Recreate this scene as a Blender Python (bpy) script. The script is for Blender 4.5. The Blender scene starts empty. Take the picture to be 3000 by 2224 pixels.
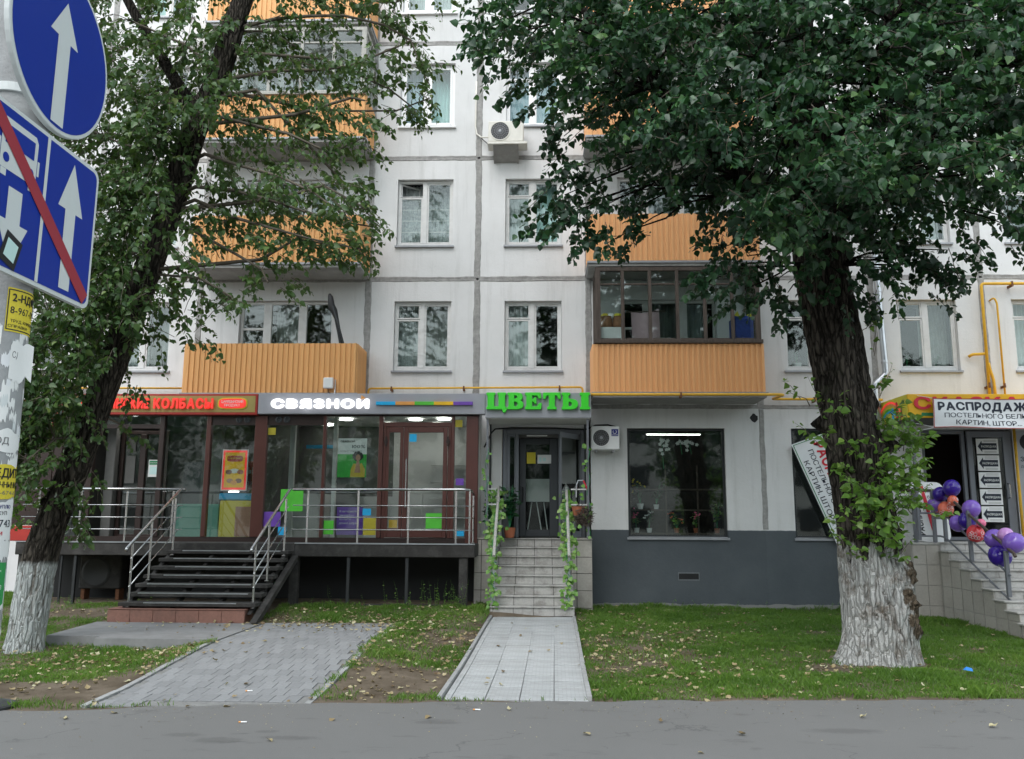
import bpy, math, random
import numpy as np
from mathutils import Vector, Matrix

S = bpy.context.scene
COL = S.collection
random.seed(11)
rng = np.random.default_rng(11)
R = math.radians

# ------------------------------------------------------------------ camera
cam_data = bpy.data.cameras.new("camera")
cam = bpy.data.objects.new("camera", cam_data)
COL.objects.link(cam)
S.camera = cam
cam_data.sensor_width = 36.0
cam_data.lens = 30.0
cam_data.clip_start = 0.05
cam_data.clip_end = 900.0
PITCH, YAW, ROLL = R(9.4), R(2.0), R(0.33)
_f = Vector((-math.sin(YAW) * math.cos(PITCH), math.cos(YAW) * math.cos(PITCH), math.sin(PITCH)))
_r0 = Vector((math.cos(YAW), math.sin(YAW), 0.0))
_u0 = _r0.cross(_f)
_r = _r0 * math.cos(ROLL) + _u0 * math.sin(ROLL)
_u = -_r0 * math.sin(ROLL) + _u0 * math.cos(ROLL)
cam.matrix_world = Matrix(((_r.x, _u.x, -_f.x, 0.0), (_r.y, _u.y, -_f.y, -17.37), (_r.z, _u.z, -_f.z, 1.755), (0, 0, 0, 1)))

# ------------------------------------------------------------------ sky, sun, exposure (overcast late summer day)
SUN_EL, SUN_AZ = R(52), R(200)
world = bpy.data.worlds.new("World")
S.world = world
world.use_nodes = True
wn, wl = world.node_tree.nodes, world.node_tree.links
wn.clear()
w_out = wn.new("ShaderNodeOutputWorld")
w_bg = wn.new("ShaderNodeBackground")
w_sky = wn.new("ShaderNodeTexSky")
w_sky.sky_type = 'NISHITA'
w_sky.sun_disc = False
w_sky.sun_elevation = SUN_EL
w_sky.sun_rotation = SUN_AZ
w_sky.air_density = 1.3
w_sky.dust_density = 1.2
w_hsv = wn.new("ShaderNodeHueSaturation")
w_hsv.inputs["Saturation"].default_value = 0.38
w_hsv.inputs["Hue"].default_value = 0.46   # neutral white balance of an overcast day
wl.new(w_sky.outputs[0], w_hsv.inputs["Color"])
wl.new(w_hsv.outputs[0], w_bg.inputs["Color"])
w_bg.inputs["Strength"].default_value = 0.12
wl.new(w_bg.outputs[0], w_out.inputs["Surface"])
sun_d = bpy.data.lights.new("sun", 'SUN')
sun = bpy.data.objects.new("sun", sun_d)
COL.objects.link(sun)
sun_d.energy = 0.6
sun_d.angle = R(40)
sun_d.color = (1.0, 0.99, 0.975)
_sd = Vector((math.sin(SUN_AZ) * math.cos(SUN_EL), math.cos(SUN_AZ) * math.cos(SUN_EL), math.sin(SUN_EL)))
sun.rotation_euler = _sd.to_track_quat('Z', 'Y').to_euler()
sun.location = (0, -10, 30)
S.view_settings.view_transform = 'Standard'
S.view_settings.look = 'None'
S.view_settings.exposure = 1.52
S.view_settings.gamma = 1.0
S.view_settings.use_curve_mapping = False
S.cycles.max_bounces = 8
S.cycles.transparent_max_bounces = 16

# ------------------------------------------------------------------ materials
MATS = {}

def new_mat(name):
    m = bpy.data.materials.new(name)
    m.use_nodes = True
    nt = m.node_tree
    bs = nt.nodes["Principled BSDF"]
    return m, nt, bs

def node(nt, kind, **kw):
    n = nt.nodes.new(kind)
    for k, v in kw.items():
        if k in n.inputs:
            n.inputs[k].default_value = v
        else:
            setattr(n, k, v)
    return n

def coords(nt, scale=(1, 1, 1), kind="Object"):
    tc = nt.nodes.new("ShaderNodeTexCoord")
    mp = nt.nodes.new("ShaderNodeMapping")
    mp.inputs["Scale"].default_value = scale
    nt.links.new(tc.outputs[kind], mp.inputs["Vector"])
    return mp.outputs["Vector"]

def noise(nt, vec, scale, detail=4, rough=0.6):
    n = node(nt, "ShaderNodeTexNoise", Scale=scale, Detail=detail, Roughness=rough)
    nt.links.new(vec, n.inputs["Vector"])
    return n.outputs["Fac"]

def ramp(nt, fac, stops):
    r = nt.nodes.new("ShaderNodeValToRGB")
    el = r.color_ramp.elements
    el[0].position, el[0].color = stops[0][0], (*stops[0][1], 1)
    el[1].position, el[1].color = stops[-1][0], (*stops[-1][1], 1)
    for p, c in stops[1:-1]:
        e = el.new(p)
        e.color = (*c, 1)
    nt.links.new(fac, r.inputs["Fac"])
    return r.outputs["Color"]

def mixc(nt, fac, a, b, mode='MIX'):
    m = nt.nodes.new("ShaderNodeMix")
    m.data_type = 'RGBA'
    m.blend_type = mode
    for i, v in ((0, fac), (6, a), (7, b)):
        if isinstance(v, (int, float)):
            m.inputs[i].default_value = v
        elif isinstance(v, tuple):
            m.inputs[i].default_value = (*v, 1)
        else:
            nt.links.new(v, m.inputs[i])
    return m.outputs[2]

def math_n(nt, op, a, b=None, clamp=False):
    m = nt.nodes.new("ShaderNodeMath")
    m.operation = op
    m.use_clamp = clamp
    for i, v in ((0, a), (1, b)):
        if v is None:
            continue
        if isinstance(v, (int, float)):
            m.inputs[i].default_value = v
        else:
            nt.links.new(v, m.inputs[i])
    return m.outputs[0]

def bump(nt, bs, h, strength=0.3, dist=0.01):
    b = node(nt, "ShaderNodeBump", Strength=strength, Distance=dist)
    nt.links.new(h, b.inputs["Height"])
    nt.links.new(b.outputs["Normal"], bs.inputs["Normal"])

def sc(c, k):
    return tuple(min(1, max(0, v * k)) for v in c)

def mat(name, c, rough=0.6, metal=0.0, var=0.15, scale=4.0, bmp=0.0, bscale=40.0, spec=0.4, stretch=(1, 1, 1), rnd=0.0, emit=0.0, dirt=None, dscale=1.5, damt=0.5):
    """plain surface: base colour with noise variation, optional dirt blotches, bump and a per-object shift"""
    if name in MATS:
        return MATS[name]
    m, nt, bs = new_mat(name)
    v = coords(nt, stretch)
    col = ramp(nt, noise(nt, v, scale), [(0.25, sc(c, 1 - var)), (0.75, sc(c, 1 + var))])
    if dirt:
        f = noise(nt, v, dscale, 6, 0.7)
        f = math_n(nt, 'MULTIPLY', math_n(nt, 'SUBTRACT', f, 0.48), 4.0 * damt, True)
        col = mixc(nt, f, col, dirt)
    if rnd:
        oi = nt.nodes.new("ShaderNodeObjectInfo")
        mr = node(nt, "ShaderNodeMapRange")
        mr.inputs[3].default_value = 1 - rnd
        mr.inputs[4].default_value = 1 + rnd
        nt.links.new(oi.outputs["Random"], mr.inputs[0])
        hs = nt.nodes.new("ShaderNodeHueSaturation")
        nt.links.new(mr.outputs[0], hs.inputs["Value"])
        nt.links.new(col, hs.inputs["Color"])
        col = hs.outputs[0]
    nt.links.new(col, bs.inputs["Base Color"])
    bs.inputs["Roughness"].default_value = rough
    bs.inputs["Metallic"].default_value = metal
    bs.inputs["Specular IOR Level"].default_value = spec
    if emit:
        bs.inputs["Emission Color"].default_value = (*c, 1)
        bs.inputs["Emission Strength"].default_value = emit
    if bmp:
        bump(nt, bs, noise(nt, v, bscale, 6, 0.65), bmp, 0.01)
    MATS[name] = m
    return m

def glass_mat(name, r0=0.06, tint=(0.86, 0.9, 0.89)):
    m, nt, bs = new_mat(name)
    nt.nodes.remove(bs)
    out = nt.nodes["Material Output"]
    lw = nt.nodes.new("ShaderNodeLayerWeight")
    lw.inputs["Blend"].default_value = 0.5
    p = math_n(nt, 'POWER', lw.outputs["Facing"], 5.0)
    f = math_n(nt, 'ADD', math_n(nt, 'MULTIPLY', p, 1 - r0), r0, True)
    tr = node(nt, "ShaderNodeBsdfTransparent", Color=(*tint, 1))
    gl = node(nt, "ShaderNodeBsdfGlossy", Color=(0.97, 1.0, 0.99, 1), Roughness=0.03)
    # panes are never quite flat
    b = node(nt, "ShaderNodeBump", Strength=0.06, Distance=0.02)
    nt.links.new(noise(nt, coords(nt), 2.2, 2), b.inputs["Height"])
    nt.links.new(b.outputs[0], gl.inputs["Normal"])
    mx = nt.nodes.new("ShaderNodeMixShader")
    nt.links.new(f, mx.inputs[0])
    nt.links.new(tr.outputs[0], mx.inputs[1])
    nt.links.new(gl.outputs[0], mx.inputs[2])
    nt.links.new(mx.outputs[0], out.inputs["Surface"])
    MATS[name] = m
    return m

def leaf_mat(name, stops, trans=(0.10, 0.22, 0.03), tw=0.25):
    m, nt, bs = new_mat(name)
    at = nt.nodes.new("ShaderNodeAttribute")
    at.attribute_name = "tone"
    col = ramp(nt, at.outputs["Fac"], stops)
    nt.links.new(col, bs.inputs["Base Color"])
    bs.inputs["Roughness"].default_value = 0.42
    bs.inputs["Specular IOR Level"].default_value = 0.45
    tl = node(nt, "ShaderNodeBsdfTranslucent", Color=(*trans, 1))
    mx = nt.nodes.new("ShaderNodeMixShader")
    mx.inputs[0].default_value = tw
    nt.links.new(bs.outputs[0], mx.inputs[1])
    nt.links.new(tl.outputs[0], mx.inputs[2])
    nt.links.new(mx.outputs[0], nt.nodes["Material Output"].inputs["Surface"])
    MATS[name] = m
    return m

# plaster of the big facade panels: off-white paint, rain streaks, faint patches
def plaster_mat(name, plinth=False):
    m, nt, bs = new_mat(name)
    v = coords(nt)
    vs = coords(nt, (3.0, 3.0, 0.25))
    base = ramp(nt, noise(nt, v, 1.1, 5), [(0.3, (0.64, 0.64, 0.635)), (0.7, (0.72, 0.72, 0.72))])
    streak = math_n(nt, 'MULTIPLY', math_n(nt, 'SUBTRACT', noise(nt, vs, 1.6, 6, 0.7), 0.52), 2.4, True)
    base = mixc(nt, streak, base, (0.46, 0.46, 0.445))
    patch_ = math_n(nt, 'MULTIPLY', math_n(nt, 'SUBTRACT', noise(nt, coords(nt, (1.0, 1.0, 1.6)), 0.75, 3, 0.5), 0.56), 14.0, True)
    base = mixc(nt, math_n(nt, 'MULTIPLY', patch_, 0.35), base, (0.72, 0.72, 0.72))
    spots = math_n(nt, 'MULTIPLY', math_n(nt, 'SUBTRACT', noise(nt, v, 7.0, 6, 0.75), 0.63), 5.0, True)
    base = mixc(nt, spots, base, (0.46, 0.455, 0.44))
    if plinth:
        xyz = nt.nodes.new("ShaderNodeSeparateXYZ")
        nt.links.new(v, xyz.inputs[0])
        edge = math_n(nt, 'ADD', xyz.outputs[2], math_n(nt, 'MULTIPLY', noise(nt, v, 5.0, 4), 0.03))
        low = math_n(nt, 'LESS_THAN', edge, 1.605)
        paint = ramp(nt, noise(nt, v, 0.8, 6, 0.65), [(0.25, (0.072, 0.084, 0.094)), (0.75, (0.108, 0.122, 0.134))])
        sc2 = math_n(nt, 'MULTIPLY', math_n(nt, 'SUBTRACT', noise(nt, v, 11.0, 6, 0.8), 0.66), 7.0, True)
        paint = mixc(nt, sc2, paint, (0.20, 0.21, 0.22))
        foot = math_n(nt, 'LESS_THAN', math_n(nt, 'ADD', xyz.outputs[2], math_n(nt, 'MULTIPLY', noise(nt, v, 3.0, 5), 0.10)), 0.215)
        paint = mixc(nt, foot, paint, (0.24, 0.24, 0.23))
        base = mixc(nt, low, base, paint)
    oi = nt.nodes.new("ShaderNodeObjectInfo")
    mr = node(nt, "ShaderNodeMapRange")
    mr.inputs[3].default_value, mr.inputs[4].default_value = 0.93, 1.05
    nt.links.new(oi.outputs["Random"], mr.inputs[0])
    hs = nt.nodes.new("ShaderNodeHueSaturation")
    nt.links.new(mr.outputs[0], hs.inputs["Value"])
    nt.links.new(base, hs.inputs["Color"])
    base = hs.outputs[0]
    nt.links.new(base, bs.inputs["Base Color"])
    bs.inputs["Roughness"].default_value = 0.85
    bs.inputs["Specular IOR Level"].default_value = 0.2
    bump(nt, bs, noise(nt, v, 16.0, 8, 0.7), 0.25, 0.02)
    MATS[name] = m
    return m

def ground_mats():
    # worn asphalt: fine aggregate, damp blotches, hairline cracks
    m, nt, bs = new_mat("asphalt")
    v = coords(nt)
    c = ramp(nt, noise(nt, v, 160, 3, 0.7), [(0.3, (0.112, 0.111, 0.108)), (0.7, (0.182, 0.181, 0.177))])
    big = noise(nt, v, 0.55, 6, 0.6)
    c = mixc(nt, math_n(nt, 'MULTIPLY', math_n(nt, 'SUBTRACT', big, 0.42), 1.6, True), c, (0.172, 0.170, 0.167))
    st = math_n(nt, 'MULTIPLY', math_n(nt, 'SUBTRACT', noise(nt, coords(nt, (1.0, 2.2, 1)), 1.7, 5, 0.65), 0.585), 8.0, True)
    c = mixc(nt, math_n(nt, 'MULTIPLY', st, 0.75), c, (0.085, 0.083, 0.081))
    vo = nt.nodes.new("ShaderNodeTexVoronoi")
    vo.feature = 'DISTANCE_TO_EDGE'
    vo.inputs["Scale"].default_value = 0.42
    wv = nt.nodes.new("ShaderNodeVectorMath")
    wv.operation = 'ADD'
    nz = node(nt, "ShaderNodeTexNoise", Scale=2.5, Detail=6)
    nt.links.new(v, nz.inputs["Vector"])
    nt.links.new(v, wv.inputs[0])
    nt.links.new(nz.outputs["Color"], wv.inputs[1])
    nt.links.new(wv.outputs[0], vo.inputs["Vector"])
    crack = math_n(nt, 'LESS_THAN', vo.outputs["Distance"], 0.0045)
    crack = math_n(nt, 'MULTIPLY', crack, math_n(nt, 'GREATER_THAN', noise(nt, v, 0.8, 2), 0.52))
    c = mixc(nt, math_n(nt, 'MULTIPLY', crack, 0.6), c, (0.085, 0.085, 0.084))
    for sx, sy, rx, ry in ((-2.95, -10.05, .22, .10), (-2.62, -10.2, .30, .13), (-2.05, -10.1, .34, .10), (-2.3, -9.9, .16, .07), (2.6, -9.6, .5, .12), (.4, -11.2, .5, .15), (-.9, -9.5, .3, .08)):   # damp spots
        sv = nt.nodes.new("ShaderNodeVectorMath")
        sv.operation = 'SUBTRACT'
        sv.inputs[1].default_value = (sx, sy, 0)
        nt.links.new(v, sv.inputs[0])
        ss = nt.nodes.new("ShaderNodeVectorMath")
        ss.operation = 'DIVIDE'
        ss.inputs[1].default_value = (rx, ry, 1)
        nt.links.new(sv.outputs[0], ss.inputs[0])
        ln = nt.nodes.new("ShaderNodeVectorMath")
        ln.operation = 'LENGTH'
        nt.links.new(ss.outputs[0], ln.inputs[0])
        f = math_n(nt, 'SUBTRACT', 1.55, math_n(nt, 'ADD', ln.outputs["Value"], math_n(nt, 'MULTIPLY', noise(nt, v, 9.0, 6, 0.7), 1.4)))
        c = mixc(nt, math_n(nt, 'MULTIPLY', math_n(nt, 'MULTIPLY', f, 2.5, True), 0.38), c, (0.07, 0.068, 0.066))
    nt.links.new(c, bs.inputs["Base Color"])
    bs.inputs["Roughness"].default_value = 0.82
    bs.inputs["Specular IOR Level"].default_value = 0.35
    bump(nt, bs, noise(nt, v, 150, 4, 0.7), 0.35, 0.006)
    MATS["asphalt"] = m
    # soil under the lawn
    m, nt, bs = new_mat("soil")
    v = coords(nt)
    c = ramp(nt, noise(nt, v, 2.2, 8, 0.7), [(0.3, (0.075, 0.058, 0.040)), (0.5, (0.13, 0.105, 0.078)), (0.72, (0.19, 0.155, 0.12))])
    nt.links.new(c, bs.inputs["Base Color"])
    bs.inputs["Roughness"].default_value = 0.95
    bs.inputs["Specular IOR Level"].default_value = 0.1
    bump(nt, bs, noise(nt, v, 45, 8, 0.75), 0.6, 0.02)
    MATS["soil"] = m

def bark_mat(name, wash_z, wob, worn_t=0.575, wash=(0.60, 0.61, 0.60), dark=(0.010, 0.008, 0.006), light=(0.082, 0.070, 0.058)):
    m, nt, bs = new_mat(name)
    v = coords(nt)
    vs = coords(nt, (9.0, 9.0, 1.3))
    n1 = noise(nt, vs, 2.0, 8, 0.7)
    at = nt.nodes.new("ShaderNodeAttribute")
    at.attribute_name = "tone"
    h = math_n(nt, 'ADD', math_n(nt, 'MULTIPLY', n1, 0.6), math_n(nt, 'MULTIPLY', at.outputs["Fac"], 0.4))
    vo = nt.nodes.new("ShaderNodeTexVoronoi")
    vo.feature = 'DISTANCE_TO_EDGE'
    vo.inputs["Scale"].default_value = 1.0
    wv = nt.nodes.new("ShaderNodeVectorMath")
    wv.operation = 'ADD'
    nz = node(nt, "ShaderNodeTexNoise", Scale=5.0, Detail=5)
    nt.links.new(v, nz.inputs["Vector"])
    nt.links.new(coords(nt, (19, 19, 3.6)), wv.inputs[0])
    nt.links.new(nz.outputs["Color"], wv.inputs[1])
    nt.links.new(wv.outputs[0], vo.inputs["Vector"])
    plate = math_n(nt, 'MULTIPLY', vo.outputs["Distance"], 4.5, True)
    h = math_n(nt, 'MULTIPLY', h, math_n(nt, 'ADD', math_n(nt, 'MULTIPLY', plate, 0.55), 0.62))
    c = ramp(nt, h, [(0.26, dark), (0.46, sc(light, 0.5)), (0.68, light)])
    moss = math_n(nt, 'MULTIPLY', math_n(nt, 'SUBTRACT', noise(nt, v, 2.2, 4), 0.6), 3.0, True)
    c = mixc(nt, moss, c, (0.06, 0.068, 0.04))
    xyz = nt.nodes.new("ShaderNodeSeparateXYZ")
    nt.links.new(v, xyz.inputs[0])
    e = math_n(nt, 'ADD', xyz.outputs[2], math_n(nt, 'MULTIPLY', math_n(nt, 'SUBTRACT', noise(nt, coords(nt, (1, 1, 0.35)), 6.0, 6, 0.7), 0.5), wob))
    low = math_n(nt, 'MULTIPLY', math_n(nt, 'SUBTRACT', wash_z, e), 14.0, True)
    w = ramp(nt, noise(nt, vs, 1.4, 7, 0.7), [(0.3, sc(wash, 0.72)), (0.6, wash)])
    worn = math_n(nt, 'MULTIPLY', math_n(nt, 'SUBTRACT', noise(nt, v, 3.2, 7, 0.75), worn_t), 7.0, True)
    w = mixc(nt, worn, w, (0.17, 0.135, 0.105))
    crev = math_n(nt, 'MULTIPLY', math_n(nt, 'SUBTRACT', 0.42, at.outputs["Fac"]), 4.0, True)
    w = mixc(nt, crev, w, (0.16, 0.145, 0.125))
    fur = math_n(nt, 'MULTIPLY', math_n(nt, 'SUBTRACT', 0.30, plate), 3.0, True)
    w = mixc(nt, math_n(nt, 'MULTIPLY', fur, 0.58), w, (0.13, 0.115, 0.10))
    ab = nt.nodes.new("ShaderNodeAttribute")
    ab.attribute_name = "bare"
    bare = math_n(nt, 'MULTIPLY', math_n(nt, 'SUBTRACT', math_n(nt, 'ADD', ab.outputs["Fac"], noise(nt, v, 9.0, 6, 0.7)), 0.82), 6.0, True)
    w = mixc(nt, bare, w, ramp(nt, noise(nt, v, 22.0, 5, 0.7), [(0.35, (0.05, 0.038, 0.026)), (0.65, (0.16, 0.125, 0.09))]))
    c = mixc(nt, low, c, w)
    nt.links.new(c, bs.inputs["Base Color"])
    bs.inputs["Roughness"].default_value = 0.9
    bs.inputs["Specular IOR Level"].default_value = 0.15
    bump(nt, bs, math_n(nt, 'ADD', math_n(nt, 'ADD', math_n(nt, 'MULTIPLY', n1, 0.5), math_n(nt, 'MULTIPLY', plate, 0.9)), math_n(nt, 'MULTIPLY', noise(nt, coords(nt, (30, 30, 7)), 1.0, 6, 0.7), 0.6)), 1.0, 0.03)
    MATS[name] = m
    return m

ground_mats()
plaster_mat("plaster")
plaster_mat("plaster_plinth", True)
glass_mat("glass", 0.05)
glass_mat("shop_glass", 0.11, (0.90, 0.94, 0.93))
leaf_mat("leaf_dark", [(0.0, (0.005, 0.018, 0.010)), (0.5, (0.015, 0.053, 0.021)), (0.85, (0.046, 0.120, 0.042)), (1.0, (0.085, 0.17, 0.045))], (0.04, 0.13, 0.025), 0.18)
leaf_mat("leaf_olive", [(0.0, (0.018, 0.048, 0.014)), (0.5, (0.046, 0.100, 0.026)), (0.85, (0.095, 0.160, 0.038)), (1.0, (0.15, 0.185, 0.05))], (0.13, 0.22, 0.04), 0.25)
leaf_mat("leaf_fresh", [(0.0, (0.05, 0.11, 0.02)), (0.5, (0.10, 0.20, 0.035)), (1.0, (0.21, 0.31, 0.06))], (0.22, 0.42, 0.05), 0.3)
leaf_mat("leaf_ivy", [(0.0, (0.08, 0.20, 0.03)), (0.5, (0.15, 0.32, 0.06)), (1.0, (0.34, 0.46, 0.16))], (0.25, 0.45, 0.08), 0.25)
glass_mat("display_glass", 0.10)
leaf_mat("leaf_dry", [(0.0, (0.13, 0.085, 0.045)), (0.4, (0.30, 0.23, 0.12)), (0.75, (0.44, 0.38, 0.22)), (1.0, (0.55, 0.53, 0.34))], (0.3, 0.25, 0.12), 0.15)
leaf_mat("grass", [(0.0, (0.058, 0.118, 0.018)), (0.5, (0.108, 0.205, 0.028)), (0.85, (0.18, 0.28, 0.05)), (1.0, (0.26, 0.25, 0.10))], (0.16, 0.34, 0.04), 0.35)
bark_mat("bark_poplar", 1.40, 1.5, 0.53, wash=(0.45, 0.45, 0.435))
bark_mat("bark_leaning", 1.19, 0.10, wash=(0.46, 0.49, 0.485))
mat("twig", (0.10, 0.085, 0.065), 0.9)
mat("mortar", (0.32, 0.315, 0.305), 0.95, var=0.3, scale=9, bmp=0.9, bscale=25, dirt=(0.21, 0.205, 0.195), dscale=3)
mat("clad_orange", (0.80, 0.415, 0.18), 0.5, var=0.06, scale=2, rnd=0.035, dirt=(0.62, 0.35, 0.17), dscale=1.2, damt=0.45)
mat("clad_wood", (0.72, 0.38, 0.145), 0.55, var=0.12, scale=1.6, stretch=(14, 14, 0.8), rnd=0.05)
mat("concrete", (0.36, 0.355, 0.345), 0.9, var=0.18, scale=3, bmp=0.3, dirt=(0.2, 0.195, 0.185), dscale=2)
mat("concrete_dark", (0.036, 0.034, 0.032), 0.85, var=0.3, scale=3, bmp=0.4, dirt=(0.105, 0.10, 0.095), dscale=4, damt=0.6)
mat("sill_metal", (0.33, 0.34, 0.36), 0.45, metal=0.3, var=0.1)
mat("frame_white", (0.66, 0.66, 0.65), 0.55, var=0.08, scale=8, dirt=(0.5, 0.49, 0.46), dscale=6, damt=0.4)
mat("pvc_white", (0.82, 0.82, 0.82), 0.3, var=0.02)
mat("frame_old_wood", (0.085, 0.066, 0.055), 0.8, var=0.4, scale=2.5, stretch=(10, 10, 1), bmp=0.3)
mat("frame_grey_wood", (0.42, 0.41, 0.38), 0.75, var=0.25, scale=3, stretch=(10, 10, 1))
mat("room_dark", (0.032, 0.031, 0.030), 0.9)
mat("curtain_pale", (0.62, 0.66, 0.66), 0.9, var=0.1)
mat("curtain_blue", (0.50, 0.66, 0.74), 0.9, var=0.06)
mat("curtain_mint", (0.58, 0.80, 0.78), 0.9, var=0.06)
mat("curtain_grey", (0.30, 0.31, 0.30), 0.9, var=0.2, scale=6)
mat("curtain_lace", (0.42, 0.45, 0.45), 0.9, var=0.45, scale=14)
mat("steel", (0.46, 0.465, 0.47), 0.24, metal=1.0, var=0.05)
mat("galvanised", (0.55, 0.57, 0.60), 0.32, metal=0.9, var=0.12, scale=6)
mat("gas_yellow", (0.74, 0.42, 0.035), 0.5, var=0.1, dirt=(0.45, 0.24, 0.03), dscale=7, damt=0.4)
mat("rust", (0.16, 0.07, 0.035), 0.9, var=0.4, scale=20)
mat("brown_alu", (0.085, 0.026, 0.019), 0.38, var=0.1, spec=0.5)
mat("brown_dark", (0.030, 0.017, 0.014), 0.45, var=0.2)
mat("black_rubber", (0.012, 0.012, 0.013), 0.6)
mat("sign_grey", (0.33, 0.338, 0.375), 0.42, metal=0.0, var=0.05)
mat("sign_red", (0.36, 0.030, 0.022), 0.5, var=0.12)
mat("sign_olive", (0.34, 0.27, 0.085), 0.5, var=0.15, scale=2)
mat("letter_red", (0.72, 0.040, 0.030), 0.4, emit=0.25)
mat("letter_white", (0.85, 0.85, 0.85), 0.4, emit=0.55)
mat("letter_green", (0.050, 0.70, 0.030), 0.35, var=0.04, spec=0.5)
mat("stripe_blue", (0.02, 0.42, 0.78), 0.4)
mat("stripe_orange", (0.76, 0.34, 0.09), 0.4)
mat("stripe_green", (0.10, 0.53, 0.05), 0.4)
mat("stripe_yellow", (0.85, 0.50, 0.02), 0.4)
mat("stripe_purple", (0.17, 0.07, 0.42), 0.4)
mat("decal_olive", (0.42, 0.36, 0.03), 0.5)
mat("paper_white", (0.78, 0.79, 0.78), 0.7, var=0.05)
mat("ink_black", (0.015, 0.016, 0.02), 0.6)
mat("ink_navy", (0.016, 0.022, 0.04), 0.6)
mat("ink_red", (0.62, 0.03, 0.05), 0.6)
mat("ink_green", (0.03, 0.25, 0.10), 0.6)
mat("ink_grey", (0.16, 0.16, 0.16), 0.6)
mat("poster_green", (0.04, 0.42, 0.05), 0.5)
mat("skin", (0.42, 0.22, 0.14), 0.6)
mat("shirt_yellow", (0.60, 0.44, 0.05), 0.7)
mat("interior_white", (0.62, 0.62, 0.60), 0.8, var=0.06)
mat("interior_grey", (0.11, 0.11, 0.105), 0.8, var=0.15)
mat("floor_tile", (0.20, 0.19, 0.18), 0.4)
mat("lamp_glow", (1.0, 0.98, 0.93), 0.5, var=0.0, emit=4.0)
mat("granite_tile", (0.40, 0.375, 0.34), 0.55, var=0.10, scale=30, rnd=0.06, dirt=(0.27, 0.24, 0.21), dscale=3, damt=0.5)
mat("stair_tile", (0.43, 0.42, 0.40), 0.7, var=0.12, scale=30, rnd=0.06, bmp=0.2, dirt=(0.20, 0.185, 0.165), dscale=4.5, damt=0.9)
mat("red_tile", (0.25, 0.125, 0.095), 0.75, var=0.15, scale=25, rnd=0.07, dirt=(0.14, 0.085, 0.07), dscale=5, damt=0.6)
mat("grey_alu", (0.17, 0.18, 0.20), 0.4, metal=0.2, var=0.06)
mat("grey_alu_dark", (0.055, 0.060, 0.066), 0.4, metal=0.2, var=0.06)
mat("beige_plastic", (0.72, 0.70, 0.64), 0.45, var=0.06, dirt=(0.52, 0.49, 0.43), dscale=3, damt=0.35)
mat("white_plastic", (0.76, 0.77, 0.77), 0.4, var=0.04)
mat("fan_dark", (0.035, 0.035, 0.036), 0.5)
mat("navy_print", (0.022, 0.030, 0.20), 0.5)
mat("kerb_stone", (0.31, 0.315, 0.315), 0.9, var=0.15, scale=12, rnd=0.06, bmp=0.4, dirt=(0.24, 0.23, 0.21), dscale=5)
mat("paver", (0.225, 0.230, 0.235), 0.88, var=0.12, scale=22, rnd=0.10, bmp=0.35, bscale=90)
mat("path_bed", (0.20, 0.20, 0.195), 0.95, var=0.25, scale=18)
mat("slab_grey", (0.222, 0.224, 0.225), 0.9, var=0.2, scale=2.5, bmp=0.3, bscale=80, dirt=(0.13, 0.125, 0.12), dscale=1.5)
mat("sign_blue", (0.002, 0.030, 0.32), 0.42, var=0.02, spec=0.35)
mat("sign_white", (0.66, 0.70, 0.70), 0.5, var=0.04, dirt=(0.5, 0.52, 0.52), dscale=4, damt=0.3)
mat("sign_stripe", (0.36, 0.036, 0.055), 0.45, var=0.03)
mat("sign_back", (0.36, 0.37, 0.38), 0.5, metal=0.6)
mat("pole_concrete", (0.33, 0.34, 0.345), 0.85, var=0.2, scale=7, bmp=0.4, bscale=60, dirt=(0.21, 0.21, 0.21), dscale=3)
mat("sticker_yellow", (0.68, 0.56, 0.04), 0.6, var=0.04)
mat("sticker_green", (0.03, 0.30, 0.08), 0.6)
mat("balloon_violet", (0.040, 0.014, 0.27), 0.12, var=0.03, spec=0.6)
mat("balloon_lilac", (0.21, 0.11, 0.52), 0.14, var=0.03, spec=0.6)
mat("balloon_coral", (0.72, 0.16, 0.09), 0.15, var=0.03, spec=0.6)
mat("balloon_red", (0.62, 0.045, 0.055), 0.13, var=0.03, spec=0.6)
mat("balloon_pink", (0.80, 0.17, 0.30), 0.15, var=0.03, spec=0.6)
mat("balloon_rose", (0.56, 0.28, 0.62), 0.15, var=0.03, spec=0.6)
mat("banner_white", (0.74, 0.76, 0.78), 0.6, var=0.04)
mat("canopy_yellow", (0.75, 0.42, 0.010), 0.5, var=0.08)
mat("canopy_lime", (0.66, 0.60, 0.05), 0.5, var=0.08)
mat("terracotta", (0.36, 0.12, 0.06), 0.8)
mat("dry_plant", (0.10, 0.075, 0.06), 0.9, var=0.3)
mat("towel_pink", (0.50, 0.37, 0.40), 0.95, var=0.06)
mat("wicker", (0.26, 0.13, 0.07), 0.8, var=0.35, scale=40)
mat("bag_blue", (0.03, 0.06, 0.28), 0.5, var=0.4, scale=8)
mat("petal_white", (0.82, 0.82, 0.80), 0.6)
mat("trim_dark", (0.028, 0.031, 0.033), 0.5)
mat("cabinet_green", (0.10, 0.27, 0.21), 0.5, var=0.1)
mat("plinth_edge", (0.15, 0.16, 0.17), 0.9, var=0.25, scale=12)
mat("far_wall", (0.50, 0.47, 0.44), 0.9, var=0.1)
mat("litter_white", (0.85, 0.85, 0.85), 0.6)
mat("litter_blue", (0.03, 0.22, 0.62), 0.5)
M = MATS

# ------------------------------------------------------------------ mesh helpers
def origin_of(o):
    p = Vector((0, 0, 0))
    while o is not None:
        p = p + o.location
        o = o.parent
    return p

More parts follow.
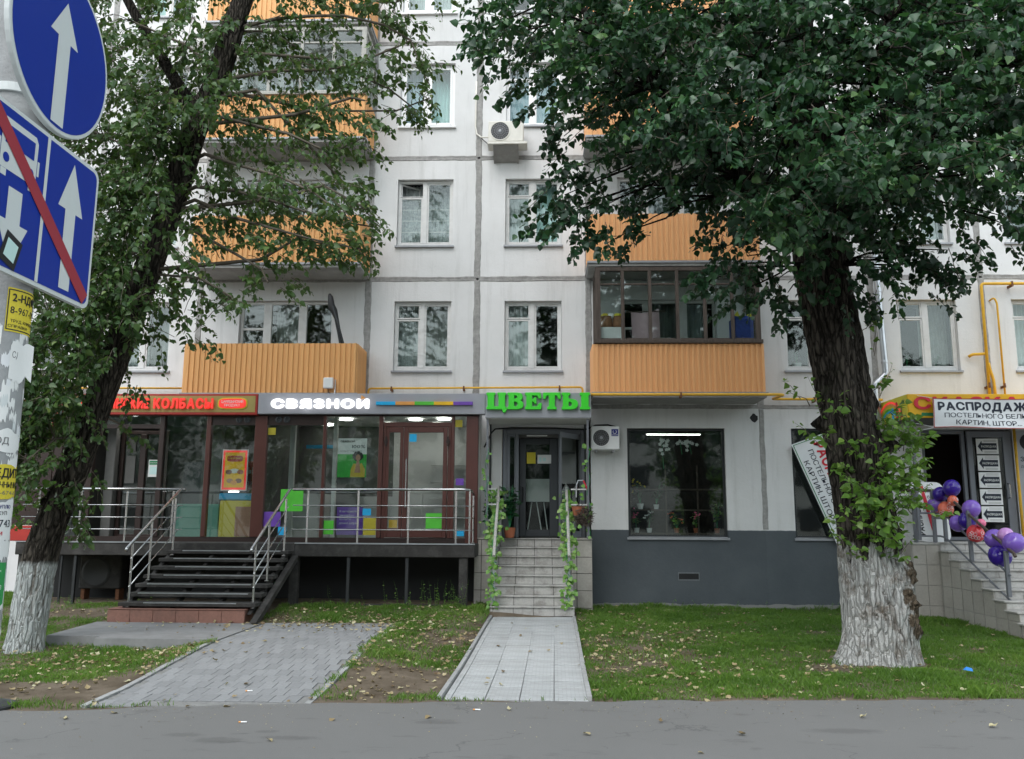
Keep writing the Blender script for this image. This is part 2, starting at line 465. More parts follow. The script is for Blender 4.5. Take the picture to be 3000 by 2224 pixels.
class MB:
    def __init__(self):
        self.v, self.f, self.mi = [], [], []

    def add(self, vs, fs, m=0):
        b = len(self.v)
        self.v.extend([tuple(p) for p in vs])
        for f in fs:
            self.f.append(tuple(b + i for i in f))
            self.mi.append(m)
        return self

    def box(self, x0, x1, y0, y1, z0, z1, m=0):
        if x0 > x1: x0, x1 = x1, x0
        if y0 > y1: y0, y1 = y1, y0
        if z0 > z1: z0, z1 = z1, z0
        vs = [(x, y, z) for z in (z0, z1) for y in (y0, y1) for x in (x0, x1)]
        return self.add(vs, [(0, 2, 3, 1), (4, 5, 7, 6), (0, 1, 5, 4), (2, 6, 7, 3), (0, 4, 6, 2), (1, 3, 7, 5)], m)

    def cbox(self, x0, x1, y0, y1, z0, z1, c=0.004, m=0):
        """box with its edges chamfered by c"""
        if x0 > x1: x0, x1 = x1, x0
        if y0 > y1: y0, y1 = y1, y0
        if z0 > z1: z0, z1 = z1, z0
        c = min(c, (x1 - x0) / 3, (y1 - y0) / 3, (z1 - z0) / 3)
        X, Y, Z = (x0, x1), (y0, y1), (z0, z1)
        vs, idx = [], {}
        for i in (0, 1):
            for j in (0, 1):
                for k in (0, 1):
                    sx, sy, sz = (1 if i == 0 else -1), (1 if j == 0 else -1), (1 if k == 0 else -1)
                    for a in range(3):
                        idx[(i, j, k, a)] = len(vs)
                        vs.append((X[i] + (c * sx if a != 0 else 0), Y[j] + (c * sy if a != 1 else 0), Z[k] + (c * sz if a != 2 else 0)))
        fs = []
        def q(l):
            fs.append(l)
        for i in (0, 1):
            l = [idx[(i, j, k, 0)] for j, k in ((0, 0), (1, 0), (1, 1), (0, 1))]
            q(l if i else l[::-1])
        for j in (0, 1):
            l = [idx[(i, j, k, 1)] for i, k in ((0, 0), (0, 1), (1, 1), (1, 0))]
            q(l if j else l[::-1])
        for k in (0, 1):
            l = [idx[(i, j, k, 2)] for i, j in ((0, 0), (1, 0), (1, 1), (0, 1))]
            q(l if k else l[::-1])
        for j in (0, 1):
            for k in (0, 1):
                l = [idx[(0, j, k, 1)], idx[(1, j, k, 1)], idx[(1, j, k, 2)], idx[(0, j, k, 2)]]
                q(l if (j ^ k) == 0 else l[::-1])
        for i in (0, 1):
            for k in (0, 1):
                l = [idx[(i, 0, k, 2)], idx[(i, 1, k, 2)], idx[(i, 1, k, 0)], idx[(i, 0, k, 0)]]
                q(l if (i ^ k) == 0 else l[::-1])
        for i in (0, 1):
            for j in (0, 1):
                l = [idx[(i, j, 0, 0)], idx[(i, j, 1, 0)], idx[(i, j, 1, 1)], idx[(i, j, 0, 1)]]
                q(l if (i ^ j) == 0 else l[::-1])
        for i in (0, 1):
            for j in (0, 1):
                for k in (0, 1):
                    l = [idx[(i, j, k, a)] for a in range(3)]
                    q(l if (i + j + k) % 2 else l[::-1])
        return self.add(vs, fs, m)

    def quad(self, a, b, c, d, m=0):
        return self.add([a, b, c, d], [(0, 1, 2, 3)], m)

    def tube(self, pts, r, n=8, cap=True, m=0):
        pts = [Vector(p) for p in pts]
        k = len(pts)
        rs = r if isinstance(r, (list, tuple)) else [r] * k
        vs, fs = [], []
        up = None
        for i, p in enumerate(pts):
            if i == 0: t = pts[1] - pts[0]
            elif i == k - 1: t = pts[-1] - pts[-2]
            else: t = (pts[i + 1] - p).normalized() + (p - pts[i - 1]).normalized()
            t = t.normalized() if t.length > 1e-9 else Vector((0, 0, 1))
            if up is None:
                up = t.orthogonal().normalized()
            else:
                up = up - t * up.dot(t)
                up = up.normalized() if up.length > 1e-6 else t.orthogonal().normalized()
            w = t.cross(up)
            for j in range(n):
                a = 2 * math.pi * j / n
                vs.append(p + (up * math.cos(a) + w * math.sin(a)) * rs[i])
        for i in range(k - 1):
            for j in range(n):
                a, b = i * n + j, i * n + (j + 1) % n
                fs.append((a, b, b + n, a + n))
        if cap:
            fs.append(tuple(range(n))[::-1])
            fs.append(tuple(range((k - 1) * n, k * n)))
        return self.add(vs, fs, m)

    def prism(self, poly, fn, d0, d1, m=0):
        """poly: list of 2D points (counter-clockwise); fn(u, v, d) -> 3D point; extruded from d0 to d1"""
        n = len(poly)
        vs = [fn(u, v, d0) for u, v in poly] + [fn(u, v, d1) for u, v in poly]
        fs = [tuple(range(n))[::-1], tuple(range(n, 2 * n))]
        fs += [(i, (i + 1) % n, n + (i + 1) % n, n + i) for i in range(n)]
        return self.add(vs, fs, m)

    def sphere(self, c, rx, ry=None, rz=None, nu=16, nv=10, m=0):
        ry = ry or rx
        rz = rz or rx
        vs, fs = [(c[0], c[1], c[2] - rz)], []
        for i in range(1, nv):
            ph = math.pi * i / nv - math.pi / 2
            for j in range(nu):
                a = 2 * math.pi * j / nu
                vs.append((c[0] + rx * math.cos(ph) * math.cos(a), c[1] + ry * math.cos(ph) * math.sin(a), c[2] + rz * math.sin(ph)))
        vs.append((c[0], c[1], c[2] + rz))
        for j in range(nu):
            fs.append((0, 1 + (j + 1) % nu, 1 + j))
        for i in range(nv - 2):
            for j in range(nu):
                a, b = 1 + i * nu + j, 1 + i * nu + (j + 1) % nu
                fs.append((a, b, b + nu, a + nu))
        t = len(vs) - 1
        for j in range(nu):
            fs.append((t, 1 + (nv - 2) * nu + j, 1 + (nv - 2) * nu + (j + 1) % nu))
        return self.add(vs, fs, m)

    def lathe(self, prof, c=(0, 0, 0), n=20, m=0):
        vs, fs = [], []
        for r, z in prof:
            for j in range(n):
                a = 2 * math.pi * j / n
                vs.append((c[0] + r * math.cos(a), c[1] + r * math.sin(a), c[2] + z))
        for i in range(len(prof) - 1):
            for j in range(n):
                a, b = i * n + j, i * n + (j + 1) % n
                fs.append((a, b, b + n, a + n))
        fs.append(tuple(range(n))[::-1])
        fs.append(tuple(range((len(prof) - 1) * n, len(prof) * n)))
        return self.add(vs, fs, m)

    def obj(self, name, mats, parent=None, smooth=False, local=False):
        o = origin_of(parent) if (parent is not None and not local) else Vector((0, 0, 0))
        me = bpy.data.meshes.new(name)
        me.from_pydata([(p[0] - o.x, p[1] - o.y, p[2] - o.z) for p in self.v], [], self.f)
        ms = mats if isinstance(mats, (list, tuple)) else [mats]
        for mm in ms:
            me.materials.append(M[mm] if isinstance(mm, str) else mm)
        if len(ms) > 1:
            me.polygons.foreach_set("material_index", self.mi)
        if smooth:
            me.polygons.foreach_set("use_smooth", [True] * len(me.polygons))
        me.update()
        ob = bpy.data.objects.new(name, me)
        COL.objects.link(ob)
        if parent is not None:
            ob.parent = parent
        return ob

def np_obj(name, verts, faces, mats, parent=None, tone=None, smooth=False, fsize=None):
    """mesh from numpy arrays; faces (n, k) all of one size"""
    o = origin_of(parent) if parent is not None else Vector((0, 0, 0))
    verts = np.asarray(verts, dtype=np.float32) - np.array([o.x, o.y, o.z], dtype=np.float32)
    faces = np.asarray(faces, dtype=np.int32)
    n, k = faces.shape
    me = bpy.data.meshes.new(name)
    me.vertices.add(len(verts))
    me.vertices.foreach_set("co", verts.ravel())
    me.loops.add(n * k)
    me.loops.foreach_set("vertex_index", faces.ravel())
    me.polygons.add(n)
    me.polygons.foreach_set("loop_start", np.arange(0, n * k, k, dtype=np.int32))
    me.polygons.foreach_set("loop_total", np.full(n, k, dtype=np.int32))
    if smooth:
        me.polygons.foreach_set("use_smooth", np.ones(n, dtype=bool))
    ms = mats if isinstance(mats, (list, tuple)) else [mats]
    for mm in ms:
        me.materials.append(M[mm])
    me.update(calc_edges=True)
    if tone is not None:
        a = me.attributes.new("tone", 'FLOAT', 'POINT')
        a.data.foreach_set("value", np.asarray(tone, dtype=np.float32))
    ob = bpy.data.objects.new(name, me)
    COL.objects.link(ob)
    if parent is not None:
        ob.parent = parent
    return ob

def tag(o, label=None, cat=None, group=None, kind=None):
    if label: o["label"] = label
    if cat: o["category"] = cat
    if group: o["group"] = group
    if kind: o["kind"] = kind
    return o

def thing(name, label, cat, loc=(0, 0, 0), group=None, rz=0.0):
    o = bpy.data.objects.new(name, None)
    o.empty_display_size = 0.2
    COL.objects.link(o)
    o.location = loc
    o.rotation_euler = (0, 0, rz)
    return tag(o, label, cat, group)

def shared(name, me, parent, loc=(0, 0, 0), rot=None, scale=None):
    """another object on the same mesh; loc is in the parent's space"""
    ob = bpy.data.objects.new(name, me)
    COL.objects.link(ob)
    ob.parent = parent
    ob.location = loc
    if rot is not None: ob.rotation_euler = rot
    if scale is not None: ob.scale = scale
    return ob

def vnoise(x, y, seed=0):
    """smooth value noise on numpy arrays, 0..1"""
    xi, yi = np.floor(x).astype(np.int64), np.floor(y).astype(np.int64)
    xf, yf = x - xi, y - yi
    def h(a, b):
        n = (a * 374761393 + b * 668265263 + seed * 974634577) & 0x7fffffff
        n = ((n ^ (n >> 13)) * 1274126177) & 0x7fffffff
        return ((n ^ (n >> 16)) & 0xffff) / 65535.0
    u, v = xf * xf * (3 - 2 * xf), yf * yf * (3 - 2 * yf)
    return (h(xi, yi) * (1 - u) + h(xi + 1, yi) * u) * (1 - v) + (h(xi, yi + 1) * (1 - u) + h(xi + 1, yi + 1) * u) * v

# ------------------------------------------------------------------ lettering
_chars = {}

def char_mesh(ch, extrude, offset):
    key = (ch, extrude, offset)
    if key not in _chars:
        cu = bpy.data.curves.new("glyph", 'FONT')
        cu.body = ch
        cu.size = 1.0
        cu.extrude = extrude
        cu.resolution_u = 2
        ob = bpy.data.objects.new("glyph", cu)
        COL.objects.link(ob)
        dg = bpy.context.evaluated_depsgraph_get()
        dg.update()
        me = bpy.data.meshes.new_from_object(ob.evaluated_get(dg))
        vs = np.array([v.co[:] for v in me.vertices]) if len(me.vertices) else np.zeros((0, 3))
        fs = [tuple(p.vertices) for p in me.polygons]
        if offset > 0 and len(vs):
            q = offset * .7
            sh = [(0, 0), (offset, 0), (-offset, 0), (0, offset), (0, -offset), (q, q), (-q, q), (q, -q), (-q, -q)]
            if offset < .02: sh = sh[:3]
            v0, f0 = vs, fs
            vs, fs = [], []
            for k, (dx, dy) in enumerate(sh):
                fs += [tuple(i + k * len(v0) for i in f) for f in f0]
                vs.append(v0 + np.array([dx, dy, .012 * k]))
            vs = np.concatenate(vs)
        bpy.data.objects.remove(ob)
        bpy.data.curves.remove(cu)
        bpy.data.meshes.remove(me)
        _chars[key] = (vs, fs)
    return _chars[key]

def layout(text, offset, gap, extrude=0.0):
    """letters side by side, cap height 0.738 -> 1; returns [(ch, verts, faces)], total width"""
    k = 1 / 0.738
    x, out = 0.0, []
    for ch in text:
        if ch == ' ':
            x += 0.34
            continue
        vs, fs = char_mesh(ch, extrude, offset)
        v = vs.copy()
        v[:, :2] *= k
        x0, x1 = v[:, 0].min(), v[:, 0].max()
        v[:, 0] += x - x0
        out.append((ch, v, fs))
        x += (x1 - x0) + gap
    return out, x - gap

def sign_letters(text, parent, x0, x1, zb, h, y, depth, m, offset=0.03, gap=0.10, name="letter"):
    """raised letters on a sign that faces -Y: each letter an object"""
    lay, w = layout(text, offset, gap, 0.5)
    kx = (x1 - x0) / w
    for ch, v, fs in lay:
        b = MB()
        b.add([(x0 + p[0] * kx, y - depth / 2 - p[2] * depth, zb + p[1] * h) for p in v], fs)
        b.obj(name, m, parent)

def flat_text(text, parent, o, u, w, height, width, m, offset=0.012, gap=0.10, name="lettering", lift=None, thick=0.0):
    """printed line of text: o = lower left corner, u = unit vector to the right, w = unit vector up"""
    o, u, w = Vector(o), Vector(u).normalized(), Vector(w).normalized()
    nrm = u.cross(w)
    lay, tot = layout(text, offset, gap)
    kx = width / tot if width else height
    b = MB()
    for ch, v, fs in lay:
        b.add([o + u * (p[0] * kx) + w * (p[1] * height) + nrm * ((0.002 if lift is None else lift) + p[2] * .03) for p in v], fs)
    return b.obj(name, m, parent)

def outline_mesh(contours, depth, bevel):
    """filled 2D outlines (outer and holes) extruded; returns verts, faces with the face at z = +depth"""
    cu = bpy.data.curves.new("outline", 'CURVE')
    cu.dimensions = '2D'
    cu.fill_mode = 'BOTH'
    cu.extrude = depth
    cu.bevel_depth = bevel
    cu.bevel_resolution = 1
    for c in contours:
        sp = cu.splines.new('POLY')
        sp.points.add(len(c) - 1)
        for p, q in zip(sp.points, c):
            p.co = (q[0], q[1], 0, 1)
        sp.use_cyclic_u = True
    ob = bpy.data.objects.new("outline", cu)
    COL.objects.link(ob)
    dg = bpy.context.evaluated_depsgraph_get()
    dg.update()
    me = bpy.data.meshes.new_from_object(ob.evaluated_get(dg))
    vs = [tuple(v.co) for v in me.vertices]
    fs = [tuple(p.vertices) for p in me.polygons]
    bpy.data.objects.remove(ob)
    bpy.data.curves.remove(cu)
    bpy.data.meshes.remove(me)
    return vs, fs

def round_poly(poly, r=0.03, n=3):
    """round the corners of a polygon"""
    out = []
    k = len(poly)
    for i in range(k):
        p = Vector(poly[i]).to_2d() if len(poly[i]) > 2 else Vector(poly[i])
        a, b = Vector(poly[i - 1]), Vector(poly[(i + 1) % k])
        da, db = (a - p), (b - p)
        ra, rb = min(r, da.length * 0.4), min(r, db.length * 0.4)
        s, e = p + da.normalized() * ra, p + db.normalized() * rb
        for j in range(n + 1):
            t = j / n
            out.append(tuple(s * (1 - t) ** 2 + p * 2 * t * (1 - t) + e * t * t))
    return out

# height of the ground: level by the pavement, rising a little towards the building
def sstep(a, b, x):
    t = np.clip((x - a) / (b - a), 0, 1)
    return t * t * (3 - 2 * t)

def ground_z(x, y):
    x, y = np.asarray(x, dtype=float), np.asarray(y, dtype=float)
    amp = np.interp(x, [-1.4, -0.9, 0.2, 1.2, 3.0, 9.0], [0.25, 0.18, 0.12, 0.10, 0.08, 0.04])
    z = amp * sstep(-6.6, -1.6, y)
    pz = 0.166 * sstep(-9.0, -5.5, y)          # the lawn is banked up against the ramped path
    bank = np.where(x > -3.3, np.clip(1 - (x + 2.2) / .9, 0, 1), np.where(y < -5.8, np.clip(1 - (-4.35 - x) / .8, 0, 1), 0)) * (y < -3.4)
    return np.maximum(z, pz * bank)

def gz(x, y):
    return float(ground_z(x, y))

def edge_y(x):
    """where the lawn meets the asphalt pavement"""
    return np.interp(x, [-30, -4.96, -2.92, 1.06, 4.89, 30], [-14.2, -9.31, -8.83, -8.47, -8.14, -6.2])
# ------------------------------------------------------------------ ground
PATH_L = [(-4.28, -9.03), (-4.30, -5.68), (-6.00, -5.68), (-6.02, -5.46), (-6.80, -5.45), (-6.93, -3.84), (-2.24, -3.60), (-2.30, -8.78)]
PATH_F = [(-1.03, -8.58), (-0.89, -2.08), (0.585, -2.08), (0.50, -8.48)]

def pathl_z(y):
    return 0.004 + 0.166 * float(sstep(-9.0, -5.5, y))

def pathf_z(y):
    return 0.006 + 0.10 * float(sstep(-7.5, -2.2, y))

def in_poly(x, y, poly):
    x, y = np.asarray(x), np.asarray(y)
    r = np.zeros(x.shape, bool)
    n = len(poly)
    for i in range(n):
        x0, y0 = poly[i]
        x1, y1 = poly[(i + 1) % n]
        if y0 == y1:
            continue
        c = ((y0 > y) != (y1 > y)) & (x < (x1 - x0) * (y - y0) / (y1 - y0) + x0)
        r ^= c
    return r

# lawn soil: a fine sheet near the building, one large coarse sheet beyond it
nx, ny = 300, 130
gx, gy = np.meshgrid(np.linspace(-18, 16, nx), np.linspace(0, 1, ny))
ey = edge_y(gx)
gyy = ey - 0.02 + (0.3 - ey + 0.02) * gy
gzv = ground_z(gx, gyy) + (vnoise(gx * 1.3, gyy * 1.3, 3) - 0.5) * 0.035 + (vnoise(gx * 6, gyy * 6, 4) - 0.5) * 0.012
gzv += 0.03 * np.exp(-(((gx - 3.95) / 0.75) ** 2 + ((gyy + 5.95) / 0.6) ** 2))
low = in_poly(gx, gyy, PATH_L) | in_poly(gx, gyy, PATH_F)
gzv = np.where(low, -0.06, gzv)
gzv = np.where(gy == 0, -0.02, gzv)
idx = np.arange(nx * ny).reshape(ny, nx)
fq = np.stack([idx[:-1, :-1], idx[:-1, 1:], idx[1:, 1:], idx[1:, :-1]], -1).reshape(-1, 4)
soil = np_obj("lawn_soil", np.stack([gx, gyy, gzv], -1).reshape(-1, 3), fq, "soil", smooth=True)
tag(soil, kind="structure")
b = MB()
b.quad((-400, -400, -0.30), (400, -400, -0.30), (400, 400, -0.30), (-400, 400, -0.30))
tag(b.obj("ground", "soil"), kind="structure")

# asphalt pavement, its far kerb and the road behind the photographer
b = MB()
xs = np.concatenate([np.linspace(-60, -6, 28), np.linspace(-5.6, 6.0, 110), np.linspace(6.2, 60, 40)])
for x0, x1 in zip(xs[:-1], xs[1:]):
    j0, j1 = (vnoise(np.array([x0 * 3.0]), np.array([1.0]), 9)[0] - .5) * .14, (vnoise(np.array([x1 * 3.0]), np.array([1.0]), 9)[0] - .5) * .14
    b.quad((x0, -21.0, 0.0), (x1, -21.0, 0.0), (x1, float(edge_y(x1)) + j1, 0.0), (x0, float(edge_y(x0)) + j0, 0.0))
pv = b.obj("pavement", "asphalt")
tag(pv, kind="structure")
b = MB()
b.box(-60, 60, -21.15, -21.0, -0.3, 0.012)
tag(b.obj("kerb", "kerb_stone"), kind="structure")
b = MB()
b.quad((-120, -36, -0.14), (120, -36, -0.14), (120, -21.15, -0.14), (-120, -21.15, -0.14))
tag(b.obj("road", "asphalt"), kind="structure")
b = MB()
b.box(-120, 120, -42.0, -36.0, -0.3, 0.0)
tag(b.obj("far_pavement", "asphalt"), kind="structure")

# paved path and apron on the left: concrete pavers in running bond over a bed, light edging stones
b = MB()
ys = np.linspace(-9.04, -5.68, 14)
for y0, y1 in zip(ys[:-1], ys[1:]):
    b.quad((-4.28, y0, pathl_z(y0) - .012), (-2.29, y0, pathl_z(y0) - .012), (-2.27, y1, pathl_z(y1) - .012), (-4.30, y1, pathl_z(y1) - .012))
b.quad((-4.30, -5.68, .158), (-2.27, -5.68, .158), (-2.24, -3.60, .158), (-4.30, -3.72, .158))
pathl = b.obj("path", "path_bed")
tag(pathl, kind="structure")
pw, pd = 0.140, 0.272
me = MB().cbox(-pw / 2 + .0018, pw / 2 - .0018, -pd / 2 + .003, pd / 2 - .003, -0.02, 0.0, 0.003)
mesh_paver = None
spots = []
row = 0
y = -9.02 + pd / 2
while y < -3.80:
    off = (row % 2) * pw / 2
    x = -4.27 + off
    while x + pw < -2.29:
        cx = x + pw / 2
        if y - pd / 2 > float(edge_y(cx)) + 0.02:
            spots.append((cx, y))
        x += pw
    y += pd
    row += 1
spots.sort(key=lambda p: p[1])
rest = MB()
for i, (x, y) in enumerate(spots):
    z = pathl_z(y) + random.uniform(-.0018, .0022)
    slope = math.atan2(pathl_z(y + .1) - pathl_z(y - .1), .2)
    if i < 300:
        if mesh_paver is None:
            o = me.obj("paver", "paver", pathl, local=True)
            mesh_paver = o.data
        else:
            o = shared("paver", mesh_paver, pathl)
        o.location = (x, y, z)
        o.rotation_euler = (slope + random.uniform(-.006, .006), random.uniform(-.008, .008), random.uniform(-.012, .012))
    else:
        rest.cbox(x - pw / 2 + .003, x + pw / 2 - .003, y - pd / 2 + .004, y + pd / 2 - .004, z - .02, z, .004)
o = rest.obj("far_pavers", "paver", pathl)
tag(o, kind="stuff")
def edging(parent, x0, y0, x1, y1, zf, w=0.07, n=5, lift=0.022):
    for i in range(n):
        t0, t1 = i / n, (i + 1) / n - 0.004
        a, c = Vector((x0 + (x1 - x0) * t0, y0 + (y1 - y0) * t0)), Vector((x0 + (x1 - x0) * t1, y0 + (y1 - y0) * t1))
        d = (c - a).normalized()
        nn = Vector((-d.y, d.x)) * w / 2
        mb = MB()
        jz = random.uniform(-.006, .006)
        vs = []
        for p in (a, c):
            for s in (-1, 1):
                q = p + nn * s
                vs += [(q.x, q.y, zf(q.y) - .15), (q.x - nn.x * s * .12, q.y - nn.y * s * .12, zf(q.y) + lift + jz)]
        mb.add(vs, [(1, 3, 7, 5), (0, 1, 5, 4), (2, 6, 7, 3), (0, 2, 3, 1), (4, 5, 7, 6)])
        mb.obj("edging_stone", "kerb_stone", parent)
edging(pathl, -4.33, -9.05, -4.34, -5.70, pathl_z, .07, 5, .006)
edging(pathl, -2.255, -8.80, -2.215, -3.62, pathl_z, .07, 7, .003)

b = MB()
poly = [(-6.80, -5.45), (-6.02, -5.50), (-6.00, -5.69), (-4.32, -5.69), (-4.32, -3.73), (-6.93, -3.84)]
b.prism(poly, lambda u, v, d: (u, v, d), -0.1, 0.166)
slab = b.obj("apron_slab", "slab_grey")
tag(slab, kind="structure")

# flower shop path: four columns of cast tiles with a narrow strip on the left, rough kerbs on both sides
b = MB()
ys = np.linspace(-8.60, -2.08, 14)
def fx(y, u):
    t = (y + 8.53) / 6.45
    return (-1.03 + .14 * t) * (1 - u) + (0.50 + .085 * t) * u
for y0, y1 in zip(ys[:-1], ys[1:]):
    b.quad((fx(y0, .01), y0, pathf_z(y0) - .02), (fx(y0, .99), y0, pathf_z(y0) - .02), (fx(y1, .99), y1, pathf_z(y1) - .02), (fx(y1, .01), y1, pathf_z(y1) - .02))
pathf = b.obj("shop_path", "path_bed")
tag(pathf, kind="structure")
# a tile is cast with 4 x 8 raised brick shapes
def tile_mat():
    m, nt, bs = new_mat("cast_tile")
    v = coords(nt)
    br = nt.nodes.new("ShaderNodeTexBrick")
    for k, q in (("Scale", 1.0), ("Mortar Size", 0.004), ("Brick Width", 0.0855), ("Row Height", 0.0428), ("Mortar Smooth", 0.6)):
        br.inputs[k].default_value = q
    br.inputs["Color1"].default_value = (0.365, 0.38, 0.385, 1)
    br.inputs["Color2"].default_value = (0.44, 0.455, 0.46, 1)
    br.inputs["Mortar"].default_value = (0.325, 0.33, 0.33, 1)
    nt.links.new(v, br.inputs["Vector"])
    oi = nt.nodes.new("ShaderNodeObjectInfo")
    mr = node(nt, "ShaderNodeMapRange")
    mr.inputs[3].default_value, mr.inputs[4].default_value = 0.92, 1.06
    nt.links.new(oi.outputs["Random"], mr.inputs[0])
    hs = nt.nodes.new("ShaderNodeHueSaturation")
    nt.links.new(mr.outputs[0], hs.inputs["Value"])
    gc = nt.nodes.new("ShaderNodeNewGeometry")
    dirt = math_n(nt, 'MULTIPLY', math_n(nt, 'SUBTRACT', noise(nt, gc.outputs["Position"], 1.3, 7, 0.7), 0.5), 2.2, True)
    nt.links.new(mixc(nt, dirt, br.outputs["Color"], (0.29, 0.285, 0.275)), hs.inputs["Color"])
    nt.links.new(hs.outputs[0], bs.inputs["Base Color"])
    bs.inputs["Roughness"].default_value = 0.85
    inv = math_n(nt, 'SUBTRACT', 1.0, br.outputs["Fac"])
    bump(nt, bs, inv, 0.8, 0.006)
    M["cast_tile"] = m
tile_mat()
tw = 0.343
mesh_tile, mesh_strip = None, None
row, y = 0, -8.53 + tw / 2
while y < -1.95:
    for k in range(5):
        u0 = -0.975 if k == 0 else -0.905 + (k - 1) * (tw + .001)
        wd = 0.066 if k == 0 else tw
        t = (y + 8.53) / 6.45
        cx = u0 + wd / 2
        cx = -0.265 + (cx + .265) * (1 - .04 * t) + .112 * t
        z = pathf_z(y) + random.uniform(-.003, .003)
        rot = (math.atan2(pathf_z(y + .1) - pathf_z(y - .1), .2) + random.uniform(-.006, .006), random.uniform(-.006, .006), -.017 + random.uniform(-.004, .004))
        if k == 0:
            if mesh_strip is None:
                o = MB().cbox(-wd / 2, wd / 2, -tw / 2 + .003, tw / 2 - .003, -.03, 0, .004).obj("cast_tile", "cast_tile", pathf, local=True)
                mesh_strip = o.data
            else:
                o = shared("cast_tile", mesh_strip, pathf)
        else:
            if mesh_tile is None:
                o = MB().cbox(-tw / 2 + .004, tw / 2 - .004, -tw / 2 + .002, tw / 2 - .002, -.03, 0, .004).obj("cast_tile", "cast_tile", pathf, local=True)
                mesh_tile = o.data
            else:
                o = shared("cast_tile", mesh_tile, pathf)
        o.location, o.rotation_euler = (cx, y, z), rot
    y += tw
    row += 1
edging(pathf, fx(-8.55, 0.012), -8.55, fx(-2.1, 0.012), -2.1, pathf_z, .05, 8, .03)
edging(pathf, fx(-8.48, 0.985), -8.48, fx(-2.1, 0.985), -2.1, pathf_z, .055, 8, .03)
# ------------------------------------------------------------------ the apartment block
blk = thing("apartment_building", "pale five storey panel apartment block with grey mortar joints, orange balconies and shops below", "building", (0, 0, 0))
XJ = [-14.3, -11.95, -9.60, -7.24, -3.66, -1.35, 0.98, 4.45, 6.80, 9.06, 11.4, 14.0]
ZF = {2: 4.08, 3: 6.78, 4: 9.48, 5: 12.18, 6: 14.88}

def wall_panel(x0, x1, z0, z1, hole=None, m="plaster", name="wall_panel", th=0.30, g=0.022):
    mb = MB()
    X0, X1, Z0, Z1 = x0 + g, x1 - g, z0 + g, z1 - g
    if hole:
        hx0, hx1, hz0, hz1 = hole
        xs, zs = [X0, hx0, hx1, X1], [Z0, hz0, hz1, Z1]
        for i in range(3):
            for j in range(3):
                if i == 1 and j == 1:
                    continue
                mb.quad((xs[i], 0, zs[j]), (xs[i + 1], 0, zs[j]), (xs[i + 1], 0, zs[j + 1]), (xs[i], 0, zs[j + 1]))
        mb.quad((hx0, 0, hz0), (hx0, th, hz0), (hx0, th, hz1), (hx0, 0, hz1))
        mb.quad((hx1, 0, hz0), (hx1, 0, hz1), (hx1, th, hz1), (hx1, th, hz0))
        mb.quad((hx0, 0, hz1), (hx0, th, hz1), (hx1, th, hz1), (hx1, 0, hz1))
        mb.quad((hx0, 0, hz0), (hx1, 0, hz0), (hx1, th, hz0), (hx0, th, hz0))
    else:
        mb.quad((X0, 0, Z0), (X1, 0, Z0), (X1, 0, Z1), (X0, 0, Z1))
    mb.quad((X0, 0, Z0), (X0, 0, Z1), (X0, th, Z1), (X0, th, Z0))
    mb.quad((X1, 0, Z0), (X1, th, Z0), (X1, th, Z1), (X1, 0, Z1))
    mb.quad((X0, 0, Z1), (X1, 0, Z1), (X1, th, Z1), (X0, th, Z1))
    mb.quad((X0, 0, Z0), (X0, th, Z0), (X1, th, Z0), (X1, 0, Z0))
    return mb.obj(name, m, blk)

def joint_strip(x0, z0, x1, z1, w=0.115):
    """smeared mortar over a panel joint: ragged edges, uneven thickness"""
    mb = MB()
    L = math.hypot(x1 - x0, z1 - z0)
    n = max(4, int(L / 0.07))
    vert = abs(z1 - z0) > abs(x1 - x0)
    vs = []
    wa = wb = w / 2
    for i in range(n + 1):
        t = i / n
        wa = 0.75 * wa + 0.25 * w / 2 * random.uniform(.55, 1.35)
        wb = 0.75 * wb + 0.25 * w / 2 * random.uniform(.55, 1.35)
        px, pz = x0 + (x1 - x0) * t, z0 + (z1 - z0) * t
        q = [(-wa, .002), (-wa * .7, -.007 - random.random() * .005), (0, -.003 - random.random() * .004), (wb * .7, -.008 - random.random() * .005), (wb, .002)]
        for d, yy in q:
            vs.append((px + d, yy, pz) if vert else (px, yy, pz + d))
    fs = []
    for i in range(n):
        for k in range(4):
            a = i * 5 + k
            fs.append((a, a + 1, a + 6, a + 5) if vert else (a, a + 5, a + 6, a + 1))
    mb.add(vs, fs)
    return mb.obj("mortar_joint", "mortar", blk)

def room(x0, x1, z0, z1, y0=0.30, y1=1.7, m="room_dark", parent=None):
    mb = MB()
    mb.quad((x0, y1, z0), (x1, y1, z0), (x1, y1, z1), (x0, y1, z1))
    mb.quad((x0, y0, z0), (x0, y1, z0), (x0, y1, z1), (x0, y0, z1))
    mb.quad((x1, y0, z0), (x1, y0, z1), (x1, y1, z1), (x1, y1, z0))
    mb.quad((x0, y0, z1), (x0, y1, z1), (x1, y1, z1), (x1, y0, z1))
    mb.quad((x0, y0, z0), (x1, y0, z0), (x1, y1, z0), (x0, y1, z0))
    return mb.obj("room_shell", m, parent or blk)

def curtain(x0, x1, z0, z1, m, parent, y=0.42, amp=0.022, wave=0.09):
    n = max(8, int((x1 - x0) / 0.018))
    vs, fs = [], []
    for i in range(n + 1):
        x = x0 + (x1 - x0) * i / n
        yy = y + amp * math.sin(2 * math.pi * x / wave + 1.3 * math.sin(x * 9))
        vs += [(x, yy, z0), (x, yy - amp * .3, z1)]
    for i in range(n):
        fs.append((2 * i, 2 * i + 2, 2 * i + 3, 2 * i + 1))
    return MB().add(vs, fs).obj("curtain", m, parent, smooth=True)

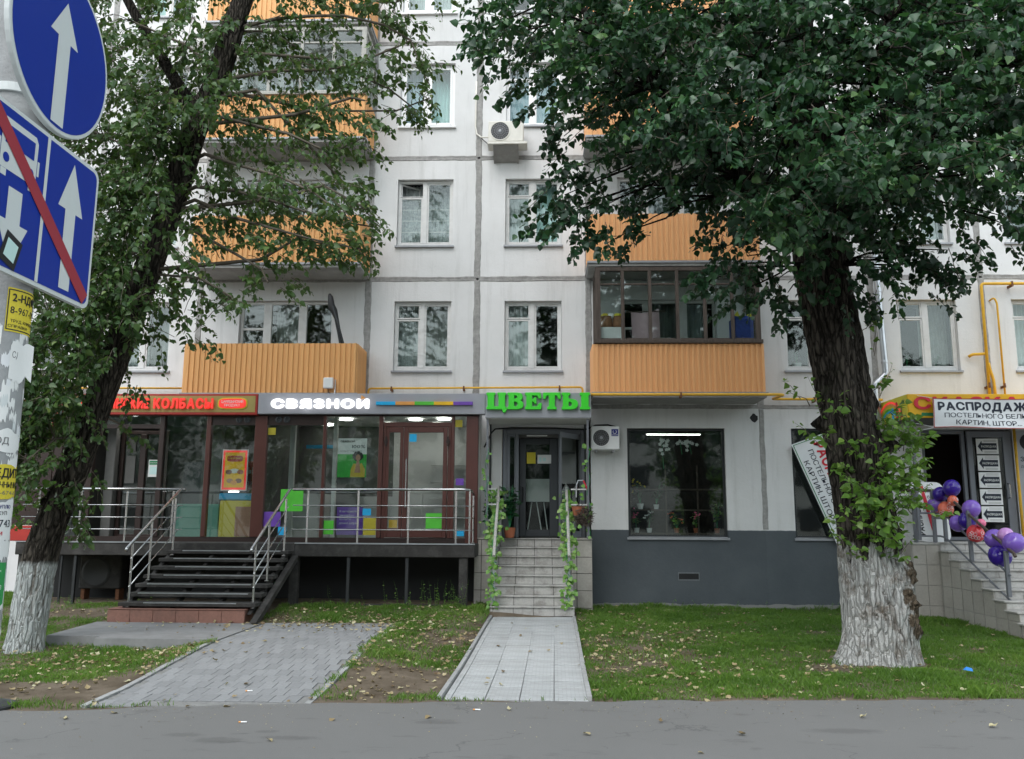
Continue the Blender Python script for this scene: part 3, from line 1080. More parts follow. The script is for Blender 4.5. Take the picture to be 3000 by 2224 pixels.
def bars(mb, x0, x1, z0, z1, w, y0=0.07, y1=0.13):
    """a rectangular frame of four bars"""
    mb.cbox(x0, x0 + w, y0, y1, z0, z1, .005)
    mb.cbox(x1 - w, x1, y0, y1, z0, z1, .005)
    mb.cbox(x0 + w, x1 - w, y0 + .001, y1 - .001, z0, z0 + w, .005)
    mb.cbox(x0 + w, x1 - w, y0 + .001, y1 - .001, z1 - w, z1, .005)

def pane(x0, x1, z0, z1, parent, y=0.10, m="glass", th=0.005, name="pane"):
    return MB().box(x0, x1, y, y + th, z0, z1).obj(name, m, parent)

def window(x0, x1, z0, z1, style="old", frame="frame_white", cl=None, cr=None, fort_open=False, bars_h=False):
    """two-light window set in its hole: frame, left light with a small vent above, right light full height, metal sill"""
    mb = MB()
    mx = x0 + (x1 - x0) * 0.485
    fw = 0.05 if style == "old" else 0.07
    bars(mb, x0 + .004, x1 - .004, z0 + .02, z1 - .004, fw, .09, .17)
    mb.cbox(mx - .05, mx + .05, .085, .172, z0 + .07, z1 - fw, .005)
    lz = z1 - (z1 - z0) * 0.255
    if style == "old":
        bars(mb, x0 + fw, mx - .05, z0 + .075, lz, .034, .10, .15)
        if not fort_open:
            bars(mb, x0 + fw, mx - .05, lz + .012, z1 - fw - .004, .030, .095, .15)
        else:
            mb.cbox(x0 + fw, mx - .05, .10, .15, lz + .012, lz + .03, .003)
        bars(mb, mx + .05, x1 - fw, z0 + .075, z1 - fw - .004, .036, .10, .15)
    else:
        bars(mb, x0 + fw, mx - .05, z0 + .08, z1 - fw, .05, .08, .15)
        bars(mb, mx + .05, x1 - fw, z0 + .08, z1 - fw, .05, .08, .15)
    if bars_h:
        for k in range(3):
            zz = z0 + .34 + k * .25
            mb.cbox(x0 + fw + .03, mx - .08, .125, .14, zz, zz + .014, .002)
            mb.cbox(mx + .08, x1 - fw - .03, .125, .14, zz, zz + .014, .002)
    w = mb.obj("window", frame, blk)
    i = .033 if style == "old" else .048
    if style == "old":
        pane(x0 + fw + i, mx - .05 - i, z0 + .075 + i, lz - i, w, .112)
        if not fort_open:
            pane(x0 + fw + i, mx - .05 - i, lz + .04, z1 - fw - .034, w, .114)
        else:
            f = MB()
            bars(f, 0, mx - .05 - x0 - fw, lz + .02, z1 - fw - .01, .03, -.02, .02)
            ang = R(38)
            f.v = [(x0 + fw + p[0] * math.cos(ang) - p[1] * math.sin(ang), .13 + p[0] * math.sin(ang) + p[1] * math.cos(ang), p[2]) for p in f.v]
            f.obj("vent_sash", frame, w)
        pane(mx + .05 + i, x1 - fw - i, z0 + .075 + i, z1 - fw - i, w, .112)
    else:
        pane(x0 + fw + i, mx - .05 - i, z0 + .08 + i, z1 - fw - i, w, .105)
        pane(mx + .05 + i, x1 - fw - i, z0 + .08 + i, z1 - fw - i, w, .105)
    s = MB()
    s.add([(x0 - .03, .09, z0 + .025), (x1 + .03, .09, z0 + .025), (x1 + .03, -.055, z0 - .005), (x0 - .03, -.055, z0 - .005),
           (x0 - .03, -.055, z0 - .04), (x1 + .03, -.055, z0 - .04), (x1 + .03, .0 - .001, z0 - .045), (x0 - .03, -.001, z0 - .045)],
          [(0, 3, 2, 1), (3, 4, 5, 2), (4, 7, 6, 5), (0, 7, 4, 3), (1, 2, 5, 6)])
    s.obj("sill", "sill_metal" if style == "old" else "pvc_white", w)
    if cl:
        curtain(x0 + .03, mx, z0, z1, cl, w)
    if cr:
        curtain(mx, x1 - .03, z0, z1, cr, w, .44)
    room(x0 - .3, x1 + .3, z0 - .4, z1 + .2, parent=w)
    return w

WIN = {4: (-3.09, -1.89), 5: (-0.77, 0.42), 7: (5.00, 6.20), 8: (7.32, 8.52), 9: (9.64, 10.84), 2: (-9.02, -7.82), 1: (-11.4, -10.2), 0: (-13.7, -12.5), 10: (12.0, 13.2)}
STY = {(4, 2): dict(cl="curtain_lace", cr="curtain_grey"), (5, 2): dict(cl="curtain_pale"), (4, 3): dict(cl="curtain_lace", cr="curtain_lace", fort_open=True, bars_h=True),
       (5, 3): dict(cl="curtain_pale", cr="curtain_mint"), (4, 4): dict(style="pvc", frame="pvc_white", cl="curtain_blue", cr="curtain_mint"),
       (5, 4): dict(frame="pvc_white", cl="curtain_blue", cr="curtain_blue"), (7, 2): dict(cr="curtain_grey"), (8, 2): dict(cr="curtain_grey"),
       (4, 5): dict(style="pvc", frame="pvc_white", cl="curtain_pale", cr="curtain_pale"), (2, 5): dict(cl="curtain_mint")}
for c in range(len(XJ) - 1):
    x0, x1 = XJ[c], XJ[c + 1]
    for fl in (2, 3, 4, 5):
        z0, z1 = ZF[fl], ZF[fl + 1]
        if fl == 2 and c < 12:
            z0 = 4.08
        if c in WIN:
            wx0, wx1 = WIN[c]
            hz0, hz1 = z0 + .735, z0 + 2.225
            wall_panel(x0, x1, z0, z1, (wx0, wx1, hz0, hz1))
            window(wx0, wx1, hz0, hz1, **STY.get((c, fl), dict(cl=random.choice([None, "curtain_pale", "curtain_lace"]), cr=random.choice([None, "curtain_grey", "curtain_pale"]))))
        else:   # balcony bay: a wide opening with window and door together
            wx0, wx1 = (-6.38, -4.37) if c == 3 else (1.62, 3.63)
            hz0, hz1 = z0 + .16, z0 + 2.245
            wall_panel(x0, x1, z0, z1, (wx0, wx1, hz0, hz1))
            mb = MB()
            bars(mb, wx0 + .004, wx1 - .004, hz0 + .004, hz1 - .004, .06, .09, .17)
            m1, m2 = wx0 + .58, wx0 + 1.33
            for mm in (m1, m2):
                mb.cbox(mm - .085, mm + .085, .085, .175, hz0 + .06, hz1 - .06, .006)
            mb.cbox(m1 + .085, wx1 - .06, .09, .17, hz0 + .06, hz0 + .72, .006)
            mb.cbox(wx0 + .06, m1 - .085, .10, .16, hz1 - .62, hz1 - .57, .004)
            w = mb.obj("balcony_window", "frame_white", blk)
            pane(wx0 + .06, m1 - .085, hz0 + .06, hz1 - .06, w, .12)
            pane(m1 + .085, m2 - .085, hz0 + .72, hz1 - .06, w, .12)
            pane(m2 + .085, wx1 - .06, hz0 + .72, hz1 - .06, w, .12)
            curtain(m1 + .1, m2, hz0 + .7, hz1, "curtain_lace" if fl != 2 else "curtain_grey", w)
            if (c, fl) != (3, 2):
                curtain(m2, wx1 - .1, hz0 + .7, hz1, "curtain_pale", w, .46)
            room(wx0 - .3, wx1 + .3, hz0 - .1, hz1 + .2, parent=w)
    # joints above each storey and at the right side of this bay
for fl in (3, 4, 5):
    for c in range(len(XJ) - 1):
        joint_strip(XJ[c] + .03, ZF[fl], XJ[c + 1] - .03, ZF[fl], 0.12)
for x in XJ[1:-1]:
    for fl in (2, 3, 4, 5):
        joint_strip(x, ZF[fl] + (.02 if fl > 2 else 0), x, ZF[fl + 1] - .02, 0.15)
joint_strip(-1.35 + .04, 4.09, 0.95, 4.09, .06)
# body of the block behind the facade
b = MB()
b.box(-14.3, 14.0, 1.75, 12.0, -0.3, 14.9)
b.box(-14.5, 14.2, -0.25, 12.2, 14.9, 15.15)
b.obj("block_body", "plaster", blk)

# ground floor walls: white above, dark grey painted plinth below
wall_panel(0.98, 4.4715, -0.3, 4.08, (1.74, 3.71, 1.44, 3.63), "plaster_plinth", th=.35)
wall_panel(4.4285, 6.80, -0.3, 4.08, (5.04, 6.55, 1.44, 3.63), "plaster_plinth", th=.35)
joint_strip(4.46, 1.61, 4.46, 4.02, .12)
joint_strip(0.99, 4.07, 6.7, 4.07, .10)
b = MB()   # wall round the flower shop door
b.box(-1.30, -0.80, 0.0, .3, 0.0, 4.06)
b.box(-0.80, 0.955, 0.001, .3, 3.62, 4.06)
b.box(0.885, 0.955, 0.0005, .3, 0.0, 3.62)
b.obj("door_wall", "plaster", blk)
b = MB()   # wall round the linen shop door
b.box(6.83, 7.62, 0.0, .3, -.2, 4.06)
b.box(7.62, 14.0, 0.001, .3, 3.62, 4.06)
b.box(9.42, 14.0, 0.002, .3, -.2, 3.62)
b.obj("door_wall", "plaster", blk)
# drain hole high in the ground floor wall, air brick in the plinth
b = MB()
n = 14
ring = [(4.31 + (.075 + .012 * math.sin(i * 2.1)) * math.cos(2 * math.pi * i / n), 3.84 + (.085 + .012 * math.cos(i * 1.7)) * math.sin(2 * math.pi * i / n)) for i in range(n)]
b.prism(ring, lambda u, v, d: (u, -d, v), 0.0, .006)
b.obj("drain_hole", "black_rubber", blk)
b = MB()
b.box(2.70, 3.12, -.006, .05, .61, .635)
b.box(2.70, 3.12, -.006, .05, .745, .77)
b.box(2.70, 2.715, -.005, .05, .635, .745)
b.box(3.105, 3.12, -.005, .05, .635, .745)
vt = b.obj("air_vent", "plinth_edge", blk)
MB().box(2.715, 3.105, -.003, .04, .635, .745).obj("vent_opening", "black_rubber", vt)

# ------------------------------------------------------------------ balconies (parts of the block)
strip_mesh = {}
def cladding(par, p0, p1, z0, z1, m, nrm, pitch=0.104, first_cut=0):
    """trapezoid ribs, one object each, from p0 to p1 in plan, outward normal nrm"""
    L = math.hypot(p1[0] - p0[0], p1[1] - p0[1])
    n = max(1, round(L / pitch))
    pt = L / n
    key = (m, round(pt, 4), round(z1 - z0, 3))
    if key not in strip_mesh:
        h = z1 - z0
        prof = [(0, 0), (pt * .46, 0), (pt * .56, .022), (pt * .90, .022), (pt, 0)]
        mb = MB()
        vs = [(u, -d, 0) for u, d in prof] + [(u, -d, h) for u, d in prof]
        vs += [(u, -d + .004, 0) for u, d in prof] + [(u, -d + .004, h) for u, d in prof]
        fs = [(i, i + 1, i + 6, i + 5) for i in range(4)] + [(10 + i, 15 + i, 16 + i, 11 + i) for i in range(4)]
        fs += [(5 + i, 6 + i, 16 + i, 15 + i) for i in range(4)] + [(i, 10 + i, 11 + i, i + 1) for i in range(4)]
        mb.add(vs, fs)
        o = mb.obj("cladding_strip", m, par, local=True)
        strip_mesh[key] = o.data
        first = o
    else:
        first = None
    ang = math.atan2(p1[1] - p0[1], p1[0] - p0[0])
    for i in range(n):
        o = first if (first is not None and i == 0) else shared("cladding_strip", strip_mesh[key], par)
        o.location = (p0[0] + (p1[0] - p0[0]) * i / n, p0[1] + (p1[1] - p0[1]) * i / n, z0)
        o.rotation_euler = (0, 0, ang)

def balcony(x0, x1, zs, hclad, m, glazed=None, slab_z=.09, d=0.90):
    mb = MB()
    mb.box(x0 - .02, x1 + .02, -d - .02, -.004, zs - slab_z, zs)
    sl = mb.obj("balcony", "concrete", blk)
    mb = MB()   # metal drip edge round the slab
    mb.box(x0 - .045, x1 + .045, -d - .05, -d - .021, zs - .03, zs + .012)
    mb.box(x0 - .045, x0 - .021, -d - .021, -.005, zs - .03, zs + .012)
    mb.box(x1 + .021, x1 + .045, -d - .021, -.005, zs - .03, zs + .012)
    mb.obj("drip_edge", "sill_metal", sl)
    cladding(sl, (x0, -d + .0), (x1, -d + .0), zs + .014, zs + hclad, m, 0)
    cladding(sl, (x1, -d + .0), (x1, -.01), zs + .014, zs + hclad, m, 0)
    cladding(sl, (x0, -.01), (x0, -d + .0), zs + .014, zs + hclad, m, 0)
    mb = MB()   # rail frame carrying the sheets
    mb.box(x0 + .03, x1 - .03, -d + .02, -d + .05, zs + hclad - .06, zs + hclad - .02)
    mb.box(x0 + .03, x1 - .03, -d + .02, -d + .05, zs + .12, zs + .16)
    for i in range(5):
        xx = x0 + .04 + (x1 - x0 - .12) * i / 4
        mb.box(xx, xx + .035, -d + .051, -d + .08, zs, zs + hclad - .02)
    mb.obj("rail_frame", "rust", sl)
    return sl

def glazing(sl, x0, x1, zb, zt, m, n, d=0.90, roof=True):
    """old wooden balcony glazing: posts, a transom line, sill board"""
    mb = MB()
    mb.cbox(x0 - .03, x1 + .03, -d - .06, -d + .07, zb - .07, zb, .006)
    mb.cbox(x0, x1, -d - .02, -d + .05, zt - .08, zt, .006)
    ps = [x0 + (x1 - x0) * i / n for i in range(n + 1)]
    for i, p in enumerate(ps):
        w = .05 if i in (0, n) else .032
        pc = min(max(p, x0 + w), x1 - w)
        mb.cbox(pc - w, pc + w, -d - .03 + .002 * (i % 2), -d + .05, zb, zt - .08, .006)
    zt2 = zb + (zt - zb) * .765
    for a, c in zip(ps[:-1], ps[1:]):
        mb.cbox(a + .045, c - .045, -d - .012, -d + .035, zt2 - .018, zt2 + .018, .004)
        mb.cbox(a + .045, c - .045, -d - .010, -d + .03, zb, zb + .035, .004)
    for xs, s in ((x0, 1), (x1, -1)):   # the two short sides
        mb.cbox(xs + .004 * s, xs + .06 * s, -.07, -.006, zb, zt - .08, .005)
        mb.cbox(xs + .003 * s, xs + .055 * s, -d + .05, -.07, zb - .07, zb + .03, .005)
        mb.cbox(xs + .003 * s, xs + .055 * s, -d + .05, -.07, zt - .09, zt - .01, .005)
        mb.cbox(xs + .006 * s, xs + .05 * s, -d * .5 - .03, -d * .5 + .03, zb + .03, zt - .09, .005)
    g = mb.obj("glazing_frame", m, sl)
    for a, c in zip(ps[:-1], ps[1:]):
        MB().box(a + .03, c - .03, -d + .012, -d + .016, zb + .03, zt2 - .016).obj("pane", "glass", sl)
        MB().box(a + .03, c - .03, -d + .012, -d + .016, zt2 + .016, zt - .08).obj("pane", "glass", sl)
    for xs, s in ((x0, 1), (x1, -1)):
        for ya, yb in ((-d + .05, -d * .5 - .03), (-d * .5 + .03, -.07)):
            MB().box(xs + .025 * s, xs + .029 * s, ya, yb, zb + .03, zt - .09).obj("pane", "glass", sl)
    return g

LX0, LX1, RX0, RX1 = -7.10, -3.66, 1.02, 4.33
bl2 = balcony(LX0, LX1, 4.20, 1.01, "clad_wood")
bl3 = balcony(LX0, LX1, 6.86, 1.02, "clad_wood")
bl4 = balcony(LX0, LX1, 9.55, 0.96, "clad_wood")
bl5 = balcony(LX0, LX1, 12.20, 1.0, "clad_wood")
glazing(bl4, LX0 + .02, LX1 - .02, 10.58, 12.04, "frame_grey_wood", 5)
br2 = balcony(RX0, RX1, 4.22, 0.97, "clad_orange")
br3 = balcony(RX0 - .06, RX1, 6.86, 1.0, "clad_orange")
br4 = balcony(RX0 - .08, RX1, 9.53, 1.0, "clad_orange")
br5 = balcony(RX0 - .08, RX1, 12.20, 1.0, "clad_orange")
glazing(br2, RX0 + .05, RX1 - .04, 5.27, 6.75, "frame_old_wood", 6)
# ------------------------------------------------------------------ glazed shop front under the left balcony
GY = -0.95
shop = thing("glazed_shop", "long brown framed glazed shop front on the deck under the red and grey signs", "shop front", (-5.3, GY, 1.33))
ZB, ZT = 1.42, 3.75
b = MB()
b.box(-9.5, -1.20, GY - .03, GY + .06, ZB - .10, ZB)             # bottom rail
b.box(-9.5, -1.20, GY - .03, GY + .06, ZT, ZT + .06)             # head rail
b.obj("frame_rail", "brown_dark", shop)
def mullion(x0, x1, m="brown_alu", z0=ZB, z1=ZT, y0=GY - .05, y1=GY + .07):
    return MB().cbox(x0, x1, y0, y1, z0, z1, .008).obj("mullion", m, shop)
mullion(-9.52, -9.36, "brown_dark"); mullion(-8.86, -8.74, "brown_dark"); mullion(-7.46, -7.36, "brown_dark")
mullion(-6.53, -6.44); mullion(-5.575, -5.335); mullion(-4.235, -4.175); mullion(-3.145, -3.06); mullion(-1.735, -1.675)
mullion(-1.445, -1.215, "brown_alu", ZB - .09, ZT, GY - .06, GY + .10)
for x0, x1, z0, z1 in ((-6.44, -5.575, 3.57, ZT), (-5.335, -4.235, 3.57, ZT), (-8.74, -7.46, 3.50, 3.58)):   # dark fascia strips above the lower panes
    MB().box(x0, x1, GY - .02, GY + .05, z0, z1).obj("fascia", "brown_dark", shop)
for x in (-5.90, -5.74, -5.12, -4.96):
    n = 16
    mb = MB()
    vs = []
    for rr, yy in ((.058, 0), (.066, -.012), (.040, -.02), (.030, -.004)):
        vs += [(x + rr * math.cos(2 * math.pi * i / n), GY - .021 + yy, 3.675 + rr * math.sin(2 * math.pi * i / n)) for i in range(n)]
    fs = [(r * n + i, r * n + (i + 1) % n, (r + 1) * n + (i + 1) % n, (r + 1) * n + i) for r in range(3) for i in range(n)] + [tuple(3 * n + i for i in range(n))]
    mb.add(vs, fs).obj("round_vent", "grey_alu_dark", shop)
for x0, x1, z0, z1 in ((-9.36, -8.86, ZB, ZT), (-8.74, -7.46, 3.58, ZT), (-7.36, -6.53, ZB, ZT), (-6.44, -5.575, ZB, 3.57), (-5.335, -4.235, ZB, 3.57),
                       (-4.175, -3.145, ZB, ZT), (-3.06, -1.735, 3.63, ZT), (-1.675, -1.445, ZB, ZT)):
    pane(x0, x1, z0, z1, shop, GY + .005, "shop_glass", .006)

# the brown double door on the right
door = MB()
door.cbox(-3.06, -1.735, GY - .035, GY + .05, 3.54, 3.63, .006)
door.cbox(-3.055, -2.995, GY - .03, GY + .05, ZB, 3.54, .006)
door.cbox(-1.80, -1.737, GY - .03, GY + .05, ZB, 3.54, .006)
d0 = door.obj("door_frame", "brown_alu", shop)
def leaf_door(x0, x1, gx0, gx1, gz0, gz1, y, parent, m, name="door_leaf", glass="shop_glass", zt=3.53, zb=1.43):
    mb = MB()
    mb.cbox(x0, gx0, y - .03, y + .03, zb, zt, .006)
    mb.cbox(gx1, x1, y - .03, y + .03, zb, zt, .006)
    mb.cbox(gx0, gx1, y - .029, y + .029, zb, gz0, .006)
    mb.cbox(gx0, gx1, y - .029, y + .029, gz1, zt, .006)
    o = mb.obj(name, m, parent)
    MB().box(gx0, gx1, y - .004, y + .004, gz0, gz1).obj("pane", glass, o)
    return o
dl = leaf_door(-2.99, -2.665, -2.935, -2.725, 1.60, 3.43, GY - .025, shop, "brown_alu")
dr = leaf_door(-2.655, -1.81, -2.565, -1.89, 1.58, 3.43, GY - .025, shop, "brown_alu")
for x, l in ((-3.0, dl), (-1.80, dr)):
    mb = MB()
    mb.cbox(x - .035, x + .035, GY - .085, GY - .055, 3.22, 3.29, .004)
    mb.cbox(x - .018, x + .018, GY - .09, GY - .06, 3.16, 3.35, .004)
    mb.obj("hinge", "brown_dark", l)
MB().tube([(-2.59, GY - .06, 2.93), (-2.59, GY - .11, 2.90), (-2.59, GY - .11, 2.0), (-2.59, GY - .06, 1.97)], .012, 8).obj("handle", "steel", dr)

# left entrance: set back dark door, pale column, inner door with pictures
b = MB()
b.cbox(-8.65, -8.46, -.68, -.52, 1.36, 3.55, .01)
b.obj("column", "interior_grey", shop)
b = MB()
bars(b, -8.45, -7.48, 1.38, 3.50, .07, -.50, -.42)
b.cbox(-8.05, -7.93, -.51, -.41, 1.45, 3.43, .006)
ed = b.obj("entrance_door", "brown_dark", shop)
pane(-8.38, -8.05, 1.45, 3.43, ed, -.46, "shop_glass")
pane(-7.93, -7.55, 1.45, 3.43, ed, -.46, "shop_glass")
mb = MB().box(-8.33, -8.14, -.485, -.478, 2.45, 3.0)
mb.box(-8.31, -8.15, -.485, -.478, 3.08, 3.36)
mb.obj("pasted_picture", "interior_grey", ed)

# interior: floor, ceiling, back wall, some partitions, lit ceiling discs
b = MB()
b.quad((-9.5, -.90, 1.34), (-1.22, -.90, 1.34), (-1.22, 1.7, 1.34), (-9.5, 1.7, 1.34))
b.obj("shop_floor", "floor_tile", shop)
b = MB()
b.box(-9.5, -5.46, -.89, 1.7, 3.83, 3.88, 1)
b.box(-5.455, -1.22, -.89, 1.7, 3.83, 3.88)
b.box(-9.5, -9.46, -.88, 1.7, 1.35, 3.82, 1)
b.box(-1.26, -1.222, -.86, 1.7, 1.35, 3.82)
b.obj("shop_ceiling", ["interior_white", "interior_grey"], shop)
b = MB()
b.box(-9.46, -5.5, 1.62, 1.68, 1.35, 3.82)
b.box(-5.41, -3.31, 1.62, 1.68, 1.35, 3.82)
b.box(-5.49, -5.42, -.80, 1.68, 1.35, 3.82)
b.obj("shop_wall", "interior_grey", shop)
b = MB()
b.box(-3.3, -1.27, 1.62, 1.68, 1.35, 3.82)
b.box(-4.15, -4.08, -.5, -.38, 1.35, 3.82)
b.box(-5.08, -4.98, -.3, -.2, 1.35, 3.82)
b.obj("partition", "interior_white", shop)
MB().box(-6.9, -6.5, -.2, -.1, 1.35, 3.82).obj("partition", "interior_grey", shop)
b = MB()
b.box(-7.30, -6.0, -.10, -.06, 1.36, 2.9)
b.obj("partition", "grey_alu_dark", shop)
def disc(x, y, z, r, n=16):
    mb = MB()
    mb.lathe([(r, -.012), (r, 0.0)], (x, y, z), n)
    return mb
for x, y in ((-4.05, .1), (-2.60, .1), (-2.25, .9), (-3.3, .9), (-8.2, -.62), (-7.62, -.62), (-5.9, .6), (-4.7, 1.1), (-2.0, .0)):
    o = disc(x, y, 3.81, .14).obj("ceiling_lamp", "lamp_glow", shop)
b = MB()
b.box(-4.9, -4.3, .25, .34, 3.22, 3.29); b.box(-4.29, -3.9, .25, .34, 3.15, 3.22, 1)
b.obj("coloured_lamp", ["stripe_blue", "stripe_orange"], shop)
b = MB()
for i in range(5):
    b.box(-2.5 + i * .02, -1.6, 1.2, 1.55, 1.5 + i * .36, 1.53 + i * .36)
b.box(-3.9, -3.0, .9, 1.4, 1.36, 2.25)
b.box(-5.3, -4.6, .7, 1.3, 1.36, 2.3)
b.obj("shop_shelf", "interior_white", shop)
# coloured squares stuck on the panes
for x0, x1, z0, z1, m in ((-5.33, -5.18, 3.38, 3.52, "decal_olive"), (-5.02, -4.58, 1.91, 2.33, "stripe_green"), (-5.33, -5.00, 1.62, 1.90, "stripe_purple"),
                          (-5.04, -4.88, 1.46, 1.615, "stripe_blue"), (-2.55, -2.41, 3.25, 3.40, "stripe_blue"), (-1.67, -1.53, 3.54, 3.68, "decal_olive"),
                          (-1.64, -1.49, 2.42, 2.55, "stripe_purple"), (-2.91, -2.75, 1.61, 1.76, "stripe_yellow"), (-2.20, -1.895, 1.60, 1.89, "stripe_green"),
                          (-4.16, -3.97, 1.48, 1.74, "stripe_green"), (-1.62, -1.47, 1.46, 1.58, "stripe_blue"), (-3.42, -3.26, 1.84, 1.97, "stripe_blue"), (-3.40, -3.16, 1.47, 1.79, "decal_olive")):
    yy = GY - .032 if -2.9 < x0 < -1.8 else GY + .001
    MB().box(x0, x1, yy, yy + .002, z0, z1).obj("window_decal", m, shop)

# posters hung behind the glass
po = thing("poster", "green and white advertising poster of a curly haired woman behind shop glass", "poster", (-3.70, -.80, 2.57))
MB().box(-3.98, -3.41, -.80, -.795, 2.57, 3.33).obj("sheet", "paper_white", po)
MB().box(-3.98, -3.41, -.803, -.8005, 2.57, 3.02).obj("green_field", "poster_green", po)
mb = MB()
for cx, cz, rx, rz in ((-3.58, 2.98, .105, .095),):
    mb.add([(cx + rx * (1 + .12 * math.sin(i * 3.1)) * math.cos(i * .2618), -.806, cz + rz * (1 + .12 * math.cos(i * 2.3)) * math.sin(i * .2618)) for i in range(24)], [tuple(range(24))])
mb.obj("printed_hair", "ink_black", po)
mb = MB().add([(-3.575 + .048 * math.cos(i * .3927), -.808, 2.955 + .062 * math.sin(i * .3927)) for i in range(16)], [tuple(range(16))])
mb.add([(-3.64, -.808, 2.66), (-3.52, -.808, 2.66), (-3.55, -.808, 2.90), (-3.60, -.808, 2.90)], [(0, 1, 2, 3)])
mb.obj("printed_figure", "skin", po)
mb = MB().add([(-3.72, -.807, 2.575), (-3.44, -.807, 2.575), (-3.43, -.807, 2.72), (-3.50, -.807, 2.85), (-3.56, -.807, 2.82), (-3.66, -.807, 2.84), (-3.71, -.807, 2.73)], [tuple(range(7))])
mb.obj("printed_shirt", "shirt_yellow", po)
flat_text("СВЯЗНОЙ", po, (-3.93, -.803, 3.255), (1, 0, 0), (0, 0, 1), .035, .28, "ink_black", .03)
flat_text("100%", po, (-3.70, -.803, 3.14), (1, 0, 0), (0, 0, 1), .065, .26, "ink_navy", .0)
flat_text("возврат бонусами", po, (-3.93, -.803, 3.07), (1, 0, 0), (0, 0, 1), .03, .42, "ink_grey", .0)
pp = thing("poster", "purple poster with white lines of text low behind the shop glass", "poster", (-3.67, -.80, 1.47))
MB().box(-3.95, -3.44, -.80, -.795, 1.47, 2.00).obj("sheet", "stripe_purple", pp)
for i, t in enumerate(("В интернете", "заказал —", "по пути", "домой забрал")):
    flat_text(t, pp, (-3.90, -.803, 1.90 - i * .075), (1, 0, 0), (0, 0, 1), .038, .05 * len(t) * .62, "paper_white", .004)
tl = thing("display_board", "tilted grey display board leaning behind the green poster", "board", (-3.6, -.74, 2.4))
b = MB()
q = [(-3.71, 3.40), (-3.23, 3.11), (-3.49, 2.39), (-4.01, 2.47)]
b.prism(q[::-1], lambda u, v, d: (u, d, v), -.76, -.74)
b.obj("panel", "interior_grey", tl)
sp = thing("poster", "lit yellow sausage shop poster in red border hanging behind glass", "poster", (-5.97, -.88, 2.32))
MB().box(-6.225, -5.715, -.885, -.87, 2.30, 3.10).obj("board", "curtain_pale", sp)
MB().box(-6.205, -5.735, -.889, -.886, 2.32, 3.08).obj("border", "letter_red", sp)
MB().box(-6.165, -5.775, -.892, -.8895, 2.36, 3.04).obj("sheet", "stripe_yellow", sp)
MB().add(*(lambda n: ([(-5.97 + .155 * math.copysign(abs(math.cos(i * 2 * math.pi / n)) ** .5, math.cos(i * 2 * math.pi / n)), -.8935, 2.92 + .06 * math.copysign(abs(math.sin(i * 2 * math.pi / n)) ** .5, math.sin(i * 2 * math.pi / n))) for i in range(n)], [tuple(range(n))]))(20)).obj("badge", "sign_red", sp)
flat_text("Царицыно", sp, (-6.10, -.894, 2.915), (1, 0, 0), (0, 0, 1), .035, .26, "sticker_yellow", .004, lift=.001)
for k, (cx, cz, m) in enumerate(((-5.97, 2.68, "curtain_pale"), (-6.05, 2.49, "skin"), (-5.88, 2.49, "red_tile"), (-5.97, 2.455, "stripe_orange"), (-6.08, 2.66, "red_tile"), (-5.85, 2.66, "terracotta"))):
    mb = MB().add([(cx + (.10 if k == 0 else .065) * math.cos(i * .3927), -.8936 - .0006 * k, cz + .045 * math.sin(i * .3927)) for i in range(16)], [tuple(range(16))])
    mb.obj("printed_food", m, sp)
MB().cbox(-6.06, -5.86, -.90, -.88, 2.27, 2.288, .003).obj("light_bar", "lamp_glow", sp)
dp = thing("notice", "white notice with dark green header on the dark left shop door", "notice", (-7.75, -.49, 2.6))
MB().box(-7.86, -7.65, -.49, -.486, 2.58, 2.92).obj("sheet", "paper_white", dp)
MB().box(-7.845, -7.665, -.493, -.4905, 2.82, 2.90).obj("header", "ink_green", dp)
MB().box(-7.83, -7.68, -.493, -.4905, 2.63, 2.78).obj("print", "curtain_mint", dp)
flat_text("РЕЖИМ РАБОТЫ", dp, (-7.83, -.4945, 2.85), (1, 0, 0), (0, 0, 1), .02, .15, "paper_white", .004, lift=0)
rs = thing("interior_sign", "red sign with white words seen deep inside the sausage shop", "sign", (-5.75, .3, 2.5))
MB().box(-6.6, -5.52, .30, .33, 2.35, 2.95).obj("board", "sign_red", rs)
flat_text("ЦАРИЦЫНСКИЙ", rs, (-6.55, .295, 2.68), (1, 0, 0), (0, 0, 1), .15, .98, "paper_white", .01)
flat_text("высокое качество", rs, (-6.5, .295, 2.45), (1, 0, 0), (0, 0, 1), .11, .92, "paper_white", .006)
dc = thing("display_case", "yellow lit refrigerated display case behind the left shop pane", "display case", (-6.0, -.3, 1.36))
b = MB()
b.cbox(-6.35, -5.62, -.55, -.05, 1.36, 2.12, .02)
b.obj("body", "sticker_yellow", dc)
b = MB()
b.cbox(-6.37, -5.60, -.57, -.04, 2.13, 2.26, .02)
b.obj("top", "stripe_blue", dc)
b = MB()
b.cbox(-6.02, -5.70, -.58, -.555, 1.42, 2.0, .03)
b.obj("door_panel", "skin", dc)
cw = thing("cabinet", "mint green low cabinet behind the left panes beside the display case", "cabinet", (-6.9, -.3, 1.36))
MB().cbox(-7.25, -6.40, -.45, -.15, 1.36, 2.05, .01).obj("body", "cabinet_green", cw)

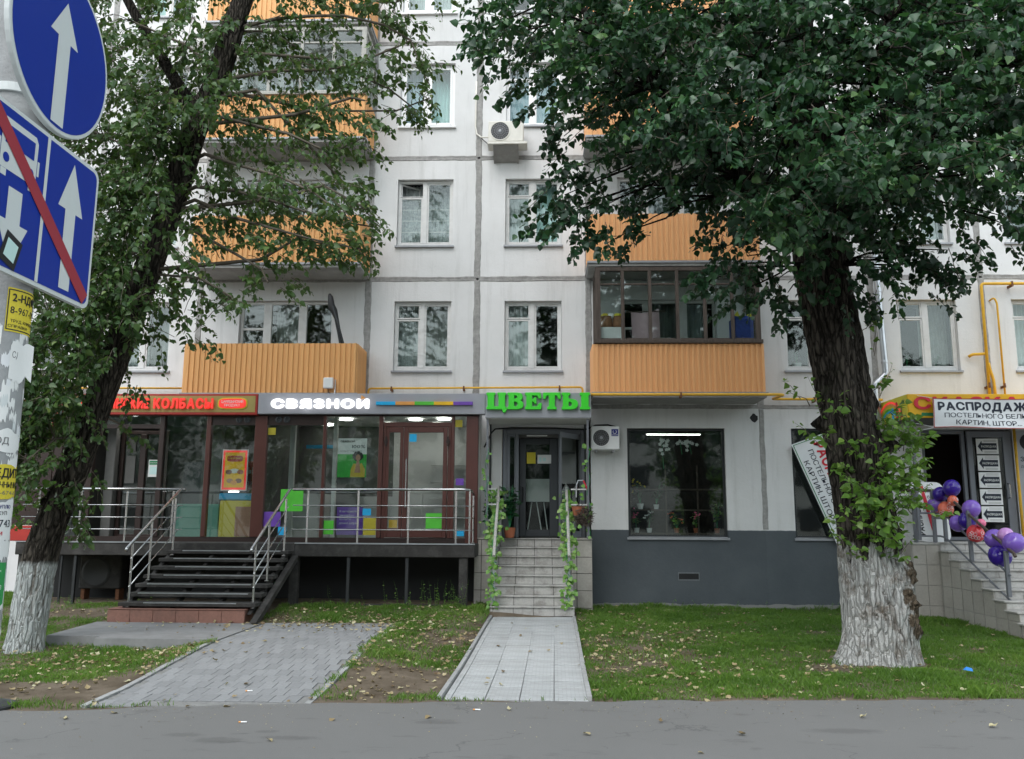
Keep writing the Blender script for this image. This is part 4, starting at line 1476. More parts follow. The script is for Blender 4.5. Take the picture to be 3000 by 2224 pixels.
# ------------------------------------------------------------------ signs over the shop front
rsign = thing("shop_sign", "long olive shop sign in a red border with raised red words and a small badge", "sign", (-7.4, -1.05, 3.75))
b = MB()
b.cbox(-9.36, -5.515, -1.10, -.90, 3.755, 4.165, .008)
b.obj("box", "sign_red", rsign)
MB().box(-9.31, -5.56, -1.104, -1.1005, 3.805, 4.125).obj("face_panel", "sign_olive", rsign)
sign_letters("ПЕТРОВИНСКИЕ", rsign, -9.19, -7.64, 3.88, .185, -1.13, .03, "letter_red", .05, .15)
sign_letters("КОЛБАСЫ", rsign, -7.55, -6.37, 3.88, .185, -1.13, .03, "letter_red", .05, .15)
n = 28
def superell(cx, cz, a, c, k, y):
    return [(cx + a * math.copysign(abs(math.cos(2 * math.pi * i / n)) ** k * (1 + .03 * math.cos(8 * math.pi * i / n)), math.cos(2 * math.pi * i / n)), cz + c * math.copysign(abs(math.sin(2 * math.pi * i / n)) ** k, math.sin(2 * math.pi * i / n))) for i in range(n)]
b = MB(); b.prism(superell(-6.005, 3.975, .285, .115, .45, 0), lambda u, v, d: (u, -d, v), 1.10, 1.115); b.obj("badge_rim", "sticker_yellow", rsign)
b = MB(); b.prism(superell(-6.005, 3.975, .262, .096, .45, 0), lambda u, v, d: (u, -d, v), 1.1155, 1.125); b.obj("badge", "letter_red", rsign)
flat_text("ЦАРИЦЫНСКИЙ", rsign, (-6.22, -1.125, 3.985), (1, 0, 0), (0, 0, 1), .055, .43, "paper_white", .012, lift=.004)
flat_text("ПРОДУКТ", rsign, (-6.16, -1.125, 3.915), (1, 0, 0), (0, 0, 1), .05, .31, "paper_white", .012, lift=.004)
osign = thing("shop_sign", "dark orange sign panel half hidden by leaves at the far left of the shops", "sign", (-9.75, -1.05, 3.6))
b = MB(); b.cbox(-10.15, -9.40, -1.10, -.90, 3.40, 4.16, .008); b.obj("box", "sign_red", osign)
sign_letters("МЯСО", osign, -10.08, -9.5, 3.86, .17, -1.12, .03, "stripe_orange", .04, .08)
wing = thing("wing_wall", "red panelled end wall closing the shop front at the far left", "wall", (-9.8, -.95, 0))
b = MB(); b.cbox(-10.3, -9.53, -1.0, -.8, 1.62, 3.75, .01); b.obj("panel", "brown_dark", wing)
b = MB(); b.cbox(-10.32, -9.53, -1.03, -.8, 1.32, 1.61, .01); b.obj("base_panel", "sign_red", wing)

gsign = thing("shop_sign", "grey shop sign with glowing white capitals and a five colour stripe", "sign", (-3.3, -1.05, 3.77))
b = MB(); b.cbox(-5.505, -1.085, -1.10, -.90, 3.775, 4.175, .006); b.obj("box", "sign_grey", gsign)
b = MB()
for x in (-5.4, -4.3, -3.2, -2.1, -1.2):
    b.box(x, x + .03, -.93, -.50, 3.94, 3.97)
b.obj("bracket", "grey_alu_dark", gsign)
sign_letters("СВЯЗНОИ", gsign, -5.23, -3.32, 3.885, .165, -1.135, .05, "letter_white", .065, .16)
b = MB(); b.prism([(-3.48, 4.058), (-3.40, 4.085), (-3.475, 4.135)], lambda u, v, d: (u, -d, v), 1.12, 1.17); b.obj("orange_accent", "stripe_orange", gsign)
for i, m in enumerate(("stripe_blue", "stripe_orange", "stripe_green", "stripe_yellow", "stripe_purple")):
    b = MB(); b.cbox(-3.19 + i * .374, -3.19 + (i + 1) * .374 - .001, -1.15, -1.10, 3.945, 4.012, .003); b.obj("stripe", m, gsign)

# ------------------------------------------------------------------ raised deck in front of the glazed shops
deck = thing("shop_deck", "raised dark concrete deck on thin posts in front of the glazed shops", "deck", (-5.3, -1.4, 0.2))
def slab_part(x0, x1, y0, y1):
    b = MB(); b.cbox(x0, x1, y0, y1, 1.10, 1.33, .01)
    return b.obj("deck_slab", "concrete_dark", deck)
slab_part(-9.55, -6.66, -1.90, -.60); slab_part(-6.655, -4.435, -1.88, -.60); slab_part(-4.43, -1.19, -1.90, -.60)
b = MB(); b.box(-9.55, -6.66, -1.915, -1.88, 1.325, 1.345); b.box(-4.43, -1.19, -1.915, -1.88, 1.325, 1.345); b.obj("edge_strip", "galvanised", deck)
for x0, x1, d in ((-4.52, -4.37, .08), (-3.485, -3.43, .03), (-2.43, -2.375, .03), (-1.47, -1.32, .08), (-8.47, -8.42, .03), (-8.71, -8.68, .02), (-9.5, -9.38, .08)):
    b = MB(); b.cbox(x0, x1, -1.86, -1.86 + d * 2, gz((x0 + x1) / 2, -1.86) - .08, 1.10, .004); b.obj("post", "concrete_dark" if d > .05 else "trim_dark", deck)
b = MB(); b.box(-9.5, -1.25, -.62, -.58, -.2, 1.10); b.obj("deck_shade_board", "black_rubber", deck)  # board coloured near black to stand for the deep shade under the deck
b = MB(); b.box(-9.5, -6.7, -1.82, -1.74, .10, .20); b.box(-4.37, -1.47, -1.83, -1.74, .10, .275); b.obj("bottom_sill", "concrete_dark", deck)

# main stairs: open concrete treads between two stringers on a red tiled footing
stairs = thing("staircase", "wide flight of open dark treads with red tiled footing rising to deck", "stairs", (-5.57, -3.0, 0.2))
for i in range(7):
    zt, yf = 1.33 - .125 * (i + 1), -1.90 - .27 * (i + 1) + .02
    b = MB()
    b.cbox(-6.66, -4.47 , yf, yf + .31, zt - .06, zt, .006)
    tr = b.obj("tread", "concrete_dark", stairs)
    b = MB(); b.box(-6.50 + random.uniform(0, .3), -4.75 + random.uniform(-.2, .15), yf - .003, yf + .035, zt - .012, zt + .003); b.obj("nosing", "galvanised", tr)
for x in (-6.62, -5.85, -5.15, -4.56):
    b = MB()
    b.prism([(-3.80, .36), (-3.62, .36), (-1.92, 1.15), (-1.92, 1.24), (-2.0, 1.24)], lambda u, v, d: (x + d, u, v - .07), -.03, .03)
    b.obj("stringer", "concrete_dark", stairs)
b = MB()   # slanting edge beam on the right
b.prism([(-4.05, .19), (-3.80, .19), (-1.92, 1.02), (-1.92, 1.12)], lambda u, v, d: (d, u, v), -4.46, -4.36)
b.obj("edge_beam", "concrete_dark", stairs)
b = MB(); b.cbox(-6.755, -4.615, -3.85, -3.44, .05, .355, .01); ft = b.obj("footing", "red_tile", stairs)
nt_ = 6
for i in range(nt_):
    x0 = -6.77 + i * 2.17 / nt_
    b = MB(); b.cbox(x0 + .003, x0 + 2.17 / nt_ - .003, -3.865, -3.851, .13, .345, .004); b.obj("face_tile", "red_tile", ft)
    for j in range(1):
        b = MB(); b.cbox(x0 + .003, x0 + 2.17 / nt_ - .003, -3.868, -3.45, .355, .367, .004); b.obj("top_tile", "red_tile", ft)

def railing(name, label, parts_loc):
    return thing(name, label, "railing", parts_loc, "stainless steel railings of the shop deck")
def posts_and_rails(root, posts, top, rails, top_r=.024, end=True):
    for x, y, z0, z1 in posts:
        b = MB(); b.tube([(x, y, z0), (x, y, z1)], .0175, 10)
        b.tube([(x, y, z0), (x, y, z0 + .012)], .04, 12)
        b.obj("post", "steel", root, smooth=False)
    b = MB(); b.tube(top, top_r, 12); b.obj("handrail", "steel", root, smooth=True)
    for r in rails:
        b = MB(); b.tube(r, .0095, 8); b.obj("cross_rail", "steel", root, smooth=True)
DZ = 1.335
# right run, from the stair head along the front and back to the wall
rr = railing("railing", "steel railing along the right part of the deck in front of brown door", (-2.9, -1.88, DZ))
posts_and_rails(rr, [(-4.23, -1.87, DZ, 2.28), (-3.31, -1.87, DZ, 2.28), (-2.395, -1.87, DZ, 2.28), (-1.535, -1.87, DZ, 2.28), (-1.29, -1.87, DZ, 2.28), (-1.29, -1.05, DZ, 2.22)],
    [(-4.52, -1.87, 2.295), (-1.40, -1.87, 2.305), (-1.31, -1.86, 2.30), (-1.285, -1.80, 2.295), (-1.285, -1.0, 2.25)],
    [[(-4.50, -1.885, z), (-1.30, -1.885, z), (-1.275, -1.86, z), (-1.275, -1.0, z)] for z in (2.01, 1.80, 1.58)])
ll = railing("railing", "steel railing along the left part of the deck before the dark entrance", (-7.9, -1.88, DZ))
posts_and_rails(ll, [(-9.2, -1.87, DZ, 2.25), (-8.42, -1.87, DZ, 2.25), (-7.565, -1.87, DZ, 2.25), (-6.71, -1.87, DZ, 2.25)],
    [(-9.5, -1.87, 2.29), (-6.50, -1.87, 2.29)], [[(-9.5, -1.885, z), (-6.52, -1.885, z)] for z in (2.0, 1.78, 1.565)])
for x, lab, s in ((-6.56, "sloping steel handrail on the left side of the dark main stairs", -1), (-4.56, "sloping steel handrail on the right side of the dark main stairs", 1)):
    t = railing("stair_railing", lab, (x, -2.9, .36))
    # three posts; handrail slopes parallel to the stairs
    posts_and_rails(t, [(x, -3.62, .367, 1.37), (x, -2.98, .745, 1.75), (x, -2.10, 1.12, 2.12)],
        [(x + .0, -3.84, 1.255), (x, -3.80, 1.30), (x, -1.98, 2.26), (x, -1.90, 2.29)],
        [[(x + .0, -3.66, 1.37 - dz + .02), (x, -1.97, 2.22 - dz + .04)] for dz in (.27, .49, .71)])

# air conditioner standing in the dark under the deck
ud = thing("air_conditioner", "dark outdoor unit with big fan standing under the left deck", "air conditioner", (-8.35, -.95, .2))
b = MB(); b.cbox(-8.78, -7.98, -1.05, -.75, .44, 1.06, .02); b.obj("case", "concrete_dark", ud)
b = MB(); b.lathe([(.27, 0), (.28, .01), (.24, .02), (.05, .006)], (0, 0, 0), 24)
b.v = [(-8.46 + p[0], -1.052 - p[2], .75 + p[1]) for p in b.v]
b.obj("fan_grille", "fan_dark", ud)
b = MB(); b.box(-8.75, -8.68, -1.0, -.8, .1, .44); b.box(-8.08, -8.01, -1.0, -.8, .1, .44); b.obj("foot", "rust", ud)

# ------------------------------------------------------------------ flower shop entrance
fl = thing("entrance_porch", "flower shop porch with granite tiled stairs, side blocks, posts and canopy box", "porch", (-.15, -1.1, .1))
b = MB(); b.cbox(-1.078, .952, -1.10, 0.0 - .002, 3.705, 4.19, .006); b.obj("canopy", "sign_grey", fl)
b = MB(); b.box(-1.06, .935, -1.08, -.02, 3.695, 3.704); b.obj("soffit", "interior_white", fl)
for x in (-1.035, .885):
    for y in (-1.03, -.06):
        b = MB(); b.cbox(x - .02, x + .02, y - .02, y + .02, 1.43, 3.70, .003); b.obj("post", "grey_alu" if y < -.5 else "trim_dark", fl)
def tiled_block(x0, x1, y0, zb, zt, cols, rows):
    b = MB(); b.box(x0 + .01, x1 - .01, y0 + .012, -.002, zb, zt - .015); blkb = b.obj("side_block", "concrete_dark", fl)
    for i in range(len(cols) - 1):
        for j in range(len(rows) - 1):
            b = MB(); b.cbox(cols[i] + .005, cols[i + 1] - .005, y0, y0 + .0115, rows[j] + .005, rows[j + 1] - .005, .004); b.obj("wall_tile", "granite_tile", blkb)
    b = MB(); b.cbox(x0 - .005, x1 + .005, y0 - .005, -.003, zt - .0145, zt + .012, .004); b.obj("cap_tile", "granite_tile", blkb)
    for j in range(len(rows) - 1):   # the two short sides, seen when one steps aside
        for k in range(3):
            ya, yb = y0 + .013 + k * (-.01 - y0) / 3, y0 + .013 + (k + 1) * (-.01 - y0) / 3 - .006
            for xs in (x0, x1 - .01):
                b = MB(); b.box(xs, xs + .0098, ya, yb, rows[j] + .003, rows[j + 1] - .003); b.obj("wall_tile", "granite_tile", blkb)
tiled_block(-1.27, -.885, -.95, .0, 1.42, [-1.27, -1.135, -.885], [.0, .155, .47, .785, 1.10, 1.40])
tiled_block(.56, .955, -.95, .0, 1.42, [.56, .665, .955], [.0, .155, .47, .785, 1.085, 1.40])
# eight steps
for i in range(8):
    zt, yf = 1.415 - i * .163, -.20 - i * .255
    xa, xb = -.875 - .001 * i - (.03 if i > 4 else 0), .545 + .001 * i + (.03 if i > 4 else 0)
    zl = zt - .163
    b = MB(); b.box(xa + .01, xb - .01, yf + .02, yf + (.56 if i else .23), zl - .3 if i < 7 else 0, zt - .022); st = b.obj("step", "concrete_dark", fl)
    w4 = (xb - xa) / 4.17
    for k in range(5):
        x0 = xa + (0 if k == 0 else .17 * w4 + (k - 1) * w4)
        x1 = x0 + (.17 * w4 if k == 0 else w4)
        b = MB(); b.cbox(x0 + .004, x1 - .004, yf + .008, yf + .0195, zl + .002, zt - .024, .003); b.obj("riser_tile", "stair_tile", st)
        b = MB(); b.cbox(x0 + .001, x1 - .001, yf - .022, yf + .27, zt - .0215, zt + random.uniform(-.002, .003), .006); b.obj("tread_tile", "stair_tile", st)
# door set: frame, narrow left light, dark inner door, outer leaf swung open to the right
b = MB()
b.cbox(-.78, -.70, .0, .10, 1.43, 3.60, .006); b.cbox(.80, .88, .0, .10, 1.43, 3.60, .006); b.cbox(-.70, .80, .005, .095, 3.50, 3.60, .006)
b.cbox(.345, .40, .005, .095, 1.43, 3.50, .006); b.cbox(-.52, -.46, .002, .11, 1.43, 3.50, .006)
dfm = b.obj("door_frame", "grey_alu", fl)
leaf_door(-.70, -.52, -.64, -.55, 1.60, 3.45, .05, fl, "grey_alu", "side_light", "glass", 3.50, 1.44)
ind = leaf_door(-.455, .34, -.32, .165, 1.58, 3.32, .30, fl, "grey_alu_dark", "door", "glass", 3.44, 1.44)
MB().tube([(-.385, .27, 2.43), (-.385, .20, 2.41), (-.385, .20, 2.17), (-.385, .27, 2.15)], .016, 8).obj("handle", "black_rubber", ind)
b = MB(); b.box(-.30, -.12, .255, .262, 2.92, 3.15); b.box(-.08, .20, .255, .262, 2.92, 3.10, 1); b.box(-.05, .0, .2535, .2545, 2.96, 3.05, 2); b.box(.03, .09, .2535, .2545, 2.97, 3.04, 2)
b.obj("notice", ["sticker_yellow", "paper_white", "curtain_mint"], ind)
ol = MB()
w_ = .82
for q in ((0, .06, 0, 2.04), (w_ - .06, w_, 0, 2.04), (.06, w_ - .06, 0, .12), (.06, w_ - .06, 1.94, 2.04)):
    ol.cbox(q[0], q[1], -.025, .025, 1.44 + q[2], 1.44 + q[3], .005)
ang = R(-58)
def swing(mb):
    mb.v = [(.80 - p[0] * math.cos(ang), -.02 + p[0] * math.sin(ang) - p[1] * math.cos(ang) * .0 + p[1] * math.cos(ang), p[2]) for p in mb.v]
    return mb
swing(ol); olo = ol.obj("open_leaf", "grey_alu", fl)
g2 = MB().box(.06, w_ - .06, -.004, .004, 1.56, 3.38); swing(g2); g2.obj("pane", "shop_glass", olo)
b = MB(); b.box(-.44, .33, .9, 1.7, 1.40, 1.43); b.box(-.79, .9, .32, .34, 3.45, 3.62); b.obj("threshold", "floor_tile", fl)
b = MB(); b.box(-.35, .18, .55, .57, 2.15, 2.62); b.obj("inside_board", "interior_white", fl)
b = MB()
for a0, a1 in (((-.30, .5, 1.45), (-.20, .7, 2.14)), ((.02, .5, 1.45), (-.10, .7, 2.14)), ((.14, .5, 1.45), (.05, .7, 2.14)), ((-.3, .5, 1.52), (.12, .5, 1.50))):
    b.tube([a0, a1], .012, 5)
b.obj("easel", "paper_white", fl)
b = MB(); b.box(-.30, .12, .02, .05, 3.46, 3.485); b.obj("lamp_tube", "paper_white", fl)
fr = MB()
fr.quad((-.8, 1.69, 1.3), (.9, 1.69, 1.3), (.9, 1.69, 3.7), (-.8, 1.69, 3.7)); fr.quad((-.8, .35, 1.3), (-.8, 1.69, 1.3), (-.8, 1.69, 3.7), (-.8, .35, 3.7)); fr.quad((.9, .35, 1.3), (.9, .35, 3.7), (.9, 1.69, 3.7), (.9, 1.69, 1.3)); fr.quad((-.8, .35, 3.62), (-.8, 1.69, 3.62), (.9, 1.69, 3.62), (.9, .35, 3.62))
fr.obj("room_shell", "room_dark", fl)

# green slab-serif letters on the canopy
gl = thing("flower_sign", "bright green raised slab serif letters fixed to the grey porch canopy", "sign", (-.06, -1.14, 3.85))
GLY = {
 "ts": [[(0, 1), (.42, 1), (.42, .88), (.36, .86), (.36, .15), (.62, .15), (.62, .86), (.56, .88), (.56, 1), (.98, 1), (.98, .88), (.92, .86), (.92, .14), (1.0, .12), (1.02, -.04), (.93, -.19), (.86, -.19), (.78, 0), (0, 0), (0, .12), (.06, .14), (.06, .86), (0, .88)]],
 "ve": [[(0, 1), (.55, 1), (.74, .97), (.85, .86), (.86, .70), (.80, .59), (.70, .54), (.83, .47), (.91, .33), (.90, .17), (.80, .05), (.6, 0), (0, 0), (0, .12), (.07, .14), (.07, .86), (0, .88)],
        [(.36, .86), (.36, .62), (.50, .63), (.57, .70), (.57, .79), (.51, .86)], [(.36, .47), (.36, .14), (.52, .15), (.60, .23), (.60, .37), (.52, .46)]],
 "ye": [[(0, 1), (.84, 1), (.86, .66), (.75, .66), (.68, .84), (.36, .86), (.36, .59), (.47, .60), (.52, .70), (.60, .70), (.60, .35), (.52, .35), (.47, .46), (.36, .46), (.36, .14), (.66, .15), (.78, .36), (.90, .36), (.86, 0), (0, 0), (0, .12), (.07, .14), (.07, .86), (0, .88)]],
 "te": [[(0, 1), (1, 1), (1.0, .64), (.90, .64), (.83, .84), (.66, .86), (.66, .14), (.76, .12), (.76, 0), (.24, 0), (.24, .12), (.34, .14), (.34, .86), (.17, .84), (.10, .64), (0, .64)]],
 "soft": [[(0, 1), (.46, 1), (.46, .88), (.36, .86), (.36, .61), (.6, .61), (.8, .54), (.89, .40), (.88, .19), (.77, .05), (.56, 0), (0, 0), (0, .12), (.07, .14), (.07, .86), (0, .88)], [(.36, .47), (.36, .14), (.50, .15), (.58, .23), (.58, .37), (.50, .46)]],
 "bar": [[(0, 1), (.46, 1), (.46, .88), (.39, .86), (.39, .14), (.46, .12), (.46, 0), (0, 0), (0, .12), (.07, .14), (.07, .86), (0, .88)]],
}
for key, x0, x1 in (("ts", -1.055, -.665), ("ve", -.655, -.345), ("ye", -.315, 0.005), ("te", .03, .365), ("soft", .385, .695), ("bar", .735, .925)):
    cs = [round_poly(c, .035) for c in GLY[key]]
    wmax = max(p[0] for p in cs[0])
    vs, fs = outline_mesh(cs, .06, .022)
    b = MB(); b.add([(x0 + .008 + (x1 - x0 - .012) * p[0] / wmax, -1.135 - p[2] * .55, 3.865 + .315 * p[1]) for p in vs], fs)
    b.obj("letter", "letter_green", gl)

# porch handrails with posts
for x, lab in ((-.84, "ivy wrapped pale handrail on the left of the flower shop stairs"), (.49, "ivy wrapped pale handrail on the right of the flower shop stairs")):
    t = thing("stair_railing", lab, "railing", (x, -1.95, .3), "pale handrails of the flower shop stairs")
    for y, z0, z1 in ((-1.93, .28, 1.18), (-.5, 1.25, 2.35)):
        b = MB(); b.cbox(x - .022, x + .022, y - .022, y + .022, z0, z1, .003); b.obj("post", "galvanised", t)
    b = MB(); b.tube([(x, -2.02, 1.14), (x, -.42, 2.40)], .028, 8); b.obj("handrail", "frame_grey_wood", t)
    for dz in (.35, .7):
        b = MB(); b.tube([(x, -1.93, 1.16 - dz), (x, -.5, 2.33 - dz)], .009, 6); b.obj("cross_rail", "galvanised", t)
# small side rails on the two blocks
for x0, x1, lab in ((-1.03, -.86, "short pale side rail on the left porch block"), (.56, .87, "short pale side rail on the right porch block")):
    t = thing("side_rail", lab, "railing", ((x0 + x1) / 2, -.95, 1.43))
    for z in (1.75, 2.05, 2.34):
        b = MB(); b.cbox(x0, x1, -.96, -.935, z, z + .025, .003); b.obj("cross_rail", "frame_white", t)
cb = thing("cable", "thick black cable strung under the porch canopy to the air conditioner", "cable", (-.1, -.1, 3.6))
MB().tube([(-1.16, -.10, 3.22), (-1.08, -.10, 3.38), (-1.02, -.06, 3.52), (-.94, -.05, 3.60), (-.6, -.05, 3.625), (.3, -.05, 3.62), (.88, -.05, 3.59), (.97, -.05, 3.62), (1.1, -.05, 3.68), (1.35, -.05, 3.69), (1.5, -.05, 3.655), (1.565, -.05, 3.55), (1.58, -.05, 3.35), (1.57, -.08, 3.22)], .016, 8).obj("sheath", "black_rubber", cb, smooth=True)

def ac_unit(name, label, x0, x1, z0, z1, y0, y1, fx, fz, fr_, m, group=None):
    t = thing(name, label, "air conditioner", ((x0 + x1) / 2, (y0 + y1) / 2, z0), group)
    b = MB(); b.cbox(x0, x1, y0, y1, z0, z1, .018); b.obj("case", m, t)
    b = MB(); b.lathe([(fr_ + .02, 0), (fr_ + .018, .012), (fr_, .012), (fr_ - .004, .001)], (0, 0, 0), 28)
    b.v = [(fx + p[0], y0 - p[2] - .001, fz + p[1]) for p in b.v]
    b.obj("fan_ring", m, t)
    b = MB(); b.lathe([(fr_ - .004, 0), (fr_ - .006, .002)], (0, 0, 0), 28)
    b.v = [(fx + p[0], y0 - p[2] - .0012, fz + p[1]) for p in b.v]
    g = b.obj("fan", "fan_dark", t)
    b = MB()
    for k in range(22):
        a = 2 * math.pi * k / 22
        b.tube([(fx + .04 * math.cos(a), y0 - .009, fz + .04 * math.sin(a)), (fx + (fr_ - .003) * math.cos(a + .35), y0 - .008, fz + (fr_ - .003) * math.sin(a + .35))], .0022, 4, False)
    for rr_ in (.35, .6, .82):
        b.tube([(fx + fr_ * rr_ * math.cos(2 * math.pi * k / 20), y0 - .0085, fz + fr_ * rr_ * math.sin(2 * math.pi * k / 20)) for k in range(21)], .002, 4, False)
    b.sphere((fx, y0 - .008, fz), .035, .008, .035, 12, 6)
    b.obj("fan_guard", "sill_metal", t)
    return t
a1 = ac_unit("air_conditioner", "white outdoor unit with round fan and navy label beside the big flower window", .995, 1.555, 3.16, 3.63, -.36, -.10, 1.19, 3.395, .165, "white_plastic")
MB().box(1.395, 1.53, -.3635, -.3605, 3.43, 3.57).obj("label_plate", "navy_print", a1)
b = MB(); b.tube([(1.46 + .035 * math.cos(q), -.365, 3.515 + .035 * math.sin(q)) for q in [i * .35 - 3.9 for i in range(15)]], .006, 4); b.obj("logo", "paper_white", a1)
flat_text("DAICHI", a1, (1.405, -.364, 3.445), (1, 0, 0), (0, 0, 1), .022, .115, "paper_white", .01)
b = MB(); b.box(1.08, 1.11, -.34, -.001, 3.12, 3.155); b.box(1.42, 1.45, -.34, -.001, 3.12, 3.155); b.obj("bracket", "sill_metal", a1)
a2 = ac_unit("air_conditioner", "beige outdoor unit on a wide bracket high beside the central wall joint", -1.12, -.375, 9.64, 10.11, -.46, -.14, -.875, 9.88, .195, "beige_plastic")
b = MB(); b.cbox(-1.135, -.30, -.48, -.12, 9.585, 9.635, .004)
b.obj("tray", "beige_plastic", a2)
b = MB(); b.prism([(-.44, 9.58), (-.02, 9.58), (-.02, 9.34)], lambda u, v, d: (d, u, v), -1.02, -.99); b.prism([(-.44, 9.58), (-.02, 9.58), (-.02, 9.34)], lambda u, v, d: (d, u, v), -.52, -.49)
b.quad((-1.0, -.43, 9.575), (-.5, -.43, 9.575), (-.5, -.03, 9.36), (-1.0, -.03, 9.36))
b.obj("bracket", "concrete", a2)
b = MB(); b.sphere((-.53, -.462, 10.04), .07, .004, .025, 14, 6); b.obj("logo", "navy_print", a2)
MB().tube([(-1.42, -.012, 11.25), (-1.425, -.02, 10.7), (-1.43, -.02, 10.2), (-1.40, -.03, 10.02), (-1.30, -.08, 9.92), (-1.12, -.2, 9.86)], .018, 8).obj("hose", "beige_plastic", a2, smooth=True)
MB().tube([(-1.36, -.04, 9.98), (-1.20, -.1, 9.80), (-1.05, -.2, 9.62)], .010, 6).obj("hose", "trim_dark", a2, smooth=True)

# ------------------------------------------------------------------ big flower shop window and its neighbour
def shop_window(label, x0, x1, z0, z1):
    t = thing("shop_window", label, "window", ((x0 + x1) / 2, .1, z0))
    b = MB(); bars(b, x0 + .004, x1 - .004, z0 + .004, z1 - .004, .045, .06, .14); b.obj("frame", "trim_dark", t)
    pane(x0 + .045, x1 - .045, z0 + .05, z1 - .05, t, .10, "display_glass")
    b = MB(); b.add([(x0 - .03, .06, z0 + .02), (x1 + .03, .06, z0 + .02), (x1 + .03, -.04, z0 - .005), (x0 - .03, -.04, z0 - .005), (x0 - .03, -.04, z0 - .04), (x1 + .03, -.04, z0 - .04)], [(0, 3, 2, 1), (3, 4, 5, 2)])
    b.obj("sill", "sill_metal", t)
    return t
sw1 = shop_window("large dark flower shop window above the grey plinth showing plants and a lit tube", 1.74, 3.71, 1.44, 3.63)
rm = room(1.5, 3.95, 1.30, 3.70, .36, 1.7, "room_dark", sw1)
MB().cbox(2.22, 3.35, .70, .73, 3.562, 3.582, .005).obj("tube_lamp", "lamp_glow", sw1)
b = MB()
for z in (1.5, 1.98, 2.4):
    b.box(1.80, 3.68, .42, .95, z, z + .025)
for x in (1.82, 2.55, 3.2):
    b.box(x, x + .03, .45, .48, 1.45, 2.9)
b.obj("shelf", "frame_old_wood", sw1)
sw2 = shop_window("dark ground floor window behind the big trunk with a fallen banner across it", 5.04, 6.55, 1.44, 3.63)
room(4.8, 6.8, 1.30, 3.70, .36, 1.7, "room_dark", sw2)
fc = 0
def orchid(x, y, z, n, lab, drop=.5):
    t = thing("orchid", lab, "flower", (x, y, z), "white orchids hanging inside the flower shop window")
    MB().tube([(x, y, z + .12), (x + .03, y, z), (x + .06, y, z - drop)], .006, 5).obj("stem", "ink_green", t)
    for k in range(n):
        cx, cz = x + random.uniform(-.12, .12) + .06, z + .05 - abs(random.gauss(0, .5)) * drop * .6
        b = MB()
        for q in range(5):
            a = 2 * math.pi * q / 5 + k
            ca, sa = math.cos(a), math.sin(a)
            b.add([(cx, y - .01, cz), (cx + .022 * ca - .014 * sa, y - .018, cz + .022 * sa + .014 * ca), (cx + .042 * ca, y - .012, cz + .042 * sa), (cx + .022 * ca + .014 * sa, y - .018, cz + .022 * sa - .014 * ca)], [(0, 1, 2, 3)])
        b.obj("bloom", "petal_white", t)
orchid(2.45, .30, 3.38, 14, "long spray of white orchids hanging left in the flower window", .55)
orchid(2.83, .30, 3.37, 9, "short spray of white orchids in the middle of the flower window", .25)
orchid(3.02, .30, 3.33, 6, "smallest spray of white orchids right of the middle in the flower window", .2)
def pot_plant(x, y, z, h, n, lab, m="leaf_ivy", potm="white_plastic", pr=.06, group="potted plants in the flower window", spread=.18, ls=.07, flower=None):
    t = thing("potted_plant", lab, "plant", (x, y, z), group)
    b = MB(); b.lathe([(pr * .7, 0), (pr, pr * 1.6), (pr * .9, pr * 1.6), (pr * .85, pr * 1.3)], (x, y, z), 14); b.obj("pot", potm, t)
    LV.append((t, x, y, z + pr * 1.5, h, n, m, spread, ls, flower))
    return t
LV = []
# ------------------------------------------------------------------ linen shop on the right
ls = thing("linen_shop_entrance", "right shop entrance with yellow canopy box, open dark door and grey glazed leaf", "shop entrance", (8.4, -.6, 1.4))
b = MB(); b.cbox(6.875, 11.5, -1.25, -.002, 3.70, 4.15, .006); b.obj("canopy", "canopy_yellow", ls)
b = MB(); b.box(6.862, 6.8735, -1.23, -.02, 3.705, 4.145); b.obj("side_panel", "canopy_lime", ls)
b = MB(); b.box(6.89, 11.4, -1.22, -.02, 3.69, 3.699); b.obj("soffit", "interior_grey", ls)
# rainbow and simple painted figures on the side panel (faces -X)
def on_side(u, v, d=0.0):
    return (6.8605 - d, -1.2 + u, 3.71 + v)
for k, m in enumerate(("letter_red", "stripe_orange", "sticker_yellow", "stripe_green", "stripe_blue")):
    r0, r1 = .60 - k * .045, .60 - (k + 1) * .045
    vs, fs = [], []
    for i in range(13):
        a = R(28 + i * 9)
        for rr_ in (r0, r1):
            vs.append(on_side(.78 - rr_ * math.cos(a) * 1.15, -.20 + rr_ * math.sin(a), .0004 * k))
    for i in range(12):
        fs.append((2 * i, 2 * i + 1, 2 * i + 3, 2 * i + 2))
    MB().add(vs, fs).obj("painted_rainbow", m, ls)
for cx, h, m in ((.42, .26, "ink_red"), (.62, .17, "stripe_blue"), (.22, .14, "terracotta")):
    b = MB()
    b.add([on_side(cx - .06, .03, .003), on_side(cx + .06, .03, .003), on_side(cx + .035, h, .003), on_side(cx - .035, h, .003)], [(0, 1, 2, 3)])
    b.add([on_side(cx + .05 * math.cos(i * .5236), h + .045 + .05 * math.sin(i * .5236), .0035) for i in range(12)], [tuple(range(12))])
    b.obj("painted_figure", m, ls)
sign_letters("СКАЗКА", ls, 6.98, 8.95, 3.87, .22, -1.262, .012, "ink_red", .035, .10, "letter")
b = MB(); b.add([(7.10, -1.2535, 3.735), (7.40, -1.2535, 3.735), (7.42, -1.2535, 3.79), (7.12, -1.2535, 3.80)], [(0, 1, 2, 3)]); b.obj("painted_mark", "ink_green", ls)
b = MB(); b.cbox(6.93, 6.98, -1.2, -1.15, 1.45, 3.69, .004); b.obj("post", "grey_alu", ls)
b = MB(); bars(b, 7.63, 8.50, 1.42, 3.60, .07, .05, .13); b.obj("door_frame", "grey_alu", ls)
